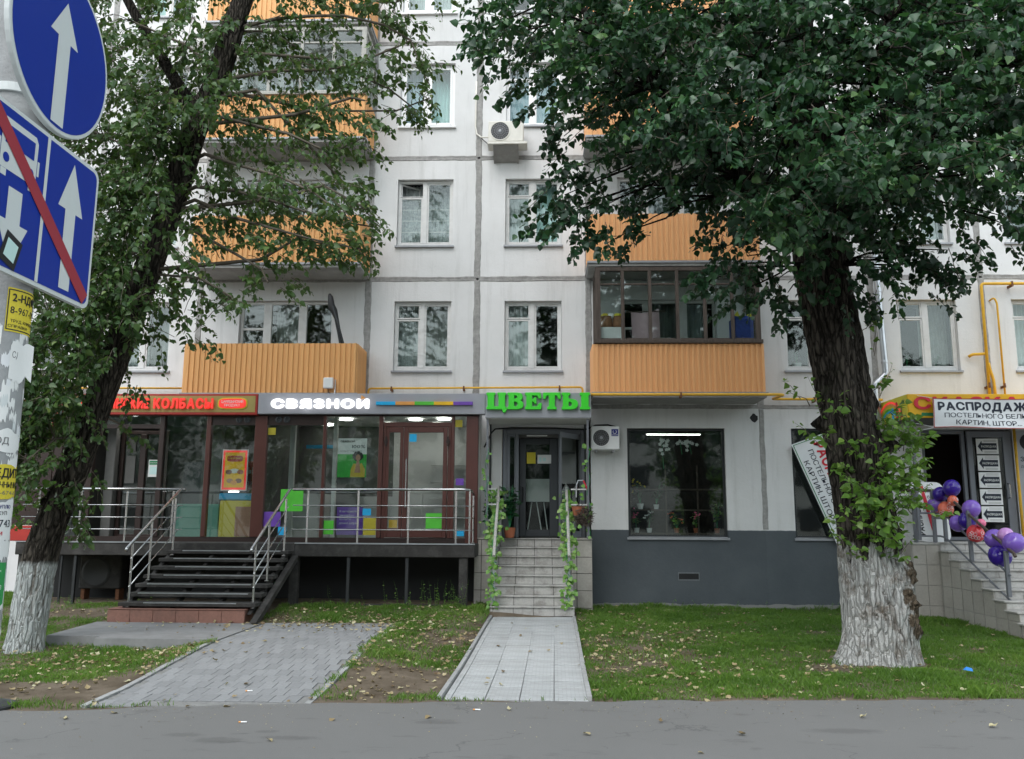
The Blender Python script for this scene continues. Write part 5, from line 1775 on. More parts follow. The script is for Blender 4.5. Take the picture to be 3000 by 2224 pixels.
lf = leaf_door(8.52, 9.38, 8.62, 9.22, 1.56, 3.46, .02, ls, "grey_alu", "door", "glass", 3.58, 1.43)
MB().tube([(9.24, -.01, 2.54), (9.24, -.09, 2.52), (9.24, -.09, 2.27), (9.24, -.01, 2.25)], .014, 8).obj("handle", "steel", lf)
for i in range(5):
    z1 = 3.43 - i * .335
    b = MB(); b.box(8.69, 9.12, -.014, -.011, z1 - .305, z1); pz = b.obj("sale_sheet", "paper_white", lf)
    b = MB(); zc = z1 - .155
    b.add([(8.715, -.0160, zc), (8.80, -.0160, zc - .115), (8.80, -.0160, zc - .065), (9.09, -.0160, zc - .065), (9.09, -.0160, zc + .065), (8.80, -.0160, zc + .065), (8.80, -.0160, zc + .115)], [tuple(range(7))])
    b.obj("printed_arrow", "ink_navy", pz)
    flat_text("РАСПРОДАЖА", pz, (8.785, -.0165, zc - .022), (1, 0, 0), (0, 0, 1), .042, .295, "paper_white", .02, lift=.001)
    for dz in (.10, .125, -.10, -.125):
        MB().box(8.84, 9.08, -.0160, -.0145, zc + dz - .003, zc + dz + .003).obj("printed_line", "ink_grey", pz)
b = MB(); b.box(9.46, 11.3, -.02, -.004, 1.44, 3.58); rp = b.obj("poster_board", "sill_metal", ls)
flat_text("ЗАКАЗ", rp, (9.53, -.021, 2.98), (1, 0, 0), (0, 0, 1), .09, .42, "ink_navy", .02)
flat_text("доставка", rp, (9.53, -.021, 2.86), (1, 0, 0), (0, 0, 1), .06, .36, "ink_navy", .0)
b = MB(); b.add([(9.78 + .24 * math.cos(i * .2618), -.0225, 3.36 + .19 * math.sin(i * .2618)) for i in range(24)], [tuple(range(24))]); b.obj("printed_badge", "ink_black", rp)
rr2 = MB(); rr2.quad((7.5, 1.69, 1.3), (9.5, 1.69, 1.3), (9.5, 1.69, 3.7), (7.5, 1.69, 3.7)); rr2.quad((7.5, .35, 1.3), (7.5, 1.69, 1.3), (7.5, 1.69, 3.7), (7.5, .35, 3.7)); rr2.quad((9.5, .35, 1.3), (9.5, .35, 3.7), (9.5, 1.69, 3.7), (9.5, 1.69, 1.3)); rr2.quad((7.5, .35, 3.65), (7.5, 1.69, 3.65), (9.5, 1.69, 3.65), (9.5, .35, 3.65)); rr2.quad((7.5, .3, 1.4), (9.5, .3, 1.4), (9.5, 1.69, 1.4), (7.5, 1.69, 1.4))
rr2.obj("room_shell", "brown_dark", ls)

# porch: tiled side wall, landing and seven steps coming towards the pavement
pr = thing("porch_stairs", "grey stone porch with tiled side wall and steps going down at right edge", "stairs", (8.6, -1.5, 0))
STP = [(-1.07, 1.41), (-1.44, 1.26), (-1.81, 1.12), (-2.18, .98), (-2.53, .84), (-2.88, .70), (-3.22, .55), (-3.57, .41), (-3.92, .25)]
X0p = 7.34
for i, (yf, zt) in enumerate(STP):
    yb = -.01 if i == 0 else STP[i - 1][0] + .02
    zl = STP[i + 1][1] if i + 1 < len(STP) else .0
    b = MB(); b.box(X0p + .012, 11.5, yf + .02, yb if i else -.01, -.2, zt - .031); st = b.obj("step", "concrete", pr)
    b = MB(); b.cbox(X0p - .03, 11.5, yf - .02, (yb + .0 if i else -.012), zt - .03, zt, .006); b.obj("tread_slab", "stair_tile", st)
    for k in range(9):
        xa = X0p + .02 + k * .45
        b = MB(); b.box(xa + .004, min(xa + .446, 11.5), yf + .006, yf + .0195, zl + .004, zt - .033); b.obj("riser_slab", "stair_tile", st)
# tiles on the side wall (plane x = 7.34), cut along the steps
for k in range(11):
    ya, yb = -.36 * k - .02, -.36 * (k + 1) + .0
    ztop = 1.38
    for yf, zt in STP:
        if (ya + yb) / 2 < yf:
            ztop = None
    zz = [zt for yf, zt in STP if (ya + yb) / 2 > yf]
    if not zz:
        continue
    ztop = [zt for yf, zt in STP if yf < (ya + yb) / 2][0] - .035
    z = -.1
    while z < ztop - .02:
        z1 = min(z + .36, ztop)
        b = MB(); b.cbox(X0p - .002, X0p + .011, yb + .004, ya - .004, z + .004, z1 - .004, .003); b.obj("wall_tile", "granite_tile", pr)
        z += .36
b = MB(); b.box(6.85, 7.335, -1.05, -.004, -.2, 1.36); b.obj("landing_block", "concrete", pr)
for i in range(2):
    for j in range(4):
        xa = 6.85 + i * .244
        b = MB(); b.cbox(xa + .004, xa + .24, -1.064, -1.052, -.1 + j * .365 + .004, -.1 + (j + 1) * .365 - .004, .003); b.obj("wall_tile", "granite_tile", pr)
for k in range(3):
    for j in range(4):
        b = MB(); b.cbox(6.838, 6.8495, -1.05 + k * .35 + .004, -1.05 + (k + 1) * .35 - .004, -.1 + j * .365 + .004, -.1 + (j + 1) * .365 - .004, .003); b.obj("wall_tile", "granite_tile", pr)
b = MB(); b.cbox(6.83, 7.345, -1.08, -.006, 1.361, 1.40, .006); b.obj("cap_slab", "stair_tile", pr)

rg = thing("stair_railing", "dark steel railing on the right porch carrying the balloons", "railing", (7.42, -2.0, .9))
for x, y, z0, z1 in ((6.95, -1.02, 1.40, 2.34), (7.30, -1.02, 1.40, 2.36), (7.46, -1.10, 1.42, 2.18), (7.46, -2.0, 1.10, 1.98), (7.45, -3.14, .60, 1.32)):
    b = MB(); b.cbox(x - .03, x + .03, y - .03, y + .03, z0, z1, .004); b.obj("post", "grey_alu", rg)
b = MB(); b.tube([(6.6, -1.02, 2.36), (7.38, -1.02, 2.36), (7.46, -1.10, 2.33), (7.46, -3.36, 1.29), (7.46, -3.40, 1.24)], .026, 8); b.obj("handrail", "frame_old_wood", rg)
for dz in (.42, .84):
    b = MB(); b.tube([(6.9, -1.02, 2.36 - dz), (7.4, -1.02, 2.36 - dz), (7.46, -1.10, 2.33 - dz), (7.46, -3.2, 1.36 - dz)], .018, 6); b.obj("cross_rail", "grey_alu", rg)
rg2 = thing("stair_railing", "steel railing on the landing by the glazed door at right edge", "railing", (9.5, -.95, 1.4))
for x in (9.40, 9.75):
    b = MB(); b.cbox(x - .02, x + .02, -.97, -.93, 1.42, 2.36, .004); b.obj("post", "grey_alu", rg2)
for z in (1.75, 2.05, 2.34):
    b = MB(); b.tube([(9.30, -.95, z), (11.0, -.95, z)], .016, 6); b.obj("cross_rail", "grey_alu", rg2)

# balloons tied to the railing
BAL = [("dark violet balloon at the top right of the uppermost bunch", "balloon_violet", 7.50, -1.38, 2.39, .150), ("dark violet balloon left of the highest balloon", "balloon_violet", 7.42, -1.10, 2.29, .137),
       ("lilac balloon at the lower left of the uppermost bunch", "balloon_lilac", 7.36, -.98, 2.10, .135), ("small coral red balloon in the middle of the uppermost bunch", "balloon_coral", 7.47, -1.45, 2.16, .092),
       ("orange balloon at the bottom of the uppermost bunch", "balloon_coral", 7.43, -1.24, 2.01, .137), ("lilac balloon at the top of the middle bunch by the arrow sheets", "balloon_lilac", 7.56, -1.92, 2.01, .152),
       ("dark violet balloon in front of the middle bunch", "balloon_violet", 7.50, -1.86, 1.81, .147), ("lilac balloon half hidden at the left of the middle bunch", "balloon_lilac", 7.45, -1.62, 1.755, .145),
       ("small pink balloon right of the middle bunch", "balloon_pink", 7.56, -2.22, 1.76, .074), ("red balloon with white flower print below the middle bunch", "balloon_red", 7.51, -2.10, 1.58, .145),
       ("big lilac balloon at the left of the lowest bunch", "balloon_lilac", 7.55, -2.66, 1.50, .165), ("pale rose balloon peeping out behind the lowest bunch", "balloon_rose", 7.62, -2.86, 1.57, .120),
       ("big lilac balloon at the right edge of the photo", "balloon_lilac", 7.58, -3.16, 1.45, .165), ("dark violet balloon hanging lowest of all the balloons", "balloon_violet", 7.52, -2.82, 1.225, .172)]
for i, (lab, m, x, y, z, r) in enumerate(BAL):
    t = thing("balloon", lab, "balloon", (x, y, z), "balloons tied to the porch railing")
    d = Vector((7.46 - x, 0, (2.33 - (abs(y) - 1.1) * .46) - z))
    d = d.normalized() if d.length > .02 else Vector((0, 0, -1))
    d = (d + Vector((random.uniform(-.4, .4), random.uniform(-.4, .4), -.5))).normalized()
    b = MB()
    prof = [(.012, -1.16), (.03, -1.12), (.012, -1.10)] + [(math.sin(math.pi * (k + 1) / 13) * (1 - .10 * math.cos(math.pi * (k + 1) / 13) * -1 * 0), -math.cos(math.pi * (k + 1) / 13) * 1.06) for k in range(12)] + [(.02, 1.06)]
    b.lathe([(a * r, c * r) for a, c in prof], (0, 0, 0), 22)
    q = (-d).to_track_quat('Z', 'Y')
    b.v = [tuple(q @ Vector(p) + Vector((x, y, z))) for p in b.v]
    b.obj("skin", m, t, smooth=True)
    if "print" in lab or "orange" in lab or "small coral" in lab:
        for k in range(9):
            a, e = random.uniform(-2.9, -.9), random.uniform(-.6, .6)
            nn = Vector((math.cos(e) * math.cos(a), math.cos(e) * math.sin(a), math.sin(e)))
            u_ = nn.cross(Vector((0, 0, 1))).normalized(); w_2 = nn.cross(u_)
            c = Vector((x, y, z)) + nn * r * 1.035
            b = MB()
            b.tube([c + (u_ * math.cos(s * .7) + w_2 * math.sin(s * .7)) * r * .16 * (1 + .3 * (s % 2)) for s in range(10)], r * .022, 3, False)
            b.obj("printed_flower", "banner_white", t)
# pavement board
ab = thing("sandwich_board", "white folding board with red stripe and the word sale behind the railing", "board", (7.3, -.7, 1.4))
bo = round_poly([(0, 0), (.62, 0), (.62, 1.12), (0, 1.12)], .16, 5)
for s, y0, sl in ((0, -.86, .16), (1, -.42, -.16)):
    b = MB(); b.prism(bo, lambda u, v, d: (7.0 + u + v * -.02 + .06, y0 + v * sl + d, 1.41 + v), 0, .02); b.obj("panel", "white_plastic", ab)
    if s == 0:
        fn = lambda u, v, d=-.003: (7.06 + u - v * .02, y0 + v * sl + d, 1.41 + v)
        MB().add([fn(.30, .1), fn(.37, .1), fn(.24, 1.05), fn(.17, 1.05)], [(0, 1, 2, 3)]).obj("red_stripe", "ink_red", ab)
        flat_text("РАСПРОДАЖА", ab, fn(.145, .12, -.004), (-.06, .155, .98), (-1, 0, -.0), .10, .92, "ink_black", .04, lift=.0)
        for k, tx in enumerate(("постельного", "белья")):
            flat_text(tx, ab, fn(.29, .92 - k * .11, -.004), (1, 0, 0), (0, .16, 1), .06, .26, "ink_grey", .01, lift=.0)
        for k in range(3):
            MB().add([fn(.33 + .02 * k, .62 - k * .1), fn(.52, .62 - k * .1), fn(.52, .67 - k * .1), fn(.33 + .02 * k, .67 - k * .1)], [(0, 1, 2, 3)]).obj("printed_bar", "ink_red" if k < 2 else "ink_grey", ab)

# sale banner tied across the canopy: slightly sagging cloth
bn = thing("sale_banner", "white sale banner with dark red hem tied across the yellow canopy", "banner", (8.15, -1.4, 3.48))
vs, fs = [], []
nu, nv = 30, 8
def ban(u, v):
    x = 7.27 + u * 1.95
    z = 4.05 - v * .55 + .03 * math.sin(u * 7) * v * .3 - .02 * u
    y = -1.40 + .02 * math.sin(u * 11 + v * 3) + .025 * math.sin(u * 5 - v * 4)
    return Vector((x - .012 * v, y, z))
for j in range(nv + 1):
    for i in range(nu + 1):
        vs.append(ban(i / nu, j / nv))
for j in range(nv):
    for i in range(nu):
        a = j * (nu + 1) + i
        fs.append((a, a + nu + 1, a + nu + 2, a + 1))
MB().add(vs, fs).obj("cloth", "banner_white", bn, smooth=True)
def on_banner(text, u0, u1, v, h, m, off):
    lay, tot = layout(text, off, .10)
    b = MB()
    for ch, q, f in lay:
        b.add([ban(u0 + (u1 - u0) * p[0] / tot, v - h * p[1]) + Vector((0, -.004 - p[2] * .03, 0)) for p in q], f)
    b.obj("lettering", m, bn)
on_banner("РАСПРОДАЖА", .045, .96, .40, .27, "ink_navy", .045)
on_banner("ПОСТЕЛЬНОГО БЕЛЬЯ,", .10, .93, .66, .16, "ink_navy", .006)
on_banner("КАРТИН, ШТОР...", .20, .82, .90, .16, "ink_navy", .010)
b = MB()
for pts in ([(i / nu, .012) for i in range(nu + 1)], [(i / nu, .985) for i in range(nu + 1)], [(.006, j / nv) for j in range(nv + 1)]):
    b.tube([ban(u, v) + Vector((0, -.003, 0)) for u, v in pts], .008, 4)
b.obj("hem", "sign_red", bn)
b = MB()
b.tube([ban(0, 1), ban(0, 1) + Vector((-.30, .1, -.06))], .005, 5); b.tube([ban(0, .98), (6.94, -1.2, 3.62)], .004, 5); b.tube([ban(0, 0), (7.05, -1.26, 4.12)], .005, 5)
b.tube([ban(1, 0), (9.6, -1.3, 4.10)], .005, 5)
b.obj("cord", "banner_white", bn)

# fallen banner across the window behind the tree
b2 = thing("sale_banner", "white sale banner with green border hanging crooked over the window behind the trunk", "banner", (5.4, -.1, 2.0))
o_, uu, ww = Vector((5.00, -.12, 3.29)), Vector((.60, 0, -1.47)).normalized(), Vector((.93, 0, .33)).normalized()
def fb(a, c, d=0.0):
    return o_ + uu * a + ww * c + Vector((0, -d, 0))
b = MB(); b.add([fb(0, 0), fb(2.1, 0), fb(2.1, .70), fb(0, .70), fb(0, 0, -.006), fb(2.1, 0, -.006), fb(2.1, .70, -.006), fb(0, .70, -.006)], [(0, 1, 2, 3), (4, 7, 6, 5), (0, 4, 5, 1), (1, 5, 6, 2), (2, 6, 7, 3), (3, 7, 4, 0)])
b.obj("cloth", "banner_white", b2)
b = MB()
for (a0, c0), (a1, c1) in (((.03, .03), (2.07, .03)), ((.03, .67), (2.07, .67)), ((.03, .03), (.03, .67))):
    b.tube([fb(a0, c0, .002), fb(a1, c1, .002)], .009, 4)
b.obj("border", "ink_green", b2)
flat_text("РАСПРОДАЖА", b2, fb(.12, .42, .003), uu, ww, .19, 1.85, "ink_red", .04, lift=.001)
flat_text("ПОСТЕЛЬНОГО БЕЛЬЯ,", b2, fb(.22, .25, .003), uu, ww, .105, 1.7, "ink_navy", .006, lift=.001)
flat_text("КАРТИН, ШТОР...", b2, fb(.40, .08, .003), uu, ww, .105, 1.35, "ink_navy", .008, lift=.001)

# ------------------------------------------------------------------ pipes and small fittings on the facade
def pipe(label, runs, r, m="gas_yellow", name="gas_pipe", cat="pipe", clips=()):
    t = thing(name, label, cat, runs[0][0], None)
    for run in runs:
        pts = [Vector(p) for p in run]
        out = [pts[0]]
        for i in range(1, len(pts) - 1):
            a, p, c = pts[i - 1], pts[i], pts[i + 1]
            ra = min(.07, (p - a).length * .45, (c - p).length * .45)
            s, e = p + (a - p).normalized() * ra, p + (c - p).normalized() * ra
            for k in range(5):
                tt = k / 4
                out.append(s * (1 - tt) ** 2 + p * 2 * tt * (1 - tt) + e * tt * tt)
        out.append(pts[-1])
        MB().tube(out, r, 12).obj("tube", m, t, smooth=True)
    for x, y, z in clips:
        b = MB(); b.cbox(x - .02, x + .02, y - r - .012, -.002 if y > -.5 else y + .1, z - r - .035, z - r + .012, .003); b.cbox(x - .015, x + .015, y - r - .014, y + r, z - r, z + r + .014, .003)
        b.obj("clip", "rust", t)
    return t
pipe("thin yellow gas pipe above the grey sign between the two lowest balconies", [[(-3.56, -.12, 4.10), (-3.56, -.12, 4.425), (.84, -.12, 4.455), (.84, -.12, 4.20)]], .022, clips=((-3.08, -.12, 4.428), (-1.59, -.12, 4.439), (.37, -.12, 4.452)))
pipe("yellow gas pipe along the bottom of the right balcony and on to the downpipe", [[(.90, -1.03, 4.17), (4.58, -1.03, 4.17), (4.66, -.95, 4.175), (4.66, -.14, 4.21), (5.4, -.12, 4.21), (6.86, -.12, 4.20)]], .027, clips=((2.68, -1.03, 4.17), (5.5, -.12, 4.21)))
pipe("thin yellow gas pipe at the left behind the leaning tree", [[(-11.5, -.12, 4.43), (-7.2, -.12, 4.43)]], .02)
pipe("thick yellow gas riser bending right under the upper storey at the right edge", [[(8.97, -.15, 4.16), (8.99, -.15, 6.595), (12.5, -.15, 6.595)], [(9.10, -.12, 4.16), (9.09, -.12, 4.60), (9.02, -.14, 4.83), (9.0, -.15, 4.95)], [(8.66, -.06, 5.09), (8.72, -.10, 5.13), (8.98, -.13, 5.14)]], 0.030, clips=((8.97, -.15, 4.5), (9.6, -.15, 6.595)))
pipe("slim yellow gas riser with a hooked top at the right edge", [[(9.20, -.02, 6.27), (9.24, -.12, 6.31), (9.29, -.12, 6.2), (9.29, -.12, 4.16)]], .020, clips=((9.29, -.12, 4.5),))
pipe("yellow gas pipe running down beside the glazed door of the right shop", [[(9.40, -.12, 3.68), (9.40, -.12, 1.45)]], .028)
dpp = pipe("galvanised rainwater downpipe with an elbow right of the big tree", [[(6.90, -.13, 15.0), (6.90, -.13, 6.8), (6.955, -.13, 4.80), (6.955, -.13, 4.72), (6.72, -.13, 4.50), (6.715, -.13, 4.40), (6.72, -.13, .25)]], .062, "galvanised", "downpipe", "downpipe")
for z, x in ((6.45, 6.91), (5.98, 6.925), (4.97, 6.95), (3.4, 6.715), (8.4, 6.90)):
    b = MB(); b.lathe([(.064, -.03), (.070, -.025), (.070, .025), (.064, .03)], (x, -.13, z), 16); b.obj("joint_ring", "galvanised", dpp)
# small antenna on the grey sign
an = thing("antenna", "small white panel antenna on a short pole behind the grey sign", "antenna", (-4.05, -.98, 4.17))
MB().tube([(-4.04, -.96, 3.95), (-4.045, -.96, 4.47)], .014, 8).obj("pole", "galvanised", an)
b = MB(); b.cbox(-4.27, -4.075, -1.02, -.96, 4.29, 4.505, .015); b.obj("panel", "white_plastic", an)
MB().tube([(-4.18, -.985, 4.29), (-4.17, -.98, 4.22), (-4.10, -.97, 4.17), (-4.05, -.96, 4.19)], .005, 5).obj("wire", "black_rubber", an)
# things on balconies
sk = thing("ski_bag", "long black padded bag leaning upright on the lowest left balcony", "bag", (-3.98, -.74, 5.2))
MB().tube([(-4.30, -.70, 6.27), (-4.27, -.72, 6.20), (-4.24, -.74, 6.02), (-4.18, -.74, 5.92), (-4.12, -.76, 5.75), (-4.05, -.78, 5.45), (-3.99, -.80, 5.20), (-3.96, -.80, 5.05)], [.03, .055, .075, .07, .045, .04, .045, .04], 9).obj("bag", "black_rubber", sk, smooth=True)
MB().tube([(-4.20, -.80, 6.0), (-4.05, -.85, 5.6), (-3.92, -.84, 5.15)], .018, 6).obj("strap", "trim_dark", sk)
ck = thing("clothes_bracket", "thin metal clothes line bracket with two lines on the second left balcony", "bracket", (-3.66, -.85, 7.85))
MB().tube([(-3.64, -.88, 7.8), (-3.72, -.9, 8.55)], .010, 6).obj("pole", "galvanised", ck)
MB().tube([(-3.80, -.9, 8.66), (-3.64, -.9, 8.46)], .012, 6).obj("cross_bar", "trim_dark", ck)
b = MB(); b.tube([(-3.76, -.9, 8.60), (-7.0, -.9, 8.58)], .003, 4); b.tube([(-3.68, -.9, 8.50), (-7.0, -.9, 8.47)], .003, 4); b.obj("line", "galvanised", ck)
tw_ = thing("towel", "pale pink towel hanging on the glazed balcony over a chair", "towel", (2.05, -.55, 5.2))
b = MB()
vs, fs = [], []
for j in range(9):
    for i in range(13):
        u, v = i / 12, j / 8
        vs.append((1.80 + .56 * u + .02 * v, -.60 + .03 * math.sin(u * 9) * (v + .2), 5.92 - .06 * math.sin(u * 3.1) - .78 * v + (.06 * u)))
for j in range(8):
    for i in range(12):
        a = j * 13 + i; fs.append((a, a + 13, a + 14, a + 1))
b.add(vs, fs).obj("cloth", "towel_pink", tw_, smooth=True)
MB().tube([(1.70, -.59, 5.905), (2.5, -.59, 5.93)], .012, 6).obj("hanging_rod", "frame_old_wood", tw_)
for k, (x, z, lab) in enumerate(((1.30, 5.56, "round wicker basket with yellow cloth at the left end of the glazed balcony"), (1.55, 5.56, "smaller wicker basket right of the other basket on the glazed balcony"))):
    t = thing("wicker_basket", lab, "basket", (x, -.62, z), "wicker baskets on the glazed balcony")
    b = MB(); b.lathe([(.10, 0), (.125, .05), (.12, .22), (.13, .24), (.11, .24), (.10, .05)], (x, -.62, z), 16); b.obj("body", "wicker", t)
    b = MB(); b.sphere((x - .02, -.62, z + .26), .09, .07, .06, 10, 6); b.obj("cloth", "sticker_yellow" if k == 0 else "canopy_lime", t)
    if k == 0:
        b = MB(); b.sphere((x + .09, -.66, z + .25), .07, .05, .06, 10, 6); b.obj("white_bag", "white_plastic", t)
wc = thing("cabinet", "low white cabinet under the baskets on the glazed balcony", "cabinet", (1.4, -.6, 4.3))
b = MB(); b.cbox(1.16, 1.66, -.80, -.45, 4.24, 5.555, .01); b.obj("body", "white_plastic", wc)
wg = thing("blue_bag", "big dark blue shopping bag at the right end of the glazed balcony", "bag", (3.98, -.6, 4.3))
b = MB(); b.cbox(3.76, 4.20, -.78, -.45, 4.8, 5.80, .08); b.obj("body", "bag_blue", wg)
b = MB(); b.add([(3.80, -.79, 5.78), (3.88, -.79, 5.88), (3.92, -.79, 5.76)], [(0, 1, 2)]); b.add([(4.05, -.79, 5.78), (4.12, -.79, 5.89), (4.17, -.79, 5.74)], [(0, 1, 2)]); b.obj("lining", "canopy_lime", wg)
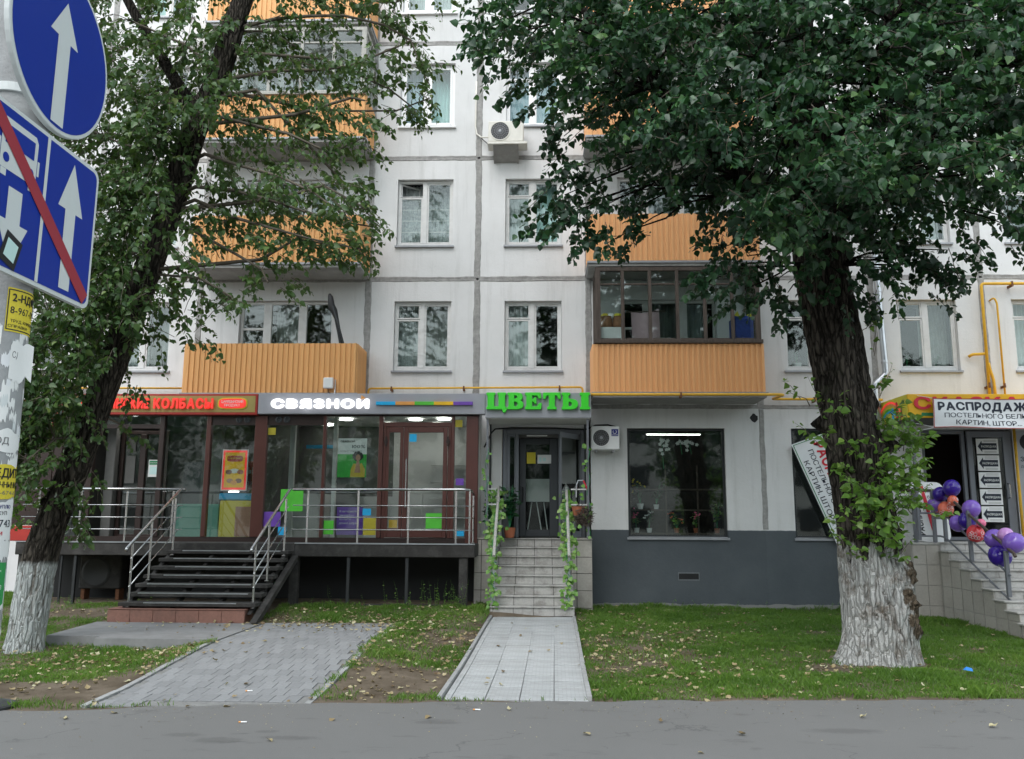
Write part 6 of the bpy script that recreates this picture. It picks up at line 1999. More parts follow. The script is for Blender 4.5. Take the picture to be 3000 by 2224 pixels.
# foliage masses of the two trees: centre and radius of each cluster of sprays (metres)
CROWN_RIGHT = [(4.8, -5, 7, 0.32), (3.7, -7.9, 5.8, 0.32), (5.9, -7.6, 6.2, 0.32), (8, -4.1, 7.8, 0.32), (6.2, -7, 8.4, 0.32), (7.5, -4.7, 9.9, 0.32), (2.7, -8.2, 7.3, 0.32), (3.1, -6.8, 8.1, 0.32), (4.5, -3.9, 8.3, 0.32), (4.6, -3.8, 8.3, 0.32), (5.5, -6.2, 8.8, 0.32), (4.6, -8.1, 7.6, 0.32), (4, -7.3, 8.2, 0.32), (3.6, -8.4, 7.5, 0.32), (1, -7.8, 7.7, 0.32), (1.1, -7.2, 8, 0.32), (3.8, -5.9, 6.9, 0.32), (3.6, -6.6, 6.6, 0.32), (6.9, -5.5, 8.6, 0.32), (6.1, -6.9, 7.8, 0.32), (2.3, -6.9, 8.4, 0.32), (2.3, -6.6, 8.5, 0.32), (0.7, -6.4, 9.1, 0.32), (0.6, -8.1, 8, 0.32), (1.6, -8.1, 6.2, 0.32), (2, -5.7, 7.3, 0.32), (2.7, -3.7, 9.7, 0.32), (1.9, -7.8, 7.3, 0.32), (6.5, -5.1, 8.1, 0.32), (5, -7.8, 6.7, 0.32), (2.1, -5.9, 7.7, 0.32), (2, -6.3, 7.5, 0.32), (5.7, -4.9, 10.1, 0.32), (4.1, -8.4, 7.8, 0.32), (8.3, -4.6, 10.4, 0.32), (6.5, -7.3, 8.6, 0.32), (5.2, -6.4, 6, 0.32), (5, -6.6, 5.9, 0.32), (2.2, -7.1, 6.7, 0.32), (2.1, -7.5, 6.5, 0.32), (-0.4, -7.1, 8.8, 0.32), (-0.4, -5.1, 10.1, 0.32), (3, -8, 5.6, 0.32), (3.4, -6.8, 6.1, 0.32), (0.2, -7.5, 7.4, 0.32), (0.3, -3.9, 9.4, 0.32), (4.2, -6.3, 5.8, 0.32), (3.9, -7, 5.5, 0.32), (3.4, -7.6, 7.4, 0.32), (4.4, -4.5, 9.2, 0.32), (1.9, -6.9, 8.3, 0.32), (1.8, -7.6, 7.9, 0.32), (0.2, -4, 10.3, 0.32), (0.2, -4.1, 10.3, 0.32), (7.7, -5.3, 7.7, 0.32), (8.4, -4.2, 8.3, 0.32), (3.4, -3.7, 10, 0.32), (3.3, -4, 9.8, 0.32), (3.9, -6.6, 6, 0.32), (4.7, -4.5, 6.8, 0.32), (2.5, -8.3, 6.7, 0.32), (3.6, -4.3, 8.8, 0.32), (6.1, -6.3, 8.8, 0.32), (7.2, -4.4, 10.1, 0.32), (3.4, -6, 6.7, 0.32), (2.8, -7.8, 5.9, 0.32), (2.5, -7.1, 8.3, 0.32), (2.3, -8, 7.7, 0.32), (3.1, -7.3, 7.5, 0.32), (3, -7.5, 7.3, 0.32), (2.3, -6.4, 6.3, 0.32), (2.2, -6.9, 6.1, 0.32), (5.5, -6.1, 6.7, 0.32), (4.5, -8.2, 5.8, 0.32), (4.9, -5.7, 6.7, 0.32), (3.7, -8.4, 5.5, 0.32), (3.9, -7.8, 6.3, 0.32), (5.1, -4.9, 7.8, 0.32), (1.6, -5.7, 7, 0.32), (1.4, -6.8, 6.5, 0.32), (3.4, -5.1, 6.6, 0.32), (3.6, -4.5, 6.9, 0.32), (5.2, -8, 5.9, 0.32), (5.4, -7.6, 6.1, 0.32), (5.5, -8.3, 6.4, 0.32), (5.9, -7.6, 6.8, 0.32), (5.8, -5.7, 7.4, 0.32), (5.5, -6.3, 7, 0.32), (4.9, -5.9, 7.9, 0.32), (3.8, -8.3, 6.6, 0.32), (-0.2, -7.6, 8, 0.32), (-0.2, -8, 7.7, 0.32), (3.2, -5.1, 7.4, 0.32), (2.5, -7.9, 6.1, 0.32), (5, -5.1, 10, 0.32), (4, -7.6, 8.3, 0.32), (1.1, -6.4, 9.3, 0.32), (1.1, -5.8, 9.7, 0.32), (1.8, -5.7, 8.1, 0.32), (2, -4.5, 8.8, 0.32), (2.3, -7.2, 8.7, 0.32), (3, -4.2, 10.7, 0.32), (5.1, -7.5, 6.3, 0.32), (6.3, -5.2, 7.3, 0.32), (3.5, -8, 6.3, 0.32), (4.3, -5.8, 7.4, 0.32), (3.7, -7.8, 7.1, 0.32), (4.6, -5.4, 8.5, 0.32), (7, -5.5, 9.9, 0.32), (7.7, -4.4, 10.6, 0.32), (2.6, -5.7, 8, 0.32), (2.1, -8.1, 6.7, 0.32), (6.2, -7.6, 7.1, 0.32), (7.7, -5.3, 8.4, 0.32), (3.7, -7.6, 7.6, 0.32), (4, -6.9, 8, 0.32), (4.6, -8.4, 7.1, 0.32), (5.3, -7, 8, 0.32), (1.7, -6.3, 8.8, 0.32), (1.8, -5.5, 9.3, 0.32), (7.5, -5.8, 8.4, 0.32), (8.7, -4, 9.5, 0.32), (4.7, -5.1, 8.1, 0.32), (4.2, -6.4, 7.4, 0.32), (-0.2, -5.9, 8.7, 0.32), (-0.2, -6.1, 8.6, 0.32), (2.5, -8.2, 5.1, 0.32), (2.9, -6.6, 5.7, 0.32), (5.9, -7, 6.8, 0.32), (6.3, -6.3, 7.2, 0.32), (4.6, -7.1, 6.5, 0.32), (4.9, -6.4, 6.8, 0.32), (3.7, -4.8, 8, 0.32), (3.7, -4.6, 8, 0.32), (6.3, -6, 8.7, 0.32), (5.7, -7, 8.1, 0.32), (0.1, -6.1, 9.4, 0.32), (0.1, -4.4, 10.5, 0.32), (3.6, -7.2, 6.1, 0.32), (3.8, -6.6, 6.3, 0.32), (2.5, -8, 7.2, 0.32), (3.5, -4, 9.5, 0.32), (2.9, -7.8, 5.3, 0.32), (3.2, -6.8, 5.7, 0.32), (1.5, -6.6, 7.1, 0.32), (1.3, -8.1, 6.3, 0.32), (3.6, -6.5, 8.8, 0.32), (3.2, -7.5, 8.1, 0.32), (1.2, -7.7, 7.2, 0.32), (1.2, -7.8, 7.1, 0.32), (1.6, -3.7, 10.7, 0.32), (1.2, -7.4, 8.2, 0.32), (5.3, -6.2, 7.9, 0.32), (4.9, -7.1, 7.3, 0.32), (6, -5.3, 10.1, 0.32), (4.6, -8.2, 8.1, 0.32), (3.4, -5.7, 9.4, 0.32), (3, -7.1, 8.5, 0.32), (0.8, -5.3, 9.4, 0.32), (0.7, -7.2, 8.3, 0.32), (1.4, -7, 7.9, 0.32), (1.5, -6.7, 8.1, 0.32), (0.9, -5.2, 8.9, 0.32), (0.9, -4.4, 9.4, 0.32), (1.6, -4.8, 8.3, 0.32), (1.6, -4.6, 8.4, 0.32), (4.7, -7.3, 6.1, 0.32), (5.3, -5.8, 6.7, 0.32), (4.4, -4, 6.3, 0.32), (4, -5.3, 5.9, 0.32), (7.1, -6, 9.4, 0.32), (6, -7.7, 8.2, 0.32), (1.9, -6.9, 8.8, 0.32), (1.6, -8.3, 7.9, 0.32), (0.9, -6.9, 7.1, 0.32), (1.1, -4.5, 8.3, 0.32), (2.8, -5.7, 7.6, 0.32), (2.4, -7.2, 6.9, 0.32), (5.6, -6.8, 7.8, 0.32), (6, -6, 8.3, 0.32), (4.3, -7.4, 5.6, 0.32), (5.2, -5.1, 6.4, 0.32), (1, -6.3, 7.8, 0.32), (0.9, -7.4, 7.3, 0.32), (4.2, -8.2, 7.1, 0.32), (4.7, -7.1, 7.7, 0.32), (4.1, -8, 6.3, 0.32), (6, -3.6, 8.5, 0.32), (7.9, -3.7, 10.1, 0.32), (6.5, -6.2, 8.6, 0.32), (6.2, -7.6, 7.8, 0.32), (6.3, -7.4, 7.9, 0.32), (2.6, -5.4, 7.1, 0.32), (2.6, -5.6, 7, 0.32), (5.4, -7.3, 8.7, 0.32), (5.2, -7.6, 8.4, 0.32), (4.8, -6.3, 8.9, 0.32), (4.6, -6.7, 8.7, 0.32), (7.7, -3.8, 8.9, 0.32), (7.8, -3.6, 9, 0.32), (5, -6.7, 6.9, 0.32), (5.3, -6.1, 7.3, 0.32), (6.8, -3.7, 9.5, 0.32), (6.6, -4.2, 9.2, 0.32), (6.1, -6.2, 7.1, 0.32), (5.8, -6.7, 6.9, 0.32), (6.3, -7.1, 7.6, 0.32), (7.7, -4.9, 8.9, 0.32), (2.5, -7.3, 5.7, 0.32), (2.8, -5.9, 6.3, 0.32), (3.1, -7.3, 8.7, 0.32), (3.4, -6.6, 9.2, 0.32), (4, -5.2, 8, 0.32), (3, -8.4, 6.4, 0.32), (4.2, -7.2, 7.9, 0.32), (3.9, -7.8, 7.5, 0.32), (1.7, -7.1, 6.2, 0.32), (1.9, -6.3, 6.5, 0.32), (5, -6.2, 8.6, 0.32), (4.8, -6.5, 8.4, 0.32), (0.3, -8.3, 8, 0.32), (0.4, -4.8, 10.5, 0.32), (5.7, -5.6, 7.8, 0.32), (4.4, -8.3, 6.4, 0.32), (6.7, -4.7, 7.1, 0.32), (6.5, -5.2, 6.9, 0.32), (3.6, -7.9, 6, 0.32), (3.4, -8.4, 5.8, 0.32), (3.3, -7.9, 5.3, 0.32), (3.2, -8.2, 5.2, 0.32), (7.6, -5.5, 6.9, 0.32), (6.5, -7.1, 6.2, 0.32), (0.4, -5.7, 8.9, 0.32), (0.3, -7.2, 7.9, 0.32), (6.6, -7.1, 6.5, 0.32), (6.8, -6.8, 6.7, 0.32), (1.6, -6.3, 9.3, 0.32), (1.6, -6.3, 9.3, 0.32), (4.9, -4, 10.4, 0.32), (3.9, -6.6, 8.7, 0.32), (1.1, -7.3, 6.5, 0.32), (1.2, -6.7, 6.8, 0.32), (5.7, -8.1, 7.4, 0.32), (7.3, -5.5, 8.9, 0.32), (3, -6, 9.5, 0.32), (3.6, -3.6, 11.1, 0.32), (0.5, -8, 6.7, 0.32), (0.5, -7.8, 6.9, 0.32), (6.8, -4.1, 6.9, 0.32), (5.9, -6, 6.2, 0.32), (3.7, -7.4, 8.7, 0.32), (4.9, -3.9, 11, 0.32), (5.9, -8.2, 7.6, 0.32), (8.1, -5, 9.8, 0.32), (3.5, -7.4, 7.1, 0.32), (3.9, -6.4, 7.7, 0.32), (4, -4.7, 9.3, 0.32), (3.6, -6.2, 8.4, 0.32), (2.2, -5.8, 7, 0.32), (2.2, -5.8, 7, 0.32), (4.5, -7.5, 6.8, 0.32), (5.1, -6.1, 7.6, 0.32), (5.4, -8.2, 5.6, 0.32), (8, -3.6, 7.5, 0.32), (3.1, -4.2, 9.2, 0.32), (2.9, -5, 8.8, 0.32), (5.6, -5.4, 9.4, 0.32), (4.8, -7.2, 8.3, 0.32), (3.4, -3.9, 7.5, 0.32), (3.2, -4.7, 7.1, 0.32), (3.7, -6.5, 9.1, 0.32), (3, -8.3, 7.9, 0.32), (4, -7.2, 5.8, 0.32), (4.4, -6.2, 6.2, 0.32), (1.6, -7.7, 7.6, 0.32), (2.2, -4.2, 9.6, 0.32), (4.8, -6.2, 8.1, 0.32), (5, -5.8, 8.3, 0.32), (7.3, -4.4, 10.5, 0.32), (5.3, -7.9, 8.1, 0.32), (4, -8.4, 5.4, 0.32), (4.9, -6.3, 6.2, 0.32), (4.7, -7.6, 7.7, 0.32), (5.9, -4.9, 9.3, 0.32), (3.6, -7, 8.1, 0.32), (3.2, -8.3, 7.3, 0.32), (5.4, -4, 6.5, 0.32), (4.6, -5.9, 5.8, 0.32), (7.5, -4.7, 8.6, 0.32), (6, -7.3, 7.3, 0.32), (3.3, -6.5, 7.5, 0.32), (4.1, -4.1, 8.8, 0.32), (3.9, -4.5, 7.7, 0.32), (3, -7.3, 6.4, 0.32), (6.3, -6.9, 6.8, 0.32), (7.9, -4.2, 8.1, 0.32), (5.9, -6.8, 7.6, 0.32), (5.3, -7.9, 7, 0.32), (5.7, -6.3, 7.8, 0.32), (4.7, -8.3, 6.7, 0.32), (1.7, -8.1, 6.8, 0.32), (2, -6.5, 7.8, 0.32), (5.3, -7.2, 8.5, 0.32), (5.7, -6.2, 9.1, 0.32), (0.9, -8.4, 7, 0.32), (1.4, -4, 9.5, 0.32), (5.5, -4.2, 7.7, 0.32), (5.5, -4.2, 7.7, 0.32), (4.5, -7.1, 8.8, 0.32), (5.7, -4.3, 10.8, 0.32), (2.6, -7, 7.2, 0.32), (3.3, -4, 8.8, 0.32), (2.6, -7.7, 7.8, 0.32), (3.2, -5.7, 9.1, 0.32), (7.1, -5, 7.4, 0.32), (5.3, -8.2, 6, 0.32), (2.6, -6.3, 7, 0.32), (3.1, -4.5, 7.8, 0.32), (-0.8, -6.6, 8.4, 0.22), (-0.7, -6.8, 8.1, 0.22), (-0.5, -6.6, 7.9, 0.22), (-0.1, -6.4, 7.7, 0.22), (0.3, -6.7, 6.8, 0.22), (0.4, -6.8, 6.3, 0.22), (0.3, -6.9, 5.9, 0.22), (0.2, -6.9, 5.6, 0.22), (0.6, -6.6, 6.2, 0.22), (0.8, -6.5, 6.3, 0.22), (0.1, -6.6, 7.3, 0.22), (0.9, -6.6, 5.9, 0.22), (1.2, -6.6, 5.8, 0.22), (1.5, -6.5, 6.1, 0.22), (0.5, -6.8, 5.8, 0.22), (0.4, -6.9, 5.6, 0.22), (0.8, -7, 5.2, 0.22), (1.1, -6.8, 5.4, 0.22), (2.3, -6.4, 5.7, 0.22), (2.4, -6.6, 5.3, 0.22), (2.2, -6.8, 4.8, 0.22), (2.5, -6.6, 5, 0.22), (2.7, -6.5, 5.2, 0.22), (2.8, -6.6, 5, 0.22), (3.1, -6.5, 4.9, 0.22), (2.6, -6.7, 4.7, 0.22), (4.4, -6.4, 5.2, 0.22), (4.4, -6.6, 5, 0.22), (4.7, -6.5, 5.3, 0.22), (4.8, -6.7, 5, 0.22), (4.9, -6.8, 5, 0.22), (5, -6.9, 4.9, 0.22), (5.2, -6.7, 5.2, 0.22), (4.9, -6.6, 5.3, 0.22), (5.8, -6.6, 5.8, 0.22), (5.9, -6.8, 5.6, 0.22), (6, -6.9, 5.4, 0.22), (4.3, -6.3, 4.7, 0.22), (3.2, -6.5, 4.7, 0.22), (3.5, -6.6, 5.1, 0.22), (3.6, -6.8, 5.3, 0.22), (3.8, -6.7, 4.9, 0.22), (2.2, -9.2, 6.1, 0.26), (2.4, -9.3, 5.7, 0.26), (1.8, -8.9, 5.7, 0.26), (3, -9.2, 5.4, 0.26), (3.4, -9, 5.3, 0.26), (2.2, -8.4, 5.2, 0.26), (2.5, -8.2, 5, 0.26), (4.2, -9, 5.5, 0.26), (4.5, -9, 5.4, 0.26), (3.8, -9.2, 6.5, 0.26), (4.6, -9.2, 6.8, 0.26), (1.2, -8.6, 7.2, 0.26), (0.6, -8.2, 7.1, 0.26), (2.8, -8.9, 5.1, 0.26), (1.6, -8.7, 6.1, 0.26), (3.8, -9.1, 5.9, 0.26), (2.1, -5.7, 11.1, 0.45), (0.5, -5.8, 12, 0.45), (3.3, -7.1, 10.7, 0.45), (3.7, -2.5, 13, 0.45), (6.3, -6.2, 10.8, 0.45), (3.8, -5.6, 10, 0.45), (4.6, -4.6, 10.6, 0.45), (3.8, -5.2, 12.8, 0.45), (3.2, -6.5, 12.4, 0.45), (6.1, -7.7, 12.9, 0.45), (0.2, -6.6, 11.9, 0.45), (2.4, -6.6, 14.2, 0.45), (2.4, -3.7, 12.6, 0.45), (2.3, -8.5, 10.2, 0.45), (2.8, -6.5, 13.2, 0.45), (2.3, -8.6, 13.4, 0.45), (4.7, -5.4, 11.4, 0.45), (1.1, -4.9, 13, 0.45), (2, -3.6, 12.5, 0.45), (2.8, -8.5, 10.2, 0.45), (3.8, -6.5, 11.8, 0.45), (6.1, -5.5, 11.1, 0.45), (6.8, -6.3, 10.3, 0.45), (7, -3.4, 11.9, 0.45), (0.1, -4.9, 11.9, 0.45), (3.6, -7.1, 10.2, 0.45), (3.4, -4.1, 12.2, 0.45), (5.9, -6.4, 14, 0.45), (4.6, -5.9, 14.1, 0.45), (0.3, -6.1, 10.4, 0.45), (3.6, -4, 12.8, 0.45), (5.8, -5.3, 14.4, 0.45), (4.4, -7, 12.6, 0.45), (5.8, -3, 12.4, 0.45), (7.4, -5.4, 13.6, 0.45), (2.1, -4.2, 13.1, 0.45), (8, -4.8, 12.6, 0.45), (4.9, -3.2, 12, 0.45), (4.2, -8.5, 10.4, 0.45), (3.6, -5.3, 14.4, 0.45), (3.6, -4.4, 14.4, 0.45), (3.5, -5, 11.8, 0.45), (5.1, -7, 9.1, 0.45), (0.5, -6.8, 11.1, 0.45), (4.8, -5.8, 10.6, 0.45), (3.6, -7.4, 10, 0.45), (0.1, -6.9, 11.3, 0.45), (5.9, -6.9, 9.5, 0.45), (5.7, -6.5, 13.1, 0.45), (7, -4.9, 11.1, 0.45), (1.7, -6.9, 11.6, 0.45), (1.1, -4.7, 11.5, 0.45), (4.5, -9.1, 13.1, 0.45), (6, -8.4, 12.8, 0.45), (1.6, -7.7, 13.9, 0.45), (5, -5.3, 15, 0.45), (6.1, -4.2, 12, 0.45), (5.4, -6.6, 14.5, 0.45), (2.8, -5.6, 11.9, 0.45), (0.6, -6.1, 12.1, 0.45), (4.3, -6.9, 13.1, 0.45), (2.1, -5.7, 14.7, 0.45), (4.6, -6.1, 9.4, 0.45), (3.5, -8, 9.9, 0.45), (5.8, -6.4, 12.2, 0.45), (7.9, -5.1, 11.8, 0.45), (0.1, -7, 13.5, 0.45), (2.6, -5.3, 14.8, 0.45), (2.3, -7.4, 12.6, 0.45), (5.4, -9.1, 12.9, 0.45), (4, -8, 9.6, 0.45), (3.7, -4, 13.3, 0.45), (6.4, -8, 10.1, 0.45), (2.8, -5.1, 13.8, 0.45), (-0.1, -5.1, 11.2, 0.45), (4.1, -8.1, 14, 0.45), (3, -9.1, 12.5, 0.45), (4, -5.9, 15.1, 0.45), (3.3, -5.2, 10.8, 0.45), (3.8, -6.2, 14.3, 0.45), (2.1, -6.3, 13.8, 0.45), (0.6, -4.9, 12.7, 0.45), (6.1, -5.3, 10.3, 0.45), (5.4, -3.8, 11.3, 0.45), (2.3, -6, 14.4, 0.45), (1.9, -8.4, 12.9, 0.45), (2, -8.4, 11.4, 0.45), (8.2, -5.5, 12.5, 0.45), (3.5, -6.4, 11.7, 0.45), (5, -5.5, 14.1, 0.45), (5.8, -4.6, 14.1, 0.45), (7.5, -6.7, 12, 0.45), (7.2, -7.8, 12.4, 0.45), (4.3, -8.6, 12.4, 0.45), (5.3, -4.6, 12.3, 0.45), (3.1, -6.7, 9.6, 0.45), (4.1, -3.7, 12, 0.45), (2.4, -4.5, 13.9, 0.45), (1.7, -3.1, 11.5, 0.45), (4.9, -4.6, 10.5, 0.45), (1, -5.2, 10.8, 0.45), (1.3, -4.9, 14, 0.45), (2.6, -8, 10.8, 0.45), (8.1, -5.7, 12.9, 0.45), (3.9, -7.5, 10.4, 0.45), (3.1, -6.6, 11.4, 0.45), (4.2, -5.6, 12.4, 0.45), (6.1, -3.6, 11.5, 0.45), (4.1, -7.2, 11.4, 0.45), (5.1, -5.5, 9.8, 0.45), (5.8, -6.6, 12.9, 0.45), (7.1, -6, 13.3, 0.45), (4.9, -6.8, 11.3, 0.45), (5.2, -7.3, 11.7, 0.45), (2.5, -5.4, 11.6, 0.45), (3.4, -6.9, 11.6, 0.45), (0.8, -4.9, 11, 0.45), (3.1, -4.3, 13.9, 0.45), (6.3, -4.9, 10.2, 0.45), (0.9, -5.6, 10.1, 0.45), (3.1, -4, 11, 0.45), (3.4, -5.7, 14.8, 0.45), (5.1, -6, 9.5, 0.45), (4, -7.8, 10.5, 0.45), (6, -7.9, 10.1, 0.45), (2.6, -6.5, 11, 0.45), (6.1, -5.9, 14.8, 0.45), (2.8, -5.2, 14.1, 0.45), (2.6, -6.1, 14.1, 0.45), (5.2, -6.9, 12.2, 0.45), (-0.5, -6.3, 11.7, 0.45), (6.3, -7, 10.2, 0.45), (4.2, -5.6, 10.8, 0.45), (4.2, -5, 12.8, 0.45), (4.6, -8.6, 13.6, 0.45), (4.3, -7.3, 10.5, 0.45), (1.7, -6.4, 11.3, 0.45), (6.3, -4.3, 10.9, 0.45), (4.6, -7.4, 14.6, 0.45), (3.3, -6.7, 9, 0.45), (2.4, -5.3, 14, 0.45), (3.6, -4.9, 13.5, 0.45), (7, -7.5, 10.2, 0.45), (6.4, -5.4, 14.5, 0.45), (2.7, -5.6, 13.3, 0.45), (2, -3.4, 11.7, 0.45), (3.8, -2.8, 12.7, 0.45), (4.9, -5.9, 14.5, 0.45), (5.5, -7.9, 13.4, 0.45), (3.8, -7.6, 10.5, 0.45), (5, -5.8, 12.6, 0.45), (4.8, -4.2, 11.8, 0.45), (5.9, -5.1, 13.9, 0.45), (7.5, -4, 12.3, 0.45), (0.4, -4.8, 13.8, 0.45), (3.5, -2.5, 12.2, 0.45), (4, -7.7, 12.6, 0.45), (4.1, -6.6, 12.9, 0.45), (0.5, -5.9, 9.9, 0.45), (1.9, -4.6, 12.4, 0.45), (3.4, -6.8, 13.4, 0.45), (5.2, -5, 13.5, 0.45), (0.7, -6.1, 11.2, 0.45), (4.3, -6.5, 15.1, 0.45), (5.2, -6.8, 12.8, 0.45), (0.8, -6.6, 13.9, 0.45), (7.8, -7.2, 11.5, 0.45), (3.7, -5.9, 11.8, 0.45), (5.4, -8.1, 12, 0.45), (6.2, -8.6, 12.6, 0.45), (2.8, -6.3, 9.6, 0.45), (3.3, -5.1, 12.7, 0.45), (7, -7.9, 11, 0.45), (2.6, -6.9, 12.4, 0.45), (2.6, -4.9, 12, 0.45), (1.6, -6.2, 14.6, 0.45), (3.5, -7.7, 14, 0.45), (5.9, -2.8, 11.6, 0.45), (5, -5.1, 14.5, 0.45), (6.3, -6.4, 11.6, 0.45), (0.6, -4.7, 11, 0.45), (0.8, -5.7, 12.9, 0.45), (1.1, -3.8, 13.2, 0.45), (6.9, -6.1, 10.3, 0.45), (4.6, -8.9, 11.1, 0.45), (4.5, -6, 14.7, 0.45), (2.5, -4.7, 11.2, 0.45), (4.6, -6.9, 14.6, 0.45), (1.9, -4.9, 11.1, 0.45), (3.6, -3.1, 12.9, 0.45), (2.8, -3.5, 13.4, 0.45), (5.1, -6.9, 9.8, 0.45), (2.4, -5.8, 10, 0.45), (3.9, -2.7, 12.2, 0.45), (3.3, -7.5, 13.3, 0.45), (5.4, -8.3, 13.4, 0.45), (3.3, -5.2, 11.2, 0.45), (4.5, -4.5, 14.9, 0.45), (1.2, -8.1, 13.6, 0.45), (5.8, -6.8, 14.5, 0.45), (3.5, -9.4, 11.6, 0.45), (3.7, -7.4, 12, 0.45), (6.7, -6.3, 12.4, 0.45), (4.4, -7.7, 10.4, 0.45), (3.9, -4.1, 13, 0.45), (7.3, -4, 12, 0.45)]
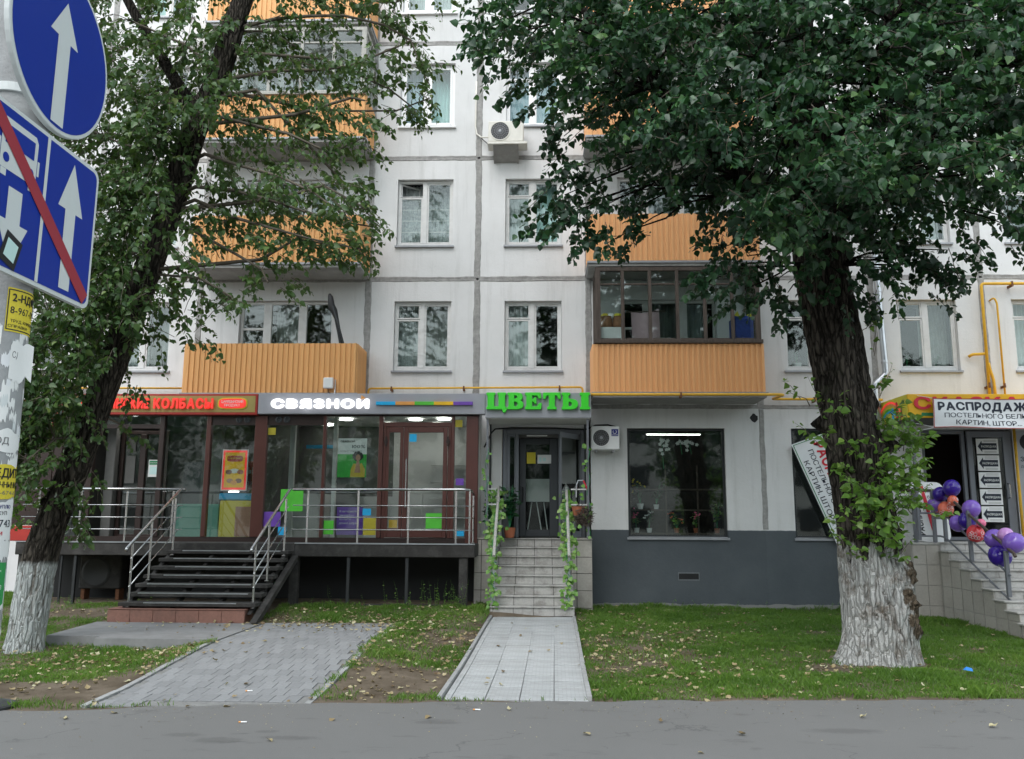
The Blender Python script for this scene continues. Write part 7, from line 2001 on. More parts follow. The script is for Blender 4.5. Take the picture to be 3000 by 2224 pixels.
CROWN_LEFT = [(-4.3, -5.7, 9.1, 0.2), (-4.2, -5.6, 9, 0.2), (-4.2, -5.5, 9.3, 0.2), (-3.9, -5.6, 9.2, 0.2), (-3.7, -5.9, 9.2, 0.2), (-3.4, -5.5, 9.6, 0.2), (-3.5, -5.5, 9.4, 0.2), (-3.3, -5.7, 9.2, 0.2), (-3.1, -5.4, 9.5, 0.2), (-2.6, -5.7, 9.5, 0.2), (-2.5, -5.5, 9.4, 0.2), (-2.4, -5.5, 9.3, 0.2), (-2.3, -5.2, 9.5, 0.2), (-2.2, -5.4, 9.4, 0.2), (-2, -5.3, 9.2, 0.2), (-1.9, -5.3, 8.9, 0.2), (-1.7, -5.5, 8.7, 0.2), (-1.9, -5.5, 8.5, 0.2), (-1.9, -5.4, 8.3, 0.2), (-4.3, -5.9, 8.6, 0.2), (-4.3, -5.7, 8.5, 0.2), (-3.9, -5.6, 8.6, 0.2), (-3.7, -5.6, 8.5, 0.2), (-3.7, -5.4, 8.8, 0.2), (-3.1, -5.6, 8.7, 0.2), (-3.1, -5.7, 8.5, 0.2), (-3, -5.6, 8.5, 0.2), (-2.7, -5.6, 8.4, 0.2), (-2.7, -5.3, 8.5, 0.2), (-2.4, -5.6, 8.3, 0.2), (-2.5, -5.2, 8.5, 0.2), (-2, -5.3, 8, 0.2), (-2, -5.5, 7.8, 0.2), (-4.5, -5.6, 8.1, 0.2), (-4.4, -5.5, 8.1, 0.2), (-4, -5.8, 7.8, 0.2), (-4, -5.7, 7.9, 0.2), (-3.6, -5.7, 7.8, 0.2), (-3.4, -5.8, 7.6, 0.2), (-3.4, -5.4, 7.9, 0.2), (-3.1, -5.4, 7.8, 0.2), (-3, -5.6, 7.9, 0.2), (-2.8, -5.7, 7.6, 0.2), (-2.5, -5.3, 7.7, 0.2), (-2.4, -5.5, 7.9, 0.2), (-2.1, -5.1, 8, 0.2), (-1.8, -5.3, 8.2, 0.2), (-4.6, -5.7, 7.6, 0.2), (-4.3, -6.1, 7.3, 0.2), (-4.1, -5.9, 7.3, 0.2), (-4.1, -5.8, 7.5, 0.2), (-3.8, -5.8, 7.3, 0.2), (-3.5, -6.1, 7, 0.2), (-3.1, -6.2, 6.9, 0.2), (-3.1, -6.2, 7.1, 0.2), (-2.9, -5.9, 7.2, 0.2), (-2.8, -6, 7, 0.2), (-2.6, -5.9, 7, 0.2), (-2.5, -6.3, 7.2, 0.2), (-4.8, -5.7, 7, 0.2), (-4.6, -6, 6.8, 0.2), (-4.2, -6, 7, 0.2), (-4, -6.2, 6.5, 0.2), (-3.8, -6.1, 6.6, 0.2), (-3.8, -6.5, 6.4, 0.2), (-3.6, -6.7, 6.2, 0.2), (-3.2, -6.8, 6.2, 0.2), (-3.2, -6.7, 6, 0.2), (-2.7, -7.1, 5.8, 0.2), (-2.7, -6.8, 5.7, 0.2), (-2.5, -7.2, 5.4, 0.2), (-4.7, -5.7, 6.5, 0.2), (-4.6, -5.9, 6.4, 0.2), (-4.4, -5.7, 6.5, 0.2), (-4, -6.1, 6.2, 0.2), (-3.9, -6.1, 6.3, 0.2), (-3.7, -5.9, 6.1, 0.2), (-3.9, -5.9, 6.1, 0.2), (-3.4, -6, 5.9, 0.2), (-3.2, -6.3, 6, 0.2), (-3, -6.3, 5.9, 0.2), (-2.8, -6.3, 5.8, 0.2), (-2.7, -6.2, 6, 0.2), (-2.5, -6.4, 5.7, 0.2), (-2.3, -6.5, 5.7, 0.2), (-5, -5.7, 6.3, 0.2), (-4.5, -5.9, 6, 0.2), (-4.7, -5.7, 6.2, 0.2), (-4.2, -6, 6.1, 0.2), (-4, -6, 5.7, 0.2), (-3.9, -5.9, 5.8, 0.2), (-3.6, -5.8, 5.8, 0.2), (-3.3, -6.1, 5.6, 0.2), (-3.1, -6.3, 5.5, 0.2), (-2.9, -5.9, 5.6, 0.2), (-2.6, -6.4, 5.3, 0.2), (-2.5, -6, 5.4, 0.2), (-5, -5.7, 5.9, 0.2), (-4.8, -5.7, 5.8, 0.2), (-4.4, -6, 5.5, 0.2), (-4.1, -6, 5.4, 0.2), (-4.2, -5.8, 5.3, 0.2), (-3.7, -5.8, 5.2, 0.2), (-3.7, -6, 5, 0.2), (-5.3, -5.7, 5.3, 0.2), (-5.1, -5.9, 5, 0.2), (-4.8, -5.9, 5.2, 0.2), (-4.7, -5.8, 5, 0.2), (-4.6, -5.9, 4.9, 0.2), (-4.2, -5.8, 5.1, 0.2), (-4.2, -6.3, 4.6, 0.2), (-4.6, -6.1, 4.7, 0.2), (-5.4, -5.8, 4.8, 0.2), (-5, -5.9, 4.6, 0.2), (-4.8, -6, 4.3, 0.2), (-4.8, -5.7, 8.9, 0.2), (-4.8, -5.6, 9, 0.2), (-4.4, -5.9, 8.7, 0.2), (-4.3, -5.7, 9, 0.2), (-4.2, -5.6, 9.1, 0.2), (-4.5, -5.4, 9.1, 0.2), (-4, -5.7, 9, 0.2), (-3.9, -5.5, 9.1, 0.2), (-3.8, -5.5, 8.7, 0.2), (-3.8, -6, 8.2, 0.2), (-3.4, -5.6, 8.3, 0.2), (-3.6, -5.6, 8.5, 0.2), (-3, -6, 8.2, 0.2), (-3.1, -6.1, 8.1, 0.2), (-2.7, -6.1, 8.1, 0.2), (-2.4, -5.7, 8.5, 0.2), (-2.4, -6, 8.4, 0.2), (-2.2, -5.7, 8.7, 0.2), (-2, -6.1, 8.5, 0.2), (-3.9, -5.7, 9.6, 0.2), (-3.6, -5.8, 9.7, 0.2), (-3.5, -5.5, 9.8, 0.2), (-3.5, -5.7, 9.8, 0.2), (-3.4, -5.5, 9.7, 0.2), (-3.2, -5.5, 9.8, 0.2), (-3.1, -5.5, 9.6, 0.2), (-2.9, -5.8, 9.6, 0.2), (-2.8, -5.5, 9.6, 0.2), (-2.7, -5.6, 9.6, 0.2), (-2.6, -5.4, 9.8, 0.2), (-2.4, -5.5, 9.6, 0.2), (-2.3, -5.3, 9.5, 0.2), (-3.8, -5.7, 7.7, 0.2), (-3.7, -5.4, 7.7, 0.2), (-3.7, -5.4, 7.4, 0.2), (-3.3, -5.4, 7.2, 0.2), (-3.4, -5.1, 7.2, 0.2), (-2.9, -5.2, 6.9, 0.2), (-2.7, -5.4, 6.4, 0.2), (-3.6, -6, 6.3, 0.2), (-3.2, -6.1, 6.5, 0.2), (-2.9, -6.5, 6.2, 0.2), (-2.7, -6.4, 6.1, 0.2), (-2.5, -6.7, 6, 0.2), (-2.4, -6.5, 5.9, 0.2), (-3.8, -6, 5.4, 0.2), (-3.5, -5.9, 5.6, 0.2), (-3.6, -5.6, 5.7, 0.2), (-3.3, -5.8, 5.6, 0.2), (-2.8, -6, 5.4, 0.2), (-2.8, -5.9, 5.6, 0.2), (-5.2, -6, 7.6, 0.2), (-5.4, -5.8, 8, 0.2), (-5.4, -5.8, 7.8, 0.2), (-5.8, -5.7, 8, 0.2), (-6, -5.6, 7.9, 0.2), (-6, -5.5, 8, 0.2), (-6, -6, 7.9, 0.2), (-6.1, -5.8, 8.2, 0.2), (-6.3, -5.7, 8.6, 0.2), (-6.4, -5.8, 8.5, 0.2), (-5.4, -5.8, 7, 0.2), (-5.4, -5.9, 7, 0.2), (-5.7, -5.9, 7.2, 0.2), (-5.9, -6.1, 6.9, 0.2), (-5.9, -6.2, 6.9, 0.2), (-5.8, -6.1, 7, 0.2), (-6, -6.3, 6.9, 0.2), (-6.3, -6, 7.3, 0.2), (-5.6, -5.9, 6.3, 0.2), (-5.4, -6.2, 6.3, 0.2), (-5.5, -6.5, 6, 0.2), (-5.5, -6.3, 6.3, 0.2), (-5.9, -6.3, 6.3, 0.2), (-5.8, -6.6, 6.1, 0.2), (-5.9, -6.7, 6, 0.2), (-5.8, -5.6, 5.8, 0.2), (-5.9, -5.7, 5.6, 0.2), (-6, -5.6, 5.6, 0.2), (-6.2, -5.6, 5.6, 0.2), (-6.2, -5.7, 5.4, 0.2), (-6.3, -5.6, 5.3, 0.2), (-6.3, -5.3, 5, 0.2), (-6.5, -5.1, 5.1, 0.2), (-5.7, -5.9, 5, 0.2), (-6, -5.8, 4.8, 0.2), (-5.7, -6, 4.7, 0.2), (-5.6, -6.2, 4.6, 0.2), (-6.1, -6.1, 4.6, 0.2), (-6.1, -6.2, 4.4, 0.2), (-6.2, -5.9, 4.5, 0.2), (-6.3, -6, 4.4, 0.2), (-6.4, -6.2, 4.5, 0.2), (-6.6, -6.2, 4.2, 0.2), (-6.8, -6.2, 4.2, 0.2), (-6.1, -5.7, 4.3, 0.2), (-6, -5.8, 4.4, 0.2), (-6.4, -5.4, 4.2, 0.2), (-6.4, -5.5, 4.1, 0.2), (-6.7, -5.4, 3.9, 0.2), (-6.8, -5.3, 3.9, 0.2), (-6.8, -5.5, 3.8, 0.2), (-7.1, -5.3, 4, 0.2), (-7.2, -5.2, 3.7, 0.2), (-7.4, -5.1, 3.5, 0.2), (-6.2, -5.6, 3.5, 0.2), (-6.4, -5.8, 3.3, 0.2), (-6.3, -5.9, 3.4, 0.2), (-6.6, -5.9, 3.4, 0.2), (-6.7, -5.8, 3.3, 0.2), (-6.9, -5.8, 3.1, 0.2), (-6.8, -5.7, 3.1, 0.2), (-6.8, -6, 3, 0.2), (-6.3, -6.1, 2.8, 0.2), (-6.5, -6, 2.9, 0.2), (-6.6, -6.3, 2.6, 0.2), (-6.3, -6.6, 2.6, 0.2), (-6.4, -6.6, 2.5, 0.2), (-6.6, -6.5, 2.5, 0.2), (-6.4, -5.7, 1.8, 0.2), (-6.5, -5.9, 2.1, 0.2), (-6.6, -5.6, 2, 0.2), (-6.8, -5.7, 2.2, 0.2), (-6.5, -5.7, 2.2, 0.2), (-6.3, -6, 2.2, 0.2), (-6.1, -5.9, 2.3, 0.2), (-5.7, -5.9, 4.5, 0.2), (-5.5, -5.7, 4.6, 0.2), (-5.2, -5.7, 4.3, 0.2), (-6, -5.3, 3.7, 0.2), (-6, -5.3, 3.1, 0.2), (-4.9, -6, 8.3, 0.2), (-5, -5.9, 8.4, 0.2), (-5.4, -5.9, 8.6, 0.2), (-5.4, -5.8, 8.8, 0.2), (-5.4, -6, 8.7, 0.2), (-5.6, -6.1, 8.7, 0.2), (-6, -6.1, 8.9, 0.2), (-5.8, -6.4, 8.7, 0.2), (-3.4, -5.7, 7.8, 0.2), (-3.1, -6.2, 7.6, 0.2), (-2.8, -6, 8, 0.2), (-2.5, -6, 7.7, 0.2), (-5.1, -5.8, 8.9, 0.3), (-6.2, -5.2, 6.8, 0.3), (-9.2, -4.4, 10.8, 0.3), (-7.5, -5.5, 6.9, 0.3), (-9, -4.6, 8.4, 0.3), (-9.3, -4.3, 10.1, 0.3), (-8.5, -4.4, 5.4, 0.3), (-6.6, -5.6, 7.3, 0.3), (-8, -5.7, 8.2, 0.3), (-7.1, -5.9, 4.1, 0.3), (-6.9, -5.1, 4.1, 0.3), (-6.5, -5.2, 9.4, 0.3), (-6.3, -4.7, 4.2, 0.3), (-7.4, -6.7, 6.9, 0.3), (-8.7, -5.4, 7.7, 0.3), (-6.6, -6.6, 4.4, 0.3), (-7.6, -5.3, 8.4, 0.3), (-8, -4.5, 6.9, 0.3), (-6.7, -5, 5, 0.3), (-6.1, -6.2, 3.1, 0.3), (-9, -4.7, 8.8, 0.3), (-5.8, -4.4, 7.3, 0.3), (-8.1, -5.2, 7.1, 0.3), (-7.6, -4.4, 3.8, 0.3), (-8.9, -4.5, 6.5, 0.3), (-6.7, -6.4, 3.6, 0.3), (-5.9, -6.9, 8.5, 0.3), (-6.9, -6.1, 5.5, 0.3), (-5.1, -6.6, 8.5, 0.3), (-5.9, -6.2, 8.2, 0.3), (-6.5, -5.9, 5.3, 0.3), (-8.8, -4.8, 5.5, 0.3), (-7.1, -5.2, 4.4, 0.3), (-5.4, -6.5, 4.5, 0.3), (-5.6, -4.9, 7.9, 0.3), (-8.2, -5.7, 7, 0.3), (-7.7, -4.2, 7.9, 0.3), (-6.1, -5.6, 5.8, 0.3), (-6.6, -5.4, 8.2, 0.3), (-6.3, -6.3, 6.4, 0.3), (-6.7, -6.1, 7.3, 0.3), (-7.5, -5.9, 8.5, 0.3), (-5.6, -5.6, 8.1, 0.3), (-4.7, -6.8, 5.2, 0.3), (-6.6, -5.5, 9, 0.3), (-5.1, -6.2, 9.4, 0.3), (-6.5, -4.6, 8.6, 0.3), (-5.5, -5.5, 7.3, 0.3), (-7, -4.4, 8.3, 0.3), (-8.2, -5.9, 6.6, 0.3), (-6.1, -4.3, 7, 0.3), (-5.6, -5.5, 8.6, 0.3), (-5.9, -4.2, 10.3, 0.3), (-7.5, -4.6, 3.1, 0.3), (-8.6, -4.6, 6.7, 0.3), (-6.5, -4.4, 9.7, 0.3), (-6.5, -5.5, 4.4, 0.3), (-6.8, -7, 6.9, 0.3), (-5.1, -6.5, 5.5, 0.3), (-6.8, -6.6, 6.9, 0.3), (-7.8, -5.1, 10.4, 0.3), (-6.2, -5, 7.3, 0.3), (-5.4, -6.3, 7.2, 0.3), (-7.2, -4.7, 4.9, 0.3), (-6.3, -5.2, 7.6, 0.3), (-6.9, -4.4, 5.6, 0.3), (-7.8, -5.1, 6.3, 0.3), (-6.8, -6, 8, 0.3), (-8, -4.4, 5.4, 0.3), (-6.7, -5.7, 8.6, 0.3), (-7.8, -4.8, 9.8, 0.3), (-6.1, -5.5, 6.2, 0.3), (-7.2, -6.9, 4.5, 0.3), (-6.5, -6.1, 6, 0.3), (-6.4, -5.7, 6.8, 0.3), (-6.9, -6.8, 5.2, 0.3), (-6.3, -7, 5.6, 0.3), (-7.5, -4.6, 4.1, 0.3), (-6.6, -5.2, 6.5, 0.3), (-5.1, -4.9, 10.1, 0.3), (-6.5, -6.8, 7.9, 0.3), (-4.6, -6.7, 7.3, 0.3), (-6.1, -6.7, 7.2, 0.3), (-5.9, -5.4, 10.1, 0.3), (-6.1, -4.8, 6.6, 0.3), (-9.3, -4.9, 9.7, 0.3), (-6.9, -5.5, 5.1, 0.3), (-7.4, -4.9, 6.8, 0.3), (-7, -4.5, 10.6, 0.3), (-9.3, -4.7, 9.2, 0.3), (-7.5, -6.6, 8.4, 0.3), (-7.7, -4.3, 10.6, 0.3), (-8, -6.5, 9.2, 0.3), (-7.2, -6.4, 8.8, 0.3), (-7.5, -5.7, 9.6, 0.3), (-5.5, -6.3, 5.3, 0.3), (-6, -5.5, 9.6, 0.3), (-8.2, -5.3, 10, 0.3), (-6.2, -6.8, 8.4, 0.3), (-7.4, -6.6, 7.3, 0.3), (-5.3, -6.2, 4.8, 0.3), (-4.7, -6.2, 8.9, 0.3), (-7.4, -6.1, 9.7, 0.3), (-7.2, -5.7, 7.1, 0.3), (-7.4, -6.4, 5.2, 0.3), (-6.4, -4.6, 9.1, 0.3), (-7, -6.4, 4.6, 0.3), (-6.8, -5, 6.1, 0.3), (-6, -5.4, 5.3, 0.3), (-6.7, -6.3, 3.2, 0.3), (-4.6, -6.4, 7.9, 0.3), (-5.3, -5, 10.5, 0.3), (-7.3, -5.8, 8.8, 0.3), (-8.6, -5.1, 8.9, 0.3), (-9.2, -4.3, 6.2, 0.3), (-7.2, -6.6, 5.5, 0.3), (-5.5, -5.3, 6.3, 0.3), (-8.2, -5.2, 7.4, 0.3), (-7.3, -5.2, 10.4, 0.3), (-6.5, -6.4, 5.1, 0.3), (-6.7, -6.1, 5.7, 0.3), (-7.3, -6.3, 6.3, 0.3), (-7.1, -5.1, 3.3, 0.3), (-8.4, -5, 9.7, 0.3), (-8.1, -4.4, 8.5, 0.3), (-8, -6, 6.2, 0.3), (-8.6, -4.9, 7.1, 0.3), (-7.3, -6.2, 8, 0.3), (-5.7, -5, 5.4, 0.3), (-7, -5.1, 10.4, 0.3), (-6.8, -6, 6.7, 0.3), (-5.8, -6.5, 5.2, 0.3), (-6.6, -6.8, 5, 0.3), (-6.9, -6.9, 7.4, 0.3), (-5.6, -6.7, 7.7, 0.3), (-6.5, -5.2, 3.9, 0.3), (-5.4, -6.8, 7.1, 0.3), (-5.2, -6.3, 8.4, 0.3), (-7.1, -5.9, 9.5, 0.3), (-5.5, -5.2, 8.5, 0.3), (-6.2, -4.9, 6.1, 0.3), (-5.1, -6.7, 8.9, 0.3), (-9.1, -4.4, 10.4, 0.3), (-6.2, -5.5, 4.6, 0.3), (-5.2, -6.4, 6.5, 0.3), (-5, -5.4, 8.8, 0.3), (-5.9, -6.6, 4.8, 0.3), (-8.1, -5.2, 4.9, 0.3), (-5.9, -5.9, 4.9, 0.3), (-6.4, -5.1, 7.3, 0.3), (-5.5, -5.6, 10.1, 0.3), (-4.2, -4.7, 8.1, 0.25), (-4, -6, 6.9, 0.25), (-3.4, -5.7, 7.7, 0.25), (-3, -5.8, 7.1, 0.25), (-3.6, -6.1, 8.3, 0.25), (-4.8, -5.9, 6.6, 0.25), (-4.8, -5.3, 8.3, 0.25), (-3.7, -4.6, 6.8, 0.25), (-4.3, -5.2, 6.3, 0.25), (-4.6, -5.4, 8.9, 0.25), (-3.3, -6.4, 6.7, 0.25), (-4.9, -6.1, 7.3, 0.25), (-4.6, -4.9, 6.9, 0.25), (-4.9, -5, 7.4, 0.25), (-4.8, -5.4, 6.1, 0.25), (-3.9, -4.8, 8.5, 0.25), (-4.6, -6.6, 7.7, 0.25), (-4.6, -5.4, 7.7, 0.25), (-4.1, -5.5, 8.4, 0.25), (-3.3, -4.7, 7.1, 0.25), (-4, -5, 6.9, 0.25), (-4.2, -5.7, 7.8, 0.25), (-4, -4.7, 6.4, 0.25), (-5.3, -4.7, 9.2, 0.25), (-4.7, -6.3, 6, 0.25), (-4.3, -5.2, 11, 0.4), (-5.8, -4.6, 11.5, 0.4), (0.1, -7.9, 12.1, 0.4), (-6.8, -6.8, 11.8, 0.4), (-5.9, -4.5, 12.7, 0.4), (-2.2, -7.8, 12.8, 0.4), (-5, -6.4, 11.1, 0.4), (-3.4, -5.8, 13.8, 0.4), (-2.9, -5.6, 13.2, 0.4), (-6.4, -6.5, 12.8, 0.4), (-7.8, -5.2, 13.5, 0.4), (-2.7, -6.1, 13.5, 0.4), (-5.6, -6.3, 13.7, 0.4), (-4.3, -5.2, 13.1, 0.4), (-4.7, -6.5, 13.1, 0.4), (-4.9, -4.7, 11, 0.4), (-6.5, -2.8, 13.4, 0.4), (-5.7, -6.9, 12.5, 0.4), (-6.3, -6.1, 12.1, 0.4), (-4.4, -6.1, 12.2, 0.4), (-5.5, -8.3, 13.1, 0.4), (-2.1, -5.8, 11.8, 0.4), (-1.2, -8, 11.1, 0.4), (-5.8, -4.4, 13.8, 0.4), (-3.9, -7, 11.6, 0.4), (-5.2, -5.5, 13.2, 0.4), (-5.4, -7.2, 13.9, 0.4), (-5.8, -5.4, 11, 0.4), (-7.6, -5.4, 13.6, 0.4), (-9, -5.9, 11.2, 0.4), (-1.1, -6.2, 10.9, 0.4), (-3.3, -6, 11.9, 0.4), (-4.3, -4.3, 11, 0.4), (-2.2, -5.2, 11.6, 0.4), (-5.4, -6.6, 12.2, 0.4), (-0.1, -6.3, 13.3, 0.4), (-4, -5, 12.3, 0.4), (-0.4, -3.9, 12.9, 0.4), (-7.1, -5.3, 11.3, 0.4), (-5.2, -6.2, 13, 0.4), (-1.6, -6.4, 13.6, 0.4), (-6.1, -3.6, 13, 0.4), (-3, -3.3, 13.9, 0.4), (-3.4, -5.8, 12.5, 0.4), (-3.4, -7.5, 13, 0.4), (-7.5, -6.8, 12.9, 0.4), (-2.6, -8.3, 12.8, 0.4), (-5.2, -4.9, 13.6, 0.4), (-6.2, -6.1, 12.6, 0.4), (-6.1, -7.6, 12, 0.4), (-3.8, -4.3, 11, 0.4), (-9.3, -4.6, 11.7, 0.4), (-4.9, -4.8, 13, 0.4), (-2.1, -6.4, 12.1, 0.4), (-3, -4.8, 11.9, 0.4), (-8.2, -6.3, 11.7, 0.4), (-5.2, -7.3, 11.7, 0.4), (-4.1, -3.7, 13.7, 0.4), (-5.1, -4.4, 11.6, 0.4), (-5.8, -3.6, 11.3, 0.4), (-3, -5.1, 12.4, 0.4), (-5, -7, 13.9, 0.4), (-6, -6.1, 12.9, 0.4), (-2.3, -6.9, 11.4, 0.4), (-5.7, -5, 13.6, 0.4), (-8.5, -5.2, 13.4, 0.4), (-3.1, -5.4, 10.7, 0.4), (-5.4, -4.3, 11.9, 0.4), (-5.2, -3.9, 13.5, 0.4), (-5.2, -4.7, 13.8, 0.4), (-5, -5.4, 12.8, 0.4), (-4.5, -6.2, 12.5, 0.4), (-8.3, -9, 11.3, 0.4), (-0.1, -5.9, 10.6, 0.4), (-8.2, -5.4, 11.9, 0.4), (-1.9, -6.9, 11.5, 0.4), (-1.6, -3.9, 12.1, 0.4), (-0.9, -8.6, 13.4, 0.4), (-5.7, -6, 11.9, 0.4), (-5.9, -5.9, 13.8, 0.4), (-4.9, -6.2, 11.5, 0.4), (-6.4, -6.4, 13, 0.4), (-3.2, -3.7, 12.3, 0.4), (-3.4, -4.9, 12.2, 0.4), (-6.5, -6.6, 11.9, 0.4), (-1.8, -5.7, 12.6, 0.4), (-5.7, -6.2, 11.2, 0.4), (-5.9, -5.1, 12.2, 0.4), (-3.3, -5.3, 13, 0.4), (-2.5, -3.9, 11.9, 0.4), (-5.8, -4.2, 11.5, 0.4), (-4.1, -4.3, 13.3, 0.4), (-4.5, -7.1, 13.3, 0.4), (-4.6, -4.7, 10.7, 0.4), (-6, -6.9, 13.3, 0.4), (-7.9, -6.6, 13.8, 0.4), (-2.8, -6.3, 12.2, 0.4), (-6.1, -8.4, 13.5, 0.4), (-7.5, -9.4, 11, 0.4), (-5.2, -6, 13.6, 0.4), (-6.4, -5.1, 12.9, 0.4), (-6, -4.1, 10.9, 0.4), (-4.1, -5.2, 13.5, 0.4), (-1.7, -4, 10.8, 0.4), (-6.9, -4.4, 11.3, 0.4), (-0.6, -5, 11.8, 0.4), (-7.4, -6.2, 10.8, 0.4), (-3.3, -6.8, 10.9, 0.4), (-5, -6.7, 11.8, 0.4), (-9.1, -3.7, 13.9, 0.4), (-4.8, -6.6, 13.1, 0.4), (-0.5, -5.7, 13.6, 0.4), (-7, -4.9, 11, 0.4), (0.9, -4.9, 11.6, 0.4), (-4.8, -6.6, 13.6, 0.4), (-5.2, -5.9, 12.2, 0.4), (-3, -6.6, 12.2, 0.4), (-6.1, -6.6, 12.2, 0.4), (-2.2, -5.7, 12.4, 0.4), (-3.1, -4.2, 11.2, 0.4), (-3.1, -5.3, 10.9, 0.4), (-4.4, -5.4, 11, 0.4), (-7.3, -6.2, 11.7, 0.4), (-4.9, -4.6, 11.5, 0.4), (-3.8, -5.2, 11.8, 0.4), (0.3, -3.9, 11.8, 0.4), (-1.2, -6, 13.9, 0.4), (-2, -5.7, 11.8, 0.4)]
SHOOTS_RIGHT = [(4.1, -6.3, 2.1, 0.2), (4.3, -6.3, 2.5, 0.2), (4.4, -6.3, 1.8, 0.22), (4.7, -6.1, 2, 0.22), (4, -6.4, 1.7, 0.18), (4.3, -6.3, 1.5, 0.16), (4.7, -6, 2.6, 0.2), (4.9, -5.9, 2.8, 0.16), (4.6, -6, 3, 0.2), (3.6, -6.3, 2.8, 0.1), (4, -6.4, 2.7, 0.12), (4.7, -6, 2.8, 0.2), (4.1, -6.5, 2, 0.22), (3.9, -6.4, 2.2, 0.1), (4.8, -6, 2.2, 0.14), (4.4, -6.2, 2.3, 0.22), (4.5, -6.2, 1.3, 0.1), (4.1, -6.5, 1.9, 0.2), (4.8, -5.9, 3, 0.16), (3.8, -6.4, 1.5, 0.08), (4.4, -6.2, 3.5, 0.07), (4.3, -6.2, 4.3, 0.06), (3.4, -6.1, 3.4, 0.06), (3.8, -6.4, 3.1, 0.08), (4.4, -6.3, 2.1, 0.25), (4.8, -6, 2.3, 0.2)]
BOUGHS_LEFT = [[(-4.5, -5.8, 9), (-4, -5.7, 9.2), (-3.5, -5.6, 9.3), (-3, -5.6, 9.3), (-2.4, -5.5, 9.2), (-2, -5.4, 9), (-1.8, -5.3, 8.5), (-1.7, -5.3, 8.3)],
 [(-4.5, -5.8, 8.6), (-3.9, -5.7, 8.6), (-3.3, -5.6, 8.6), (-2.8, -5.5, 8.4), (-2.3, -5.4, 8.2), (-1.9, -5.3, 7.9)],
 [(-4.8, -5.8, 8), (-4.1, -5.7, 7.9), (-3.5, -5.6, 7.8), (-2.9, -5.5, 7.8), (-2.2, -5.3, 7.9), (-1.7, -5.3, 8.1)],
 [(-4.8, -5.8, 7.6), (-4.2, -5.9, 7.4), (-3.6, -6, 7.2), (-3, -6, 6.9), (-2.5, -6.1, 7.1)],
 [(-4.9, -5.8, 7), (-4.3, -6.1, 6.7), (-3.6, -6.4, 6.4), (-3, -6.8, 6), (-2.4, -7.1, 5.5)],
 [(-5, -5.8, 6.5), (-4.4, -5.9, 6.4), (-3.8, -6, 6.2), (-3.3, -6.1, 6), (-2.7, -6.2, 5.8), (-2.3, -6.3, 5.7)],
 [(-5, -5.8, 6.3), (-4.4, -5.9, 6), (-3.8, -6, 5.8), (-3.2, -6.1, 5.6), (-2.4, -6.2, 5.4)],
 [(-5.3, -5.8, 6), (-4.4, -5.9, 5.5), (-3.9, -6, 5.2), (-3.8, -6, 5)],
 [(-5.6, -5.8, 5.2), (-4.8, -5.9, 5.1), (-4.3, -6, 4.8)],
 [(-5, -5.8, 8.8), (-4.6, -5.7, 9), (-4.1, -5.7, 9), (-3.7, -5.6, 8.8)],
 [(-3.9, -5.8, 8.3), (-3.3, -5.8, 8.3), (-2.8, -5.9, 8.3), (-2.1, -5.9, 8.6), (-1.9, -5.9, 8.7)],
 [(-4, -5.8, 9.6), (-3.6, -5.7, 9.6), (-3.2, -5.7, 9.6), (-2.8, -5.6, 9.6), (-2.4, -5.6, 9.5), (-2.2, -5.6, 9.5)],
 [(-4.2, -5.8, 8), (-3.6, -5.5, 7.4), (-3, -5.2, 6.8), (-2.8, -5.1, 6.7)],
 [(-3.8, -5.8, 6.3), (-3, -6.3, 6.3), (-2.3, -6.7, 5.8)],
 [(-4, -5.8, 5.4), (-3.5, -5.8, 5.7), (-2.9, -5.8, 5.6)],
 [(-5.1, -5.8, 7.6), (-5.5, -5.8, 7.8), (-6, -5.8, 8), (-6.4, -5.7, 8.5), (-6.5, -5.7, 8.6)],
 [(-5.2, -5.8, 7), (-5.5, -6, 7), (-5.9, -6.1, 7), (-6.2, -6.2, 7.1)],
 [(-5.4, -5.8, 6.4), (-5.6, -6.2, 6.2), (-5.8, -6.6, 6.2), (-5.9, -6.8, 6.2)],
 [(-5.6, -5.8, 5.6), (-6.1, -5.6, 5.5), (-6.4, -5.4, 5.3), (-6.6, -5.3, 5)],
 [(-5.7, -5.8, 5), (-5.9, -5.9, 4.7), (-6.1, -6.1, 4.4), (-6.4, -6.2, 4.3), (-6.6, -6.3, 4.3)],
 [(-5.9, -5.8, 4.4), (-6.3, -5.6, 4.1), (-6.7, -5.5, 3.9), (-7.2, -5.3, 3.7), (-7.3, -5.3, 3.6)],
 [(-6.1, -5.8, 3.5), (-6.4, -5.8, 3.4), (-6.8, -5.8, 3.2), (-7, -5.8, 3)],
 [(-6.2, -5.8, 2.9), (-6.5, -6.2, 2.8), (-6.6, -6.6, 2.5)],
 [(-6.4, -5.8, 1.9), (-6.7, -5.8, 2), (-6.3, -5.9, 2.2), (-6.2, -5.9, 2.3)],
 [(-6.2, -5.8, 3.2), (-6.1, -5.2, 3.1)],
 [(-4.8, -5.8, 8.3), (-5.2, -6, 8.6), (-5.7, -6.1, 8.8), (-6, -6.2, 8.9)],
 [(-3.6, -5.8, 7.6), (-2.7, -6.1, 7.7), (-2.5, -6.2, 7.6)]]
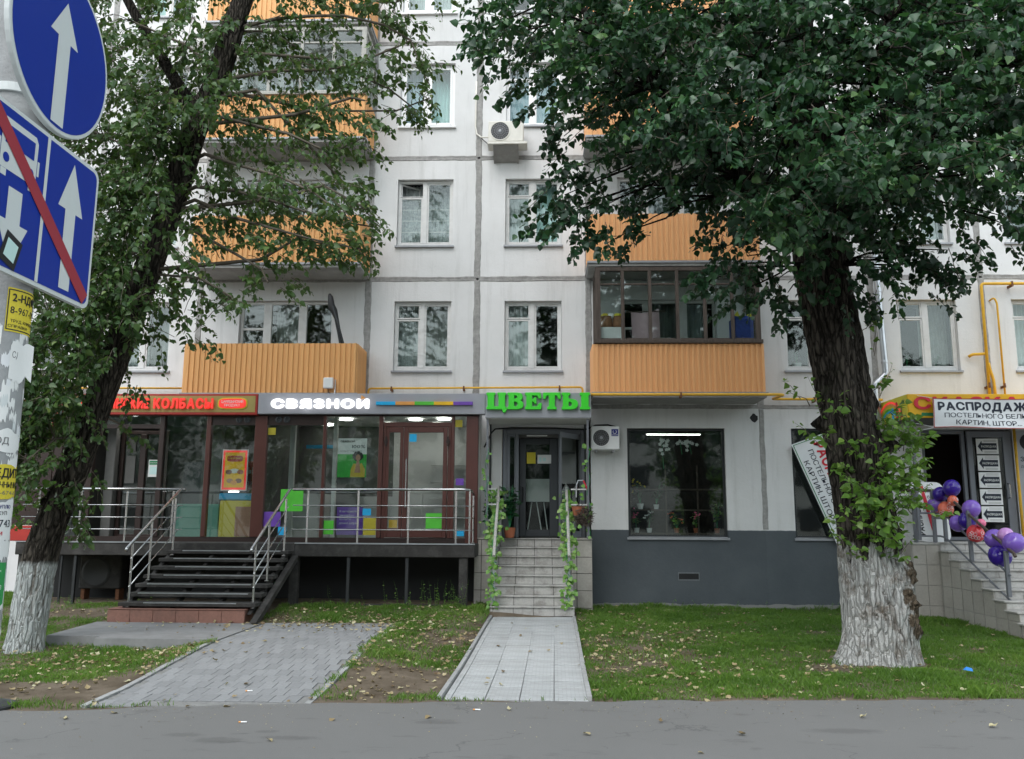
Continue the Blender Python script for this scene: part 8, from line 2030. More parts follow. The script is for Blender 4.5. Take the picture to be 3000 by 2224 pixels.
# ------------------------------------------------------------------ leaves
def leaf_template(L, W, fold=0.25, curl=0.12, tipx=0.0):
    """poplar leaf along +Y from its stalk: 9 points, folded along the midrib, the tip curling down"""
    v = np.array([(0, 0, 0), (-.36 * W, .10 * L, fold * .3 * W), (-.5 * W, .34 * L, fold * .42 * W), (-.30 * W, .66 * L, fold * .2 * W), (tipx, L, -curl * L),
                  (.30 * W, .66 * L, fold * .2 * W), (.5 * W, .34 * L, fold * .42 * W), (.36 * W, .10 * L, fold * .3 * W), (0, .42 * L, -.02 * L)])
    f = np.array([(8, 0, 1), (8, 1, 2), (8, 2, 3), (8, 3, 4), (8, 4, 5), (8, 5, 6), (8, 6, 7), (8, 7, 0)])
    return v, f

class Leaves:
    """collects leaves (position, tip direction, upper side, size, tone)"""
    def __init__(self):
        self.p, self.t, self.n, self.s, self.c = [], [], [], [], []

    def add(self, p, t, n, s, c):
        self.p.append(p); self.t.append(t); self.n.append(n); self.s.append(s); self.c.append(c)

    def build(self, parent, m, tmpl, singles=300, name="foliage"):
        v, f = tmpl
        P, T, N = np.array(self.p, float), np.array(self.t, float), np.array(self.n, float)
        s, c = np.array(self.s), np.array(self.c)
        T /= np.linalg.norm(T, axis=1)[:, None] + 1e-9
        N -= T * (N * T).sum(1)[:, None]
        N /= np.linalg.norm(N, axis=1)[:, None] + 1e-9
        X = np.cross(T, N)
        cam_p = np.array([0, -17.37, 1.755])
        order = np.argsort(np.linalg.norm(P - cam_p, axis=1) / s)
        one = order[:singles]
        rest = order[singles:]
        if len(rest):
            k = len(v)
            vv = (X[rest, None, :] * v[None, :, 0, None] + T[rest, None, :] * v[None, :, 1, None] + N[rest, None, :] * v[None, :, 2, None]) * s[rest, None, None] + P[rest, None, :]
            ff = f[None] + (np.arange(len(rest)) * k)[:, None, None]
            o = np_obj(name, vv.reshape(-1, 3), ff.reshape(-1, 3), m, parent, np.repeat(c[rest], k))
            tag(o, kind="stuff")
        meshes = []
        for q in range(4):
            o = np_obj("leaf", v, f, m, None, np.full(len(v), .35 + .15 * q))
            meshes.append(o.data)
            bpy.data.objects.remove(o)
        og = np.array(origin_of(parent))
        for i in one:
            ob = bpy.data.objects.new("leaf", meshes[int(np.clip((c[i] - .275) / .15, 0, 3))])
            COL.objects.link(ob)
            ob.parent = parent
            mt = Matrix(((X[i, 0] * s[i], T[i, 0] * s[i], N[i, 0] * s[i], P[i, 0] - og[0]), (X[i, 1] * s[i], T[i, 1] * s[i], N[i, 1] * s[i], P[i, 1] - og[1]), (X[i, 2] * s[i], T[i, 2] * s[i], N[i, 2] * s[i], P[i, 2] - og[2]), (0, 0, 0, 1)))
            ob.matrix_local = mt

def spray(LS, TW, base, d, L, n, size, droop, tone, r=random):
    """a leafy twig: curved stem with alternate hanging leaves"""
    d = d.normalized()
    pts = []
    p, q = base.copy(), d.copy()
    for i in range(5):
        pts.append(p.copy())
        q = (q + Vector((r.gauss(0, .12), r.gauss(0, .12), -droop * .28))).normalized()
        p = p + q * L / 4
    TW.tube(pts, [.0055, .0048, .004, .003, .0018], 4, False)
    for i in range(n):
        t = (i + .6) / n
        k = min(3, int(t * 4))
        pos = pts[k].lerp(pts[k + 1], t * 4 - k)
        ax = (pts[k + 1] - pts[k]).normalized()
        side = ax.cross(Vector((0, 0, 1)))
        side = side.normalized() if side.length > .1 else Vector((1, 0, 0))
        s = 1 if i % 2 else -1
        stalk = (side * s * .9 + ax * .5 + Vector((r.gauss(0, .3), r.gauss(0, .3), r.gauss(.15, .3)))).normalized()
        lp = pos + stalk * size * r.uniform(.25, .55)
        tip = stalk * .8 + Vector((r.gauss(0, .5), r.gauss(0, .5), -.40 - droop * .5 + r.gauss(0, .25)))
        up = Vector((r.gauss(0, .7), r.gauss(-.1, .7), r.uniform(.0, 1.2))) + stalk * .35
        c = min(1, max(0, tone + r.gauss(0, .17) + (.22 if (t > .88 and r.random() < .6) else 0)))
        LS.add(lp, tip, up, size * r.uniform(.55, 1.25) * (.72 if t > .9 else 1), c)

# ------------------------------------------------------------------ trunks with real bark relief
def trunk_mesh(name, parent, prof, m, nseg=110, nz=240, ridge=.035, knots=(), flare=None, seed=1, kr=1.0):
    """prof: list of (z, x, y, r). Bark: deep vertical furrows plus knots (z, angle, size, height)"""
    zs = np.array([p[0] for p in prof]); xs = np.array([p[1] for p in prof]); ys = np.array([p[2] for p in prof]); rs = np.array([p[3] for p in prof])
    z = np.linspace(zs[0], zs[-1], nz)
    cx, cy, r = np.interp(z, zs, xs), np.interp(z, zs, ys), np.interp(z, zs, rs)
    ker = np.ones(9) / 9
    for arr in (cx, cy, r):
        pad = np.concatenate([np.full(4, arr[0]), arr, np.full(4, arr[-1])])
        arr[:] = np.convolve(pad, ker, 'valid')
    a = np.linspace(0, 2 * np.pi, nseg, endpoint=False)
    A, Z = np.meshgrid(a, z)
    r *= kr
    RR = np.repeat(r[:, None], nseg, 1)
    def per(fa, fz, sd):   # noise that closes round the trunk
        u = np.cos(A) * fa + 50 + np.sin(A) * fa * .31
        w = np.sin(A) * fa + Z * fz + 80
        return vnoise(u, w, sd)
    n1 = vnoise(A / (2 * np.pi) * 34 + .9 * vnoise(Z * 6, A * 4, seed + 9), Z * 2.1 + 2.5 * vnoise(A * 5, Z * 1.5, seed + 4), seed)
    n2 = vnoise(A / (2 * np.pi) * 64, Z * 11.0, seed + 1)
    n3 = per(9, 16, seed + 2)
    fur = np.abs(n1 - .5) * 2
    tone = np.clip(fur * 1.7, 0, 1) * .55 + n2 * .25 + n3 * .20
    disp = ridge * (np.clip(fur * 3.2, 0, 1) ** .7 - .7) + ridge * .6 * (n2 - .5) + ridge * .7 * (per(1.6, 1.1, seed + 3) - .5) * 2
    if flare:
        for ang, w, h, amt in flare:
            da = np.abs((A - ang + np.pi) % (2 * np.pi) - np.pi)
            disp += amt * np.exp(-(da / w) ** 2) * np.exp(-np.clip(Z - zs[0], 0, None) / h)
    bare = np.zeros_like(disp)
    for kz, ka, ks, kh in knots:
        da = ((A - ka + np.pi) % (2 * np.pi) - np.pi) * RR
        q = np.sqrt(da ** 2 + (Z - kz) ** 2) / ks
        k_ = np.exp(-q ** 2)
        bare = np.maximum(bare, .62 * np.exp(-(q * .85) ** 4))
        disp += kh * k_ * (.8 + 1.3 * (n3 - .5) + .9 * (n2 - .5))
        tone -= .5 * np.exp(-(q * 1.1) ** 4) * (n3 > .42)
    rad = RR + disp * np.clip(RR / .25, .3, 1.2)
    V = np.stack([cx[:, None] + rad * np.cos(A), cy[:, None] + rad * np.sin(A), Z], -1).reshape(-1, 3)
    i = np.arange(nz * nseg).reshape(nz, nseg)
    j = np.roll(i, -1, 1)
    F = np.stack([i[:-1], j[:-1], j[1:], i[1:]], -1).reshape(-1, 4)
    ob = np_obj(name, V, F, m, parent, np.clip(tone, 0, 1).ravel(), smooth=True)
    at = ob.data.attributes.new("bare", 'FLOAT', 'POINT')
    at.data.foreach_set("value", bare.ravel().astype(np.float32))
    return ob

def bough(mb, p0, p1, r0, r1, sag=.12, n=7, wob=.08):
    p0, p1 = Vector(p0), Vector(p1)
    L = (p1 - p0).length
    pts, rs = [], []
    for i in range(n + 1):
        t = i / n
        p = p0.lerp(p1, t) + Vector((0, 0, 1)) * (sag * L * 4 * t * (1 - t))
        if 0 < i < n:
            p += Vector((random.gauss(0, wob), random.gauss(0, wob), random.gauss(0, wob))) * L * .25
        pts.append(p); rs.append(r0 + (r1 - r0) * t)
    mb.tube(pts, rs, 7 if r0 > .03 else 5, False)
    return pts

# ---- the big poplar on the right
random.seed(21)
tr = thing("poplar_tree", "thick whitewashed poplar on the right with dense dark crown and fresh shoots on its trunk", "tree", (4.3, -5.9, .05))
trunk_mesh("trunk", tr, [(-.05, 4.36, -5.9, .45), (.25, 4.33, -5.9, .43), (.93, 4.27, -5.9, .415), (1.4, 4.25, -5.9, .39), (1.68, 4.245, -5.9, .385), (3.0, 4.11, -5.9, .385), (3.95, 3.99, -5.9, .375), (5.1, 3.85, -5.9, .365), (5.8, 3.83, -5.9, .35), (7.0, 3.78, -5.9, .30), (8.5, 3.72, -5.88, .24), (10.2, 3.7, -5.86, .16), (12.6, 3.66, -5.84, .06)],
    "bark_poplar", kr=.93, ridge=.030, seed=3, nz=340, nseg=130,
    knots=((1.12, -.35, .17, .11), (.80, -.55, .15, .07), (.50, -.50, .18, .07), (2.75, -.15, .11, .16), (3.05, -2.95, .10, .13), (2.5, -2.6, .12, .07), (4.35, -1.5, .12, .05), (3.35, -.1, .12, .05), (1.6, -.6, .13, .05)),
    flare=((-2.75, .40, .22, .36), (-.3, .4, .3, .06), (-1.5, .4, .2, .05), (3.0, .35, .25, .12)))
LR, TR, BR = Leaves(), MB(), MB()
limbs_r = []
for pts, r0, r1 in (([(3.84, -5.9, 5.2), (2.7, -6.2, 6.4), (1.5, -6.5, 7.6), (.2, -6.7, 9.0)], .15, .04), ([(3.80, -6.0, 6.0), (2.9, -7.0, 7.4), (2.0, -7.9, 9.2)], .13, .04),
                    ([(3.86, -5.9, 5.5), (5.0, -6.3, 6.6), (6.4, -6.7, 7.9), (7.8, -6.9, 9.0)], .15, .04), ([(3.85, -6.1, 6.1), (4.1, -7.5, 7.3), (4.5, -8.7, 8.5)], .13, .04),
                    ([(3.85, -5.7, 6.0), (5.0, -4.6, 7.4), (6.0, -3.7, 8.9)], .12, .04), ([(3.75, -5.7, 6.2), (2.6, -4.6, 7.4), (1.3, -3.8, 8.9)], .12, .04),
                    ([(3.75, -5.9, 7.2), (2.4, -6.4, 9.5), (1.2, -6.8, 12.2)], .14, .05), ([(3.75, -5.9, 7.6), (5.0, -6.2, 9.8), (6.4, -6.6, 12.2)], .14, .05), ([(3.7, -5.9, 9.0), (3.8, -5.8, 12), (3.9, -5.8, 14.2)], .14, .05)):
    for a, c, k in zip(pts[:-1], pts[1:], range(9)):
        n_ = len(pts) - 1
        limbs_r += [(q, r0 + (r1 - r0) * (k + t / 7) / n_) for t, q in enumerate(bough(BR, a, c, r0 + (r1 - r0) * k / n_, r0 + (r1 - r0) * (k + 1) / n_, .03, 7, .05))]
def nearest(limbs, p, lower=True):
    best, bq = None, None
    for q, r_ in limbs:
        d = (q - p).length + (.6 * max(0, q.z - p.z - .2) if lower else 0)
        if best is None or d < best:
            best, bq = d, (q, r_)
    return bq
ctr = Vector((3.85, -5.9, 8.2))
for x, y, z, r_ in CROWN_RIGHT:
    p = Vector((x, y, z))
    q, qr = nearest(limbs_r, p)
    if (q - p).length > .25:
        bough(BR, q, p, min(qr * .5, .022), .006, .06, 5, .06)
    out = (p - ctr); out.z *= .35
    out = out.normalized()
    edge = r_ < .24
    vis = z < 10.6
    ns = 4 if edge else (7 if vis else 4)
    front = y < -7.6  # front clusters get a lighter leaf colour, painting in the crown's highlights
    bt = random.gauss(0, .13)
    for k in range(ns):
        d = out * random.uniform(.2, 1.0) + Vector((random.gauss(0, .6), random.gauss(0, .6), random.gauss(-.1 if edge else .15, .35)))
        base = p + Vector((random.gauss(0, r_ * .7), random.gauss(0, r_ * .7), random.gauss(0, r_ * .5)))
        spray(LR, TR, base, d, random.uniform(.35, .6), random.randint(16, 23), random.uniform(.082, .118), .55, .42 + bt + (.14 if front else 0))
tag(TR.obj("twigs", "twig", tr), kind="stuff")
BR.obj("limbs", "bark_poplar", tr, smooth=True)
LR.build(tr, "leaf_dark", leaf_template(1.0, .88, .28, .14))
# fresh shoots on the burls of the trunk
LS, TS = Leaves(), MB()
for x, y, z, r_ in SHOOTS_RIGHT:
    p = Vector((x, y, z))
    tx = float(np.interp(z, [0, 1.7, 3, 4, 5.1], [4.3, 4.25, 4.11, 4.0, 3.85]))
    TS.tube([Vector((tx + (x - tx) * .75, -6.22 if y < -6.15 else y + .1, z - .12)), p.lerp(Vector((tx, -5.9, z)), .15) + Vector((0, 0, -.03)), p], [.008, .006, .004], 5, False)
    for k in range(max(2, int(r_ * 42))):
        base = p + Vector((random.gauss(0, r_ * .6), random.gauss(0, r_ * .4), random.gauss(0, r_ * .6)))
        d = (base - Vector((tx, -5.9, z - .1))) * .6 + Vector((random.gauss(0, .35), random.gauss(-.1, .3), random.uniform(.1, .6)))
        spray(LS, TS, base, d, random.uniform(.16, .3), random.randint(5, 9), random.uniform(.075, .12), .15, .5)
for x0, z0, x1, z1 in ((4.42, 4.0, 4.62, 4.55), (4.43, 3.95, 4.80, 5.0), (3.72, 3.3, 3.60, 3.7), (3.70, 3.1, 3.62, 3.45), (4.47, 3.4, 4.66, 3.85), (4.40, 4.3, 4.6, 5.3)):
    spray(LS, TS, Vector((x0, -6.05, z0)), Vector((x1 - x0, 0, z1 - z0)), math.hypot(x1 - x0, z1 - z0), 8, .07, -.2, .4)
tag(TS.obj("shoot_stems", "twig", tr), kind="stuff")
LS.build(tr, "leaf_fresh", leaf_template(1.0, .82, .22, .10), 0, "shoot_foliage")

# ---- the leaning tree on the left
random.seed(33)
tl_ = thing("leaning_tree", "leaning tree on the left with whitewashed foot and airy olive green crown", "tree", (-6.88, -5.8, 0))
def lx(z):
    return float(np.interp(z, [0, 1.18, 1.61, 2.55, 3.51, 4.63, 5.5, 6.45, 7.3, 8.15, 9.1, 10.5, 12], [-6.88, -6.80, -6.71, -6.38, -6.11, -5.79, -5.54, -5.29, -5.10, -4.80, -4.58, -4.2, -3.9]))
zz = [-.1, 0, 1.18, 1.61, 2.55, 3.51, 4.63, 5.5, 6.45, 7.3, 8.15, 9.1, 10.5, 12]
rr_ = [.30, .265, .265, .25, .24, .23, .235, .225, .225, .22, .20, .19, .15, .09]
trunk_mesh("trunk", tl_, [(z, lx(z), -5.8, r) for z, r in zip(zz, rr_)], "bark_leaning", kr=.82, ridge=.024, seed=8, nz=300, nseg=90,
    knots=((3.0, -2.8, .12, .06), (2.0, -2.2, .1, .05), (7.75, -2.9, .09, .12), (2.9, -1.2, .12, .05), (1.7, -.6, .1, .04), (3.9, 3.0, .12, .09)), flare=((-1.6, .6, .25, .05), (-2.8, .5, .25, .06), (-.3, .5, .25, .05)))
LL, TL, BL = Leaves(), MB(), MB()
limbs_l = [(Vector((lx(z), -5.8, z)), .1) for z in np.arange(1.8, 12, .3)]
b = MB(); b.tube([(-5.12, -5.82, 7.72), (-5.4, -5.9, 8.15), (-6.0, -6.0, 9.1), (-6.6, -6.1, 10.2), (-7.2, -6.2, 11.6)], [.10, .085, .07, .055, .03], 9, False); b.obj("limb", "bark_leaning", tl_, smooth=True)
limbs_l += [(Vector(p), .05) for p in ((-5.4, -5.9, 8.15), (-6.0, -6.0, 9.1), (-6.6, -6.1, 10.2), (-7.2, -6.2, 11.6))]
b = MB(); b.tube([(-5.14, -5.95, 7.62), (-5.27, -6.02, 7.80), (-5.33, -6.05, 7.92)], [.085, .075, .07], 12); b.obj("cut_branch", "bark_leaning", tl_)
for br in BOUGHS_LEFT:
    pts = [Vector(p) for p in br]
    z = min(11.5, max(1.7, pts[0].z - .15))
    pts = [Vector((lx(z), -5.8, z))] + pts
    n_ = len(pts)
    BL.tube(pts, [.026 * (1 - i / n_) + .006 for i in range(n_)], 6, False)
    limbs_l += [(p, .012) for p in pts[1:]]
ctr = Vector((-5.6, -5.8, 6.5))
for z_ in np.arange(2.4, 7.8, .10):
    CROWN_LEFT.append((lx(z_) - .1 + random.gauss(-.05, .2) - (.2 if z_ < 4.4 else 0), random.uniform(-6.7, -6.1), z_, .23))
for x, y, z, r_ in CROWN_LEFT:
    p = Vector((x, y, z))
    q, qr = nearest(limbs_l, p)
    if (q - p).length > .15:
        bough(BL, q, p, min(qr * .5, .012), .004, .05, 4, .06)
    out = Vector((p.x - lx(min(max(z, 0), 12)), (p.y + 5.8) * .7, -.25)).normalized()
    right = x > -4.6
    ns = 3 if r_ < .22 else (4 if right else 7)
    low_ = z < 4.5 and x < -5.8
    if low_ and r_ > .22: ns = 10
    for k in range(ns):
        d = out * random.uniform(.4, 1.1) + Vector((random.gauss(0, .5), random.gauss(0, .5), random.gauss(-.15, .3)))
        base = p + Vector((random.gauss(0, r_ * .5), random.gauss(0, r_ * .5), random.gauss(0, r_ * .42)))
        if base.y > -.8: base.y = -1.4
        spray(LL, TL, base, d, random.uniform(.28, .5), random.randint(10, 16), random.uniform(.075, .11), .5, .46 + (.06 if right else -.03))
tag(TL.obj("twigs", "twig", tl_), kind="stuff")
BL.obj("limbs", "twig", tl_, smooth=True)
LL.build(tl_, "leaf_olive", leaf_template(1.0, .74, .22, .16))
LS, TS = Leaves(), MB()
for x, y, z, r_ in ((-6.78, -6.1, 1.95, .16), (-6.95, -6.1, 1.75, .15), (-6.60, -6.08, 2.1, .13), (-6.92, -6.05, 2.25, .15), (-7.05, -6.1, 1.85, .12), (-6.35, -6.05, 2.3, .10), (-6.7, -6.15, 1.7, .12), (-7.0, -6.0, 1.5, .1)):
    for k in range(max(2, int(r_ * 24))):
        base = Vector((x, y, z)) + Vector((random.gauss(0, r_ * .6), random.gauss(0, r_ * .3), random.gauss(0, r_ * .6)))
        spray(LS, TS, base, Vector((random.gauss(-.2, .4), random.gauss(-.3, .3), random.uniform(.1, .6))), random.uniform(.15, .28), random.randint(5, 8), random.uniform(.075, .11), .2, .25)
tag(TS.obj("shoot_stems", "twig", tl_), kind="stuff")
LS.build(tl_, "leaf_fresh", leaf_template(1.0, .80, .22, .10), 0, "shoot_foliage")
# ------------------------------------------------------------------ concrete pole with two road signs
pole = thing("lamp_post", "grey concrete street pole at the left edge with torn paper scraps and yellow ads", "pole", (-2.48, -13.66, 0))
PX, PY, PR = -2.48, -13.66, .132
b = MB(); b.lathe([(.145, -.1), (.140, .6), (.134, 2.5), (.128, 4.5), (.12, 7.0)], (PX, PY, 0), 40); b.obj("pole", "pole_concrete", pole, smooth=True)
def prad(z):
    return float(np.interp(z, [0, 2.5, 4.5, 7], [.143, .134, .128, .12]))
def patch(a0, a1, z0, z1, m, lift=.0015, ragged=0.0, parent=None, name="paper_scrap", curl=0.0):
    """paper glued round the pole between two angles (degrees, 0 = towards +X, -90 = towards the camera side)"""
    n = 10
    vs, fs = [], []
    zt = [z1 + random.gauss(0, ragged) for _ in range(n + 1)]
    zb = [z0 + random.gauss(0, ragged) for _ in range(n + 1)]
    for i in range(n + 1):
        a = R(a0 + (a1 - a0) * i / n)
        for k in range(4):
            z = zb[i] + (zt[i] - zb[i]) * k / 3
            rr = prad(z) + lift + curl * (i / n) ** 4
            vs.append((PX + rr * math.cos(a), PY + rr * math.sin(a), z))
    for i in range(n):
        for k in range(3):
            q = i * 4 + k
            fs.append((q, q + 4, q + 5, q + 1))
    return MB().add(vs, fs).obj(name, m, parent or pole)
def pole_text(text, a0, z, h, width, m, parent, off=.01, lift=.0025, gap=.1):
    lay, tot = layout(text, off, gap)
    b = MB()
    for ch, v, f in lay:
        vs = []
        for p in v:
            zz_ = z + p[1] * h
            a = R(a0) + (p[0] / tot * width) / PR
            rr = prad(zz_) + lift + p[2] * .02
            vs.append((PX + rr * math.cos(a), PY + rr * math.sin(a), zz_))
        b.add(vs, f)
    return b.obj("lettering", m, parent)
random.seed(5)
s1 = patch(-43, 34, 2.575, 2.775, "sticker_yellow", .002, 0, None, "yellow_notice")
for a0, a1, z0, z1 in ((-41, 33, 2.763, 2.768), (-41, 33, 2.582, 2.587), (-41.5, -39.5, 2.584, 2.766)):
    patch(a0, a1, z0, z1, "ink_black", .0026, 0, s1, "printed_line")
pole_text("2-НДФЛ", -34, 2.715, .036, .165, "ink_black", s1, .025)
pole_text("8-967-090", -36, 2.658, .034, .17, "ink_black", s1, .012)
pole_text("ТРУД. КНИЖКИ", -34, 2.618, .014, .14, "ink_black", s1, .01)
pole_text("СПРАВКИ", -38, 2.595, .013, .10, "ink_black", s1, .01)
s2 = patch(-62, 25, 1.84, 1.985, "sticker_yellow", .002, .004, None, "yellow_notice")
pole_text("КРЕДИТ", -60, 1.93, .04, .19, "ink_black", s2, .02)
pole_text("НАЛИЧНЫМИ", -60, 1.885, .027, .19, "ink_black", s2, .012)
pole_text("8-495-674-11", -60, 1.855, .018, .18, "ink_grey", s2, .0)
s3 = patch(-70, 20, 1.66, 1.83, "paper_white", .0017, .006, None, "white_notice")
pole_text("СРОЧНО КУПЛЮ", -66, 1.795, .016, .17, "navy_print", s3, .01)
pole_text("АВТО ВЫКУП", -66, 1.768, .016, .15, "ink_black", s3, .01)
pole_text("740-6743", -66, 1.715, .034, .18, "ink_navy", s3, .015)
pole_text("деньги", -60, 1.68, .022, .12, "ink_red", s3, .01)
s4 = patch(-80, 15, 1.38, 1.56, "sticker_green", .0022, .006, None, "green_notice")
pole_text("РЕМОНТ", -75, 1.50, .03, .17, "paper_white", s4, .01)
pole_text("ХОЛОДИЛЬНИКОВ", -75, 1.45, .018, .18, "paper_white", s4, .01)
s5 = patch(-72, 22, 1.58, 1.655, "paper_white", .0015, .005, None, "white_notice")
s6 = patch(-60, 24, 2.05, 2.13, "paper_white", .0016, .01, None, "white_notice")
pole_text("ПОД", -52, 2.075, .03, .09, "ink_grey", s6, .01)
s7 = patch(-28, 14, 2.36, 2.53, "paper_white", .002, .012, None, "torn_notice", .03)
pole_text("СДАМ", -24, 2.46, .03, .08, "ink_grey", s7, .0)
for k in range(105):
    z = random.uniform(1.2, 2.56) if k < 85 else random.uniform(.7, 2.9)
    a = random.uniform(-85, 25)
    w = random.uniform(4, 26)
    patch(a, a + w, z, z + random.uniform(.015, .10), random.choice(["paper_white", "paper_white", "banner_white", "curtain_pale"]), .0008 + random.random() * .0006, .009, None)
b = MB()
b.lathe([(.138, -.022), (.142, -.02), (.142, .02), (.138, .022)], (PX, PY, 3.72), 32); b.lathe([(.137, -.012), (.141, -.01), (.141, .01), (.137, .012)], (PX, PY, 3.0), 32); b.lathe([(.137, -.012), (.141, -.01), (.141, .01), (.137, .012)], (PX, PY, 4.25), 32)
b.obj("clamp_band", "sign_white", pole)

# a sign lies in the plane x = SX and faces +X; u runs towards +Y (right as seen), v is up
SX = -2.318
def sg(u, v, d=0.0):
    return (SX + d, u, v)
rs1 = thing("road_sign", "round blue road sign with white straight ahead arrow on the pole", "road sign", (SX, -13.63, 3.98))
CY, CZ, CR = -13.628, 3.995, .42
def circ(r, d, n=56):
    return [sg(CY + r * math.cos(2 * math.pi * i / n), CZ + r * math.sin(2 * math.pi * i / n), d) for i in range(n)]
b = MB()
n = 56
b.add(circ(CR, -.022) + circ(CR, .0) + circ(CR - .004, .003), [tuple(range(n))[::-1]] + [(i, (i + 1) % n, n + (i + 1) % n, n + i) for i in range(n)] + [(n + i, n + (i + 1) % n, 2 * n + (i + 1) % n, 2 * n + i) for i in range(n)] + [tuple(range(2 * n, 3 * n))])
b.obj("plate", "sign_white", rs1)
MB().add(circ(CR - .020, .0042), [tuple(range(n))]).obj("blue_face", "sign_blue", rs1)
def poly_face(pts, d, m, name, parent):
    return MB().add([sg(u, v, d) for u, v in pts], [tuple(range(len(pts)))]).obj(name, m, parent)
poly_face([(CY - .052, CZ - .385), (CY + .052, CZ - .385), (CY + .052, CZ + .05), (CY + .118, CZ + .05), (CY, CZ + .245), (CY - .118, CZ + .05), (CY - .052, CZ + .05)], .0056, "sign_white", "arrow", rs1)
rs2 = thing("road_sign", "rectangular blue bus lane end sign crossed by a red diagonal stripe", "road sign", (SX, -13.67, 3.17))
U0, U1, V0, V1 = -14.125, -13.208, 2.802, 3.540
def rrect(i, r=.05, k=6):
    out = []
    for cx, cy, a0 in ((U1 - i - r, V1 - i - r, 0), (U0 + i + r, V1 - i - r, 90), (U0 + i + r, V0 + i + r, 180), (U1 - i - r, V0 + i + r, 270)):
        for q in range(k + 1):
            a = R(a0 + 90 * q / k)
            out.append((cx + r * math.cos(a), cy + r * math.sin(a)))
    return out
o_ = rrect(0)
n = len(o_)
b = MB(); b.add([sg(u, v, -.022) for u, v in o_] + [sg(u, v, .002) for u, v in o_], [tuple(range(n))[::-1], tuple(range(n, 2 * n))] + [(i, (i + 1) % n, n + (i + 1) % n, n + i) for i in range(n)])
b.obj("plate", "sign_white", rs2)
poly_face(rrect(.020, .04), .0035, "sign_blue", "blue_face", rs2)
um = (U0 + U1) / 2
poly_face([(um - .012, V0 + .02), (um + .012, V0 + .02), (um + .012, V1 - .02), (um - .012, V1 - .02)], .005, "sign_white", "divider", rs2)
c = -13.443
poly_face([(c - .045, V0 + .045), (c + .045, V0 + .045), (c + .045, V1 - .30), (c + .108, V1 - .30), (c, V1 - .055), (c - .108, V1 - .30), (c - .045, V1 - .30)], .005, "sign_white", "arrow", rs2)
c = -13.875
poly_face([(c + .05, 3.18), (c - .05, 3.18), (c - .05, 3.03), (c - .11, 3.03), (c, 2.835), (c + .11, 3.03), (c + .05, 3.03)], .005, "sign_white", "arrow", rs2)
# bus pictogram
bc = -13.875
poly_face([(bc - .13, 3.245), (bc + .13, 3.245), (bc + .13, 3.45), (bc + .11, 3.475), (bc - .11, 3.475), (bc - .13, 3.45)], .005, "sign_white", "bus", rs2)
poly_face([(bc - .105, 3.36), (bc + .105, 3.36), (bc + .105, 3.445), (bc - .105, 3.445)], .0062, "sign_blue", "bus_windscreen", rs2)
for s in (-1, 1):
    poly_face([(bc + s * .09 + .022 * math.cos(i * .5236), 3.295 + .022 * math.sin(i * .5236)) for i in range(12)], .0062, "sign_blue", "bus_lamp", rs2)
    poly_face([(bc + s * .10 - .02, 3.212), (bc + s * .10 + .02, 3.212), (bc + s * .10 + .02, 3.244), (bc + s * .10 - .02, 3.244)], .005, "sign_white", "bus_wheel", rs2)
    poly_face([(bc + s * .142 - .008, 3.30), (bc + s * .142 + .008, 3.30), (bc + s * .142 + .008, 3.37), (bc + s * .142 - .008, 3.37)], .005, "sign_white", "bus_mirror", rs2)
dd = Vector((U1 - .055 - U0 - .03, (V0 + .03) - (V1 - .03))).normalized()
nn_ = Vector((-dd.y, dd.x)) * .036
a_, b_ = Vector((U0 + .045, V1 - .045)), Vector((U1 - .045, V0 + .045))
poly_face([tuple(a_ - nn_), tuple(b_ - nn_), tuple(b_ + nn_), tuple(a_ + nn_)], .0074, "sign_stripe", "red_stripe", rs2)
st = MB().add([sg(-13.95, 2.855, .0066), sg(-13.835, 2.82, .0066), sg(-13.79, 2.955, .0066), sg(-13.905, 2.99, .0066)], [(0, 1, 2, 3)]).obj("sticker", "ink_black", rs2)
MB().add([sg(-13.92, 2.875, .0078), sg(-13.845, 2.852, .0078), sg(-13.82, 2.935, .0078), sg(-13.895, 2.958, .0078)], [(0, 1, 2, 3)]).obj("sticker_print", "curtain_mint", st)
# ------------------------------------------------------------------ ivy garlands, pots and house plants
random.seed(44)
ivy_t = leaf_template(1.0, 1.05, .15, .08)
for x, lab in ((-.84, "green ivy garland wound round the left flower shop handrail"), (.49, "green ivy garland wound round the right flower shop handrail")):
    t = thing("ivy_garland", lab, "garland", (x, -1.2, 1.2), "ivy garlands on the flower shop handrails")
    G = Leaves()
    vine = []
    for i in range(46):
        u = i / 45
        if u < .62:
            p = Vector((x, -.42 - 1.6 * u / .62, 2.40 - 1.26 * u / .62))
        else:
            p = Vector((x, -1.95, 1.14 - .75 * (u - .62) / .38))
        a = i * 1.25
        p += Vector((math.cos(a) * .055, math.sin(a) * .03, math.sin(a) * .05 - .02))
        vine.append(p)
        for k in range(11 if u < .55 else 4):
            dn = Vector((random.gauss(0, .7), random.gauss(-.3, .4), random.gauss(-.5, .4)))
            G.add(p + dn * .06 + Vector((0, 0, -.05 * random.random())), dn + Vector((0, 0, -.5)), Vector((random.gauss(0, .5), -1, random.uniform(.1, 1))), random.uniform(.05, .09), min(1, max(0, random.gauss(.42, .3))))
    MB().tube(vine, .005, 5, False).obj("vine", "ink_green", t)
    G.build(t, "leaf_ivy", ivy_t, 200)
gp = thing("ivy_garland", "thin plastic ivy climbing the left canopy post of the flower shop", "garland", (-1.04, -1.05, 2.4), "ivy garlands on the canopy posts")
gp2 = thing("ivy_garland", "thin plastic ivy climbing the right canopy post of the flower shop", "garland", (.89, -1.05, 2.4), "ivy garlands on the canopy posts")
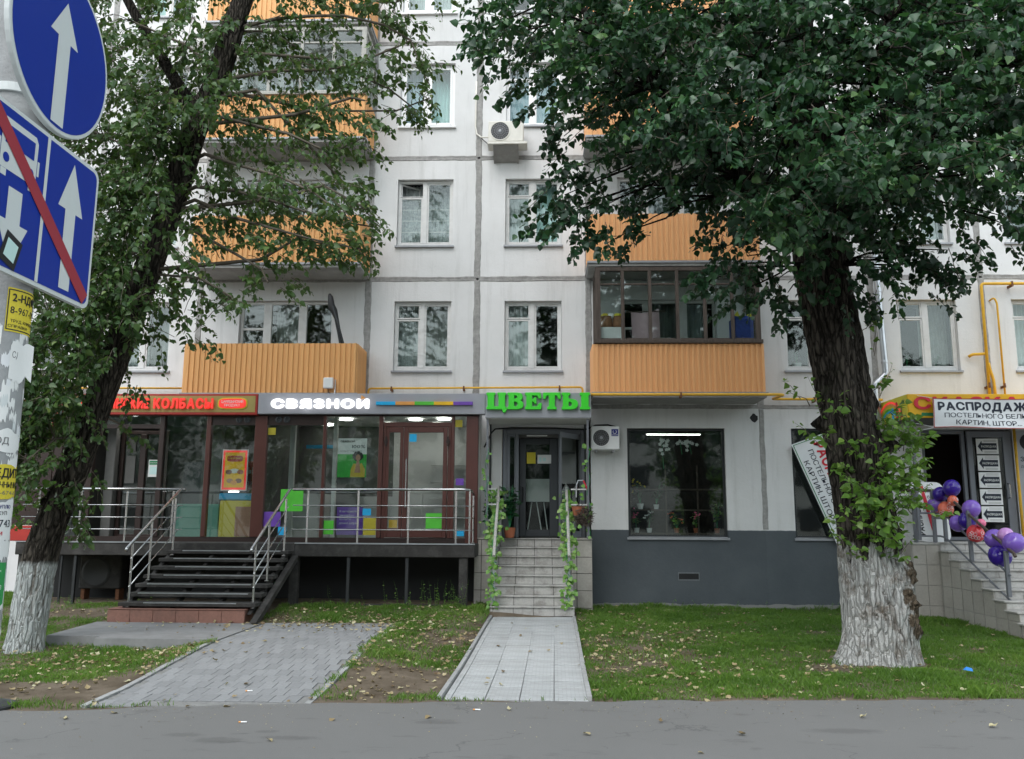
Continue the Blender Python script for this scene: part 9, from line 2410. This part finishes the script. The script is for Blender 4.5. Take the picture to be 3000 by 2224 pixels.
for t, x in ((gp, -1.04), (gp2, .89)):
    G = Leaves(); vine = []
    for i in range(24):
        z = 1.5 + i * .075
        p = Vector((x + .03 * math.cos(i * .9), -1.05 + .03 * math.sin(i * .9) - .01, z)); vine.append(p)
        if random.random() < .75:
            dn = Vector((random.gauss(0, 1), random.gauss(-.3, .4), random.gauss(-.2, .4)))
            G.add(p + dn * .03, dn, Vector((random.gauss(0, .5), -1, .6)), random.uniform(.06, .10), random.uniform(.0, .6))
    MB().tube(vine, .005, 5, False).obj("vine", "ink_green", t)
    G.build(t, "leaf_ivy", ivy_t, 60)

pot_plant(-.62, -.42, 1.43, .85, 130, "bushy dark green plant in a pot left of the flower shop door", "leaf_dark", "terracotta", .12, "potted plants by the flower shop door", .22, .10)
pot_plant(-.98, -.55, 1.43, .8, 60, "tall thin plant on the left porch block behind the rail", "leaf_dark", "terracotta", .10, "potted plants by the flower shop door", .16, .09)
pot_plant(1.96, .55, 1.53, .42, 34, "small plant with pink flowers at the lower left of the flower window", "leaf_ivy", "white_plastic", .06, "potted plants in the flower window", .14, .06, "balloon_pink")
pot_plant(2.22, .55, 1.53, .38, 30, "white flowering pot plant at the bottom of the flower window", "leaf_dark", "white_plastic", .06, "potted plants in the flower window", .14, .06, "petal_white")
pot_plant(2.05, .60, 2.01, .55, 40, "leafy pot plant on the middle left shelf of the flower window", "leaf_dark", "white_plastic", .07, "potted plants in the flower window", .2, .08, "sticker_yellow")
pot_plant(2.38, .60, 2.01, .50, 36, "taller leafy pot plant beside the shelf post in the flower window", "leaf_dark", "white_plastic", .06, "potted plants in the flower window", .2, .08)
pot_plant(2.78, .55, 1.53, .30, 20, "low plant in a terracotta pot at the middle of the window", "leaf_ivy", "terracotta", .06, "potted plants in the flower window", .12, .06, "balloon_coral")
pot_plant(3.18, .55, 1.53, .32, 24, "pink flowered pot plant at the lower right of the flower window", "leaf_ivy", "terracotta", .06, "potted plants in the flower window", .13, .06, "balloon_pink")
pot_plant(3.58, .42, 1.53, .55, 44, "bright green trailing plant at the right jamb of the flower window", "leaf_ivy", "terracotta", .06, "potted plants in the flower window", .10, .06)
pot_plant(5.35, .42, 4.88, .30, 14, "round white bowl plant on the sill right beside the trunk", "leaf_dark", "white_plastic", .10, None, .10, .05)
pot_plant(7.62, .42, 4.87, .32, 14, "potted plant with a small white trellis on the left of the far sill", "leaf_dark", "white_plastic", .07, None, .10, .05)
pot_plant(8.22, .42, 4.87, .32, 14, "potted plant with a small white trellis on the right of the far sill", "leaf_dark", "white_plastic", .07, None, .10, .05)
for (t, x, y, z, h, n, m, spread, lsz, flower) in LV:
    G = Leaves(); stems = MB(); fl_ = MB()
    for k in range(max(4, n // 6)):
        a = random.uniform(0, 2 * math.pi)
        tip = Vector((x + math.cos(a) * spread * random.uniform(.3, 1), y + math.sin(a) * spread * random.uniform(.2, .7), z + h * random.uniform(.5, 1)))
        b0 = Vector((x, y, z))
        mid = b0.lerp(tip, .5) + Vector((0, 0, h * .12))
        stems.tube([b0, mid, tip], [.005, .004, .002], 4, False)
        for q in range(6):
            u = .3 + .7 * q / 6
            p = b0.lerp(mid, min(1, u * 2)) if u < .5 else mid.lerp(tip, (u - .5) * 2)
            dn = Vector((random.gauss(0, 1), random.gauss(-.2, .8), random.gauss(0, .5)))
            G.add(p + dn * .02, dn, Vector((random.gauss(0, .4), -.4, 1)), lsz * random.uniform(.7, 1.2), random.uniform(.1, .9))
        if flower and random.random() < .8:
            for q in range(3):
                fl_.sphere(tip + Vector((random.gauss(0, .03), -.02, random.gauss(0, .03))), .022, .02, .018, 7, 4)
    stems.obj("stems", "ink_green", t)
    G.build(t, m, ivy_t, min(300, n))
    if flower and fl_.v:
        tag(fl_.obj("blossoms", flower, t), kind="stuff")
hb = thing("hanging_basket", "dry brown trailing plant in a terracotta pot hung on the right porch rail", "plant", (.76, -.98, 2.0))
b = MB(); b.lathe([(.09, 0), (.13, .16), (.135, .17), (.11, .17), (.09, .02)], (.70, -1.0, 1.86), 18); b.obj("pot", "terracotta", hb)
b = MB()
for k in range(700):
    a, e = random.uniform(0, 6.283), random.uniform(-1.2, .9)
    rr = random.uniform(.12, .24)
    c = Vector((.80 + rr * math.cos(a) * math.cos(e) * .8, -1.03 + rr * math.sin(a) * math.cos(e) * .6, 1.88 + rr * math.sin(e)))
    d = Vector((random.gauss(0, 1), random.gauss(0, 1), random.gauss(-.2, 1))).normalized()
    b.tube([c, c + d * .07], [.007, .002], 3, False)
tag(b.obj("dry_stems", "dry_plant", hb), kind="stuff")
vs_ = thing("vase", "black pedestal bowl standing behind the right porch rail", "vase", (.585, -.6, 1.43))
b = MB(); b.lathe([(.08, 0), (.02, .04), (.018, .85), (.03, .93), (.10, 1.04), (.09, 1.045), (.03, .98)], (.585, -.6, 1.43), 16); b.obj("bowl", "black_rubber", vs_)
rb = thing("red_handle", "red and grey bent tube tied to the right porch rail", "tube", (.83, -.96, 2.38))
MB().tube([(.66, -.98, 2.20), (.67, -.98, 2.44), (.70, -.98, 2.52), (.80, -.98, 2.525)], .012, 6).obj("grey_tube", "galvanised", rb)
MB().tube([(.80, -.98, 2.52), (.88, -.98, 2.34)], .016, 6).obj("red_tube", "ink_red", rb)

# ------------------------------------------------------------------ lawn grass, weeds, fallen leaves, litter
g = np.random.default_rng(77)
BLOCKS = [[(-9.6, -1.95), (-1.2, -1.95), (-1.2, 1), (-9.6, 1)], [(-6.8, -3.9), (-4.55, -3.9), (-4.55, 1), (-6.8, 1)], [(-1.3, -1.0), (1.0, -1.0), (1.0, 1), (-1.3, 1)], [(-.95, -2.2), (.62, -2.2), (.62, 1), (-.95, 1)], [(7.3, -4.1), (12, -4.1), (12, 1), (7.3, 1)], [(6.8, -1.1), (12, -1.1), (12, 1), (6.8, 1)]]
def free(x, y):
    ok = (y < -.02) & (y > edge_y(x) + .03)
    for p in BLOCKS + [PATH_L, PATH_F]:
        ok &= ~in_poly(x, y, p)
    ok &= ((x - 4.28) / .58) ** 2 + ((y + 5.9) / .55) ** 2 > 1
    ok &= ((x + 6.88) / .29) ** 2 + ((y + 5.8) / .28) ** 2 > 1
    return ok
def cover(x, y):
    """how thick the grass stands, 0..1"""
    d = .80 + 1.15 * (vnoise(x * .9, y * .9, 31) - .42) + .9 * (vnoise(x * 3.1, y * 3.1, 32) - .5)
    right = sstep(1.0, 3.4, x)
    d += .35 * right
    for cx, cy, rx, ry, k in ((-1.65, -7.5, .62, .9, 1.7), (-1.35, -5.2, .6, .8, .8), (-4.9, -8.4, .8, .45, 1.6), (-5.6, -8.3, .9, .35, 1.3), (1.3, -5.6, .7, 1.4, .40), (1.2, -7.9, .35, .3, .8), (3.5, -6.5, .5, .35, 1.6), (-6.0, -2.6, 3, .6, .4), (4.2, -6.6, .35, .2, .7), (-7.6, -2.8, 1.6, .8, .7)):
        d -= k * np.exp(-(((x - cx) / rx) ** 2 + ((y - cy) / ry) ** 2))
    d -= 1.1 * np.exp(-((y - edge_y(x)) / .16) ** 2) * sstep(.45, .62, vnoise(x * 2.3, y * .5, 71))
    return np.clip(d, 0, 1)
def soil_z(x, y):
    return ground_z(x, y) + (vnoise(x * 1.3, y * 1.3, 3) - .5) * .035 + (vnoise(x * 6, y * 6, 4) - .5) * .012 + .03 * np.exp(-(((x - 3.95) / .75) ** 2 + ((y + 5.95) / .6) ** 2))
N0 = 900000
x = g.uniform(-11, 10.5, N0); y = g.uniform(-10.2, .0, N0)
k = free(x, y) & (g.random(N0) < cover(x, y) ** 1.3)
x, y = x[k], y[k]
n = len(x)
hgt = g.uniform(.025, .062, n) * (.7 + .7 * vnoise(x * 2, y * 2, 41)) * np.where(y > -2.4, 1.25, 1) * (.55 + 1.0 * vnoise(x * 5.5, y * 5.5, 43) ** 1.5)
edge_boost = np.where((y < edge_y(x) + .25), 1.25, 1)
hgt *= edge_boost
ang = g.uniform(0, 2 * np.pi, n); lean = g.uniform(.1, .8, n) * hgt; wd = g.uniform(.0022, .0045, n)
ca, sa = np.cos(ang), np.sin(ang)
la = g.uniform(0, 2 * np.pi, n)
z = soil_z(x, y) - .004
p0 = np.stack([x - ca * wd, y - sa * wd, z], -1); p1 = np.stack([x + ca * wd, y + sa * wd, z], -1)
mx, my = x + np.cos(la) * lean * .35, y + np.sin(la) * lean * .35
p2 = np.stack([mx + ca * wd * .8, my + sa * wd * .8, z + hgt * .6], -1)
p3 = np.stack([x + np.cos(la) * lean, y + np.sin(la) * lean, z + hgt], -1)
V = np.stack([p0, p1, p2, p3], 1).reshape(-1, 3)
F = (np.array([[0, 1, 2], [0, 2, 3]])[None] + (np.arange(n) * 4)[:, None, None]).reshape(-1, 3)
tone = np.clip(.3 + .5 * (vnoise(x * 1.7, y * 1.7, 51) - .3) + g.normal(0, .16, n) + np.where(x < -1, .08, 0), 0, 1)
go = np_obj("grass", V, F, "grass", None, np.repeat(tone, 4))
tag(go, kind="stuff")
# taller weeds along the deck and the walls
W = MB()
wl_ = Leaves()
for k in range(95):
    if k < 55:
        wx, wy = g.uniform(-4.2, -1.3), g.uniform(-2.25, -1.75)
        wx = -1.3 - abs(g.normal(0, .7)) if k < 35 else wx
    elif k < 75:
        wx, wy = g.uniform(1.1, 6.6), g.uniform(-.25, -.06)
    else:
        wx, wy = g.uniform(-8.6, -7.0), g.uniform(-2.6, -2.0)
    hh = g.uniform(.10, .5) if k < 35 else g.uniform(.06, .2)
    b0 = Vector((wx, wy, float(soil_z(np.array(wx), np.array(wy)))))
    tp = b0 + Vector((g.normal(0, .06), g.normal(0, .05), hh))
    W.tube([b0, b0.lerp(tp, .5) + Vector((g.normal(0, .015), 0, 0)), tp], [.003, .0025, .0012], 4, False)
    for q in range(6):
        u = .15 + .8 * q / 6
        dn = Vector((g.normal(0, 1), g.normal(-.3, .8), g.normal(.2, .4)))
        wl_.add(b0.lerp(tp, u), dn, Vector((0, -.3, 1)), g.uniform(.025, .06), g.uniform(0, .8))
wd_ = thing("weeds", "tufts of tall weeds growing against the deck and walls", "weeds", (-2, -2, .2))
wd_["kind"] = "stuff"
tag(W.obj("weed_stems", "grass", wd_), kind="stuff")
wl_.build(wd_, "leaf_fresh", leaf_template(1, .45, .2, .1), 0, "weed_leaves")
# fallen leaves: thick on the left lawns and on the apron, thin on the right
def litter_density(x, y):
    d = .30 * np.exp(-((x + .0) / 3.2) ** 2) + .07
    for cx, cy, rx, ry, k in ((-4.9, -6.2, 1.3, .55, 1.5), (-6.0, -7.0, 1.4, .9, .55), (-5.6, -8.0, .9, .5, .55), (-2.7, -3.4, 1.5, .55, .9), (-4.6, -3.75, 1.3, .25, 1.3), (-3.7, -4.2, 1.0, .5, .7), (-1.6, -5.6, .7, 1.2, .55), (-1.9, -4.2, .8, .8, .5), (1.3, -6.0, .8, 1.7, .6), (1.8, -4.0, 1.0, 1.2, .30), (3.6, -6.5, .7, .4, .5), (-3.4, -2.3, 1.6, .35, .55), (-2.35, -6.5, .3, 1.6, .35), (-7.2, -3.0, 1.2, .5, .3)):
        d += k * np.exp(-(((x - cx) / rx) ** 2 + ((y - cy) / ry) ** 2))
    pav = in_poly(x, y, PATH_L) & (y < -4.9)
    return np.where(in_poly(x, y, PATH_F), .012, np.where(pav, d * .09, d))
N1 = 9000
x = g.uniform(-9.5, 9.5, N1 * 4); y = g.uniform(-10.2, -.1, N1 * 4)
ok = (y > edge_y(x) + .02)
for p in BLOCKS:
    ok &= ~in_poly(x, y, p)
ok &= g.random(len(x)) < np.clip(litter_density(x, y), 0, 1.3) * .50
ok &= ((x - 4.28) / .5) ** 2 + ((y + 5.9) / .5) ** 2 > 1
x, y = x[ok], y[ok]
D = Leaves()
def surf(px, py):
    if in_poly(np.array([px]), np.array([py]), PATH_L)[0]:
        return (pathl_z(py) + .004) if py < -5.68 or px > -4.3 else .17
    if in_poly(np.array([px]), np.array([py]), PATH_F)[0]:
        return pathf_z(py) + .004
    return float(soil_z(np.array(px), np.array(py))) + (.022 if cover(np.array([px]), np.array([py]))[0] > .3 else .008)
for px, py in zip(x, y):
    a = g.uniform(0, 6.283)
    D.add(Vector((px, py, surf(px, py) + g.uniform(.002, .012))), Vector((math.cos(a), math.sin(a), g.normal(0, .22))), Vector((g.normal(0, .35), g.normal(0, .35), 1 if g.random() > .35 else -1)), g.uniform(.035, .078), float(np.clip(g.normal(.5, .27), 0, 1)))
lt = thing("fallen_leaves", "scatter of dry yellow brown leaves over the lawns and apron", "leaves", (-2, -5, 0))
lt["kind"] = "stuff"
D.build(lt, "leaf_dry", leaf_template(1.0, .85, .55, -.25), 0, "leaf_litter")
GR = Leaves()
for k in range(900):
    px = g.uniform(-6, 6)
    py = float(edge_y(px)) - abs(g.normal(0, .55)) - .02
    if py < -13: continue
    GR.add(Vector((px, py, .003)), Vector((g.normal(0, 1), g.normal(0, 1), 0)), Vector((g.normal(0, .3), g.normal(0, .3), 1)), g.uniform(.005, .017), g.uniform(0, 1))
gt = thing("grit", "small grit and crumbs strewn on the asphalt along the lawn edge", "grit", (0, -9, 0))
gt["kind"] = "stuff"
GR.build(gt, "leaf_dry", leaf_template(1, .8, .5, -.3), 0, "crumbs")
# single leaves on the hard surfaces
dry = [np_obj("leaf", *leaf_template(1.0, .8, q, cc), "leaf_dry", None, np.full(9, tn), smooth=True) for q, cc, tn in ((.6, -.3, .15), (.4, .2, .6), (.7, -.4, .85), (.5, .1, .35))]
for d in dry:
    COL.objects.unlink(d)
PAVE = [(-3.35, -9.05, .0), (-3.9, -9.35, 0), (-4.2, -9.6, 0), (-1.85, -9.45, 0), (1.05, -9.4, 0), (-2.2, -10.2, 0), (2.9, -9.1, 0), (2.0, -11.3, 0), (2.25, -10.9, 0), (1.2, -10.4, 0), (-.3, -9.0, 0), (-2.95, -9.0, 0), (1.7, -9.8, 0), (.4, -9.9, 0), (3.9, -9.4, 0), (-1.0, -9.3, 0)]
for i, (px, py, pz) in enumerate(PAVE):
    o = bpy.data.objects.new("fallen_leaf", dry[i % 4].data)
    COL.objects.link(o)
    s = random.uniform(.05, .085)
    o.scale = (s, s, s)
    o.location = (px, py, .012)
    o.rotation_euler = (random.gauss(0, .15), random.gauss(0, .15), random.uniform(0, 6.28))
    tag(o, "single dry leaf lying on the grey asphalt pavement", "leaf", "dry leaves on the pavement")
FP = [(-.62, -7.75), (-.42, -7.78), (-.12, -5.6), (-.28, -4.3), (.28, -4.9), (.22, -3.4), (-.5, -3.0), (-.62, -5.2), (.1, -5.55)]
for i, (px, py) in enumerate(FP):
    o = bpy.data.objects.new("fallen_leaf", dry[(i + 1) % 4].data)
    COL.objects.link(o)
    s = random.uniform(.05, .08)
    o.scale = (s, s, s)
    o.location = (px, py, pathf_z(py) + .012)
    o.rotation_euler = (random.gauss(0, .15), random.gauss(0, .15), random.uniform(0, 6.28))
    tag(o, "single dry leaf lying on the pale tiles of the flower shop path", "leaf", "dry leaves on the tiled path")
for d in dry:
    bpy.data.objects.remove(d)
for i, (px, py, lab, m) in enumerate(((2.35, -8.2, "white cigarette end on bare soil by the lawn edge right of the tiled path", "litter_white"), (-.62, -9.0, "white cigarette end on the asphalt left below the tiled path", "litter_white"), (-3.0, -8.35, "white cigarette end on the grey paver path", "litter_white"), (-2.62, -9.62, "white cigarette end on the asphalt below the paver path", "litter_white"))):
    t = thing("cigarette_end", lab, "litter", (px, py, 0), "cigarette ends on the ground")
    zz_ = .01 if py < -8.6 else (.03 if px > 0 else pathl_z(py) + .008)
    a = random.uniform(-.5, .5)
    MB().tube([(px, py, zz_), (px + .05 * math.cos(a), py + .05 * math.sin(a), zz_)], .006, 7).obj("paper", m, t)
    MB().tube([(px - .02 * math.cos(a), py - .02 * math.sin(a), zz_), (px - .001, py, zz_)], .0062, 7).obj("filter", "stripe_orange", t)
t = tag(MB().add([(2.99, -6.85, .06), (3.06, -6.87, .05), (3.08, -6.80, .075), (3.02, -6.79, .09), (2.97, -6.81, .06)], [(0, 1, 2), (0, 2, 3), (0, 3, 4)]).obj("wrapper", "litter_blue"), "crumpled blue sweet wrapper lying in the grass right of the big trunk", "litter")
t.location = (1.95, .0, .01)
MH = thing("manhole_cover", "part of a round iron cover in bare soil at the left edge", "manhole cover", (-5.0, -9.0, 0))
b = MB(); b.lathe([(.30, -.05), (.30, .02), (.27, .03), (.24, .022), (.02, .025)], (-5.25, -9.15, .0), 28); b.obj("cover", "trim_dark", MH)
# ------------------------------------------------------------------ across the street, seen in the window panes
fb_ = thing("brick_house", "plain beige four storey house across the road mirrored in shop panes", "building", (2, -48, 0))
b = MB(); b.box(-62, 60, -54, -46.001, -.2, 13); b.obj("body", "far_wall", fb_)
b = MB(); b.box(-62.3, 60.3, -54.2, -45.7, 13.01, 13.4); b.obj("roof", "concrete_dark", fb_)
wm = None
for fl_ in range(4):
    for k in range(39):
        if wm is None:
            o = MB().box(-.8, .8, -.02, .05, 0, 1.6).obj("window", "trim_dark", fb_, local=True); wm = o.data
            MB().box(-.86, .86, .051, .08, -.1, 0).obj("sill", "frame_white", o, local=True)
        else:
            o = shared("window", wm, fb_)
        o.location = (-60 + k * 3.1, 2.05, 1.2 + fl_ * 3.1)
random.seed(66)
for i, (x, y, h, r) in enumerate(((-19, -27, 11, 3.6), (-9, -27, 11, 3.4), (-1.0, -29, 12.5, 3.8), (8.5, -27.5, 11.5, 3.6), (17, -28, 12, 3.6))):
    t = thing("street_tree", ["round leafy tree across the road furthest left", "leafy tree across the road second from the left", "tall leafy tree across the road behind the photographer", "leafy tree across the road opposite the flower shop", "round leafy tree across the road furthest right"][i], "tree", (x, y, 0), "trees across the road")
    b = MB(); b.tube([(x, y, -.3), (x + .1, y, 2), (x, y, h * .6)], [.24, .2, .1], 9); b.obj("trunk", "bark_leaning", t, smooth=True)
    G = Leaves()
    for k in range(2600):
        while True:
            v = Vector((random.uniform(-1, 1), random.uniform(-1, 1), random.uniform(-1, 1)))
            if v.length < 1: break
        c = Vector((x, y, h * .62)) + Vector((v.x * r, v.y * r, v.z * h * .36))
        c += Vector((math.sin(c.z * 2.1), math.cos(c.x * 1.7), 0)) * .3
        if vnoise(np.array([c.x * .9]), np.array([c.z * .9 + c.y]), 5)[0] < .36:
            continue
        G.add(c, Vector((random.gauss(0, 1), random.gauss(0, 1), -.6)), Vector((random.gauss(0, .6), random.gauss(0, .6), 1)), random.uniform(.25, .42), random.uniform(.1, .8))
    G.build(t, "leaf_dark", leaf_template(1, .8), 0, "crown")
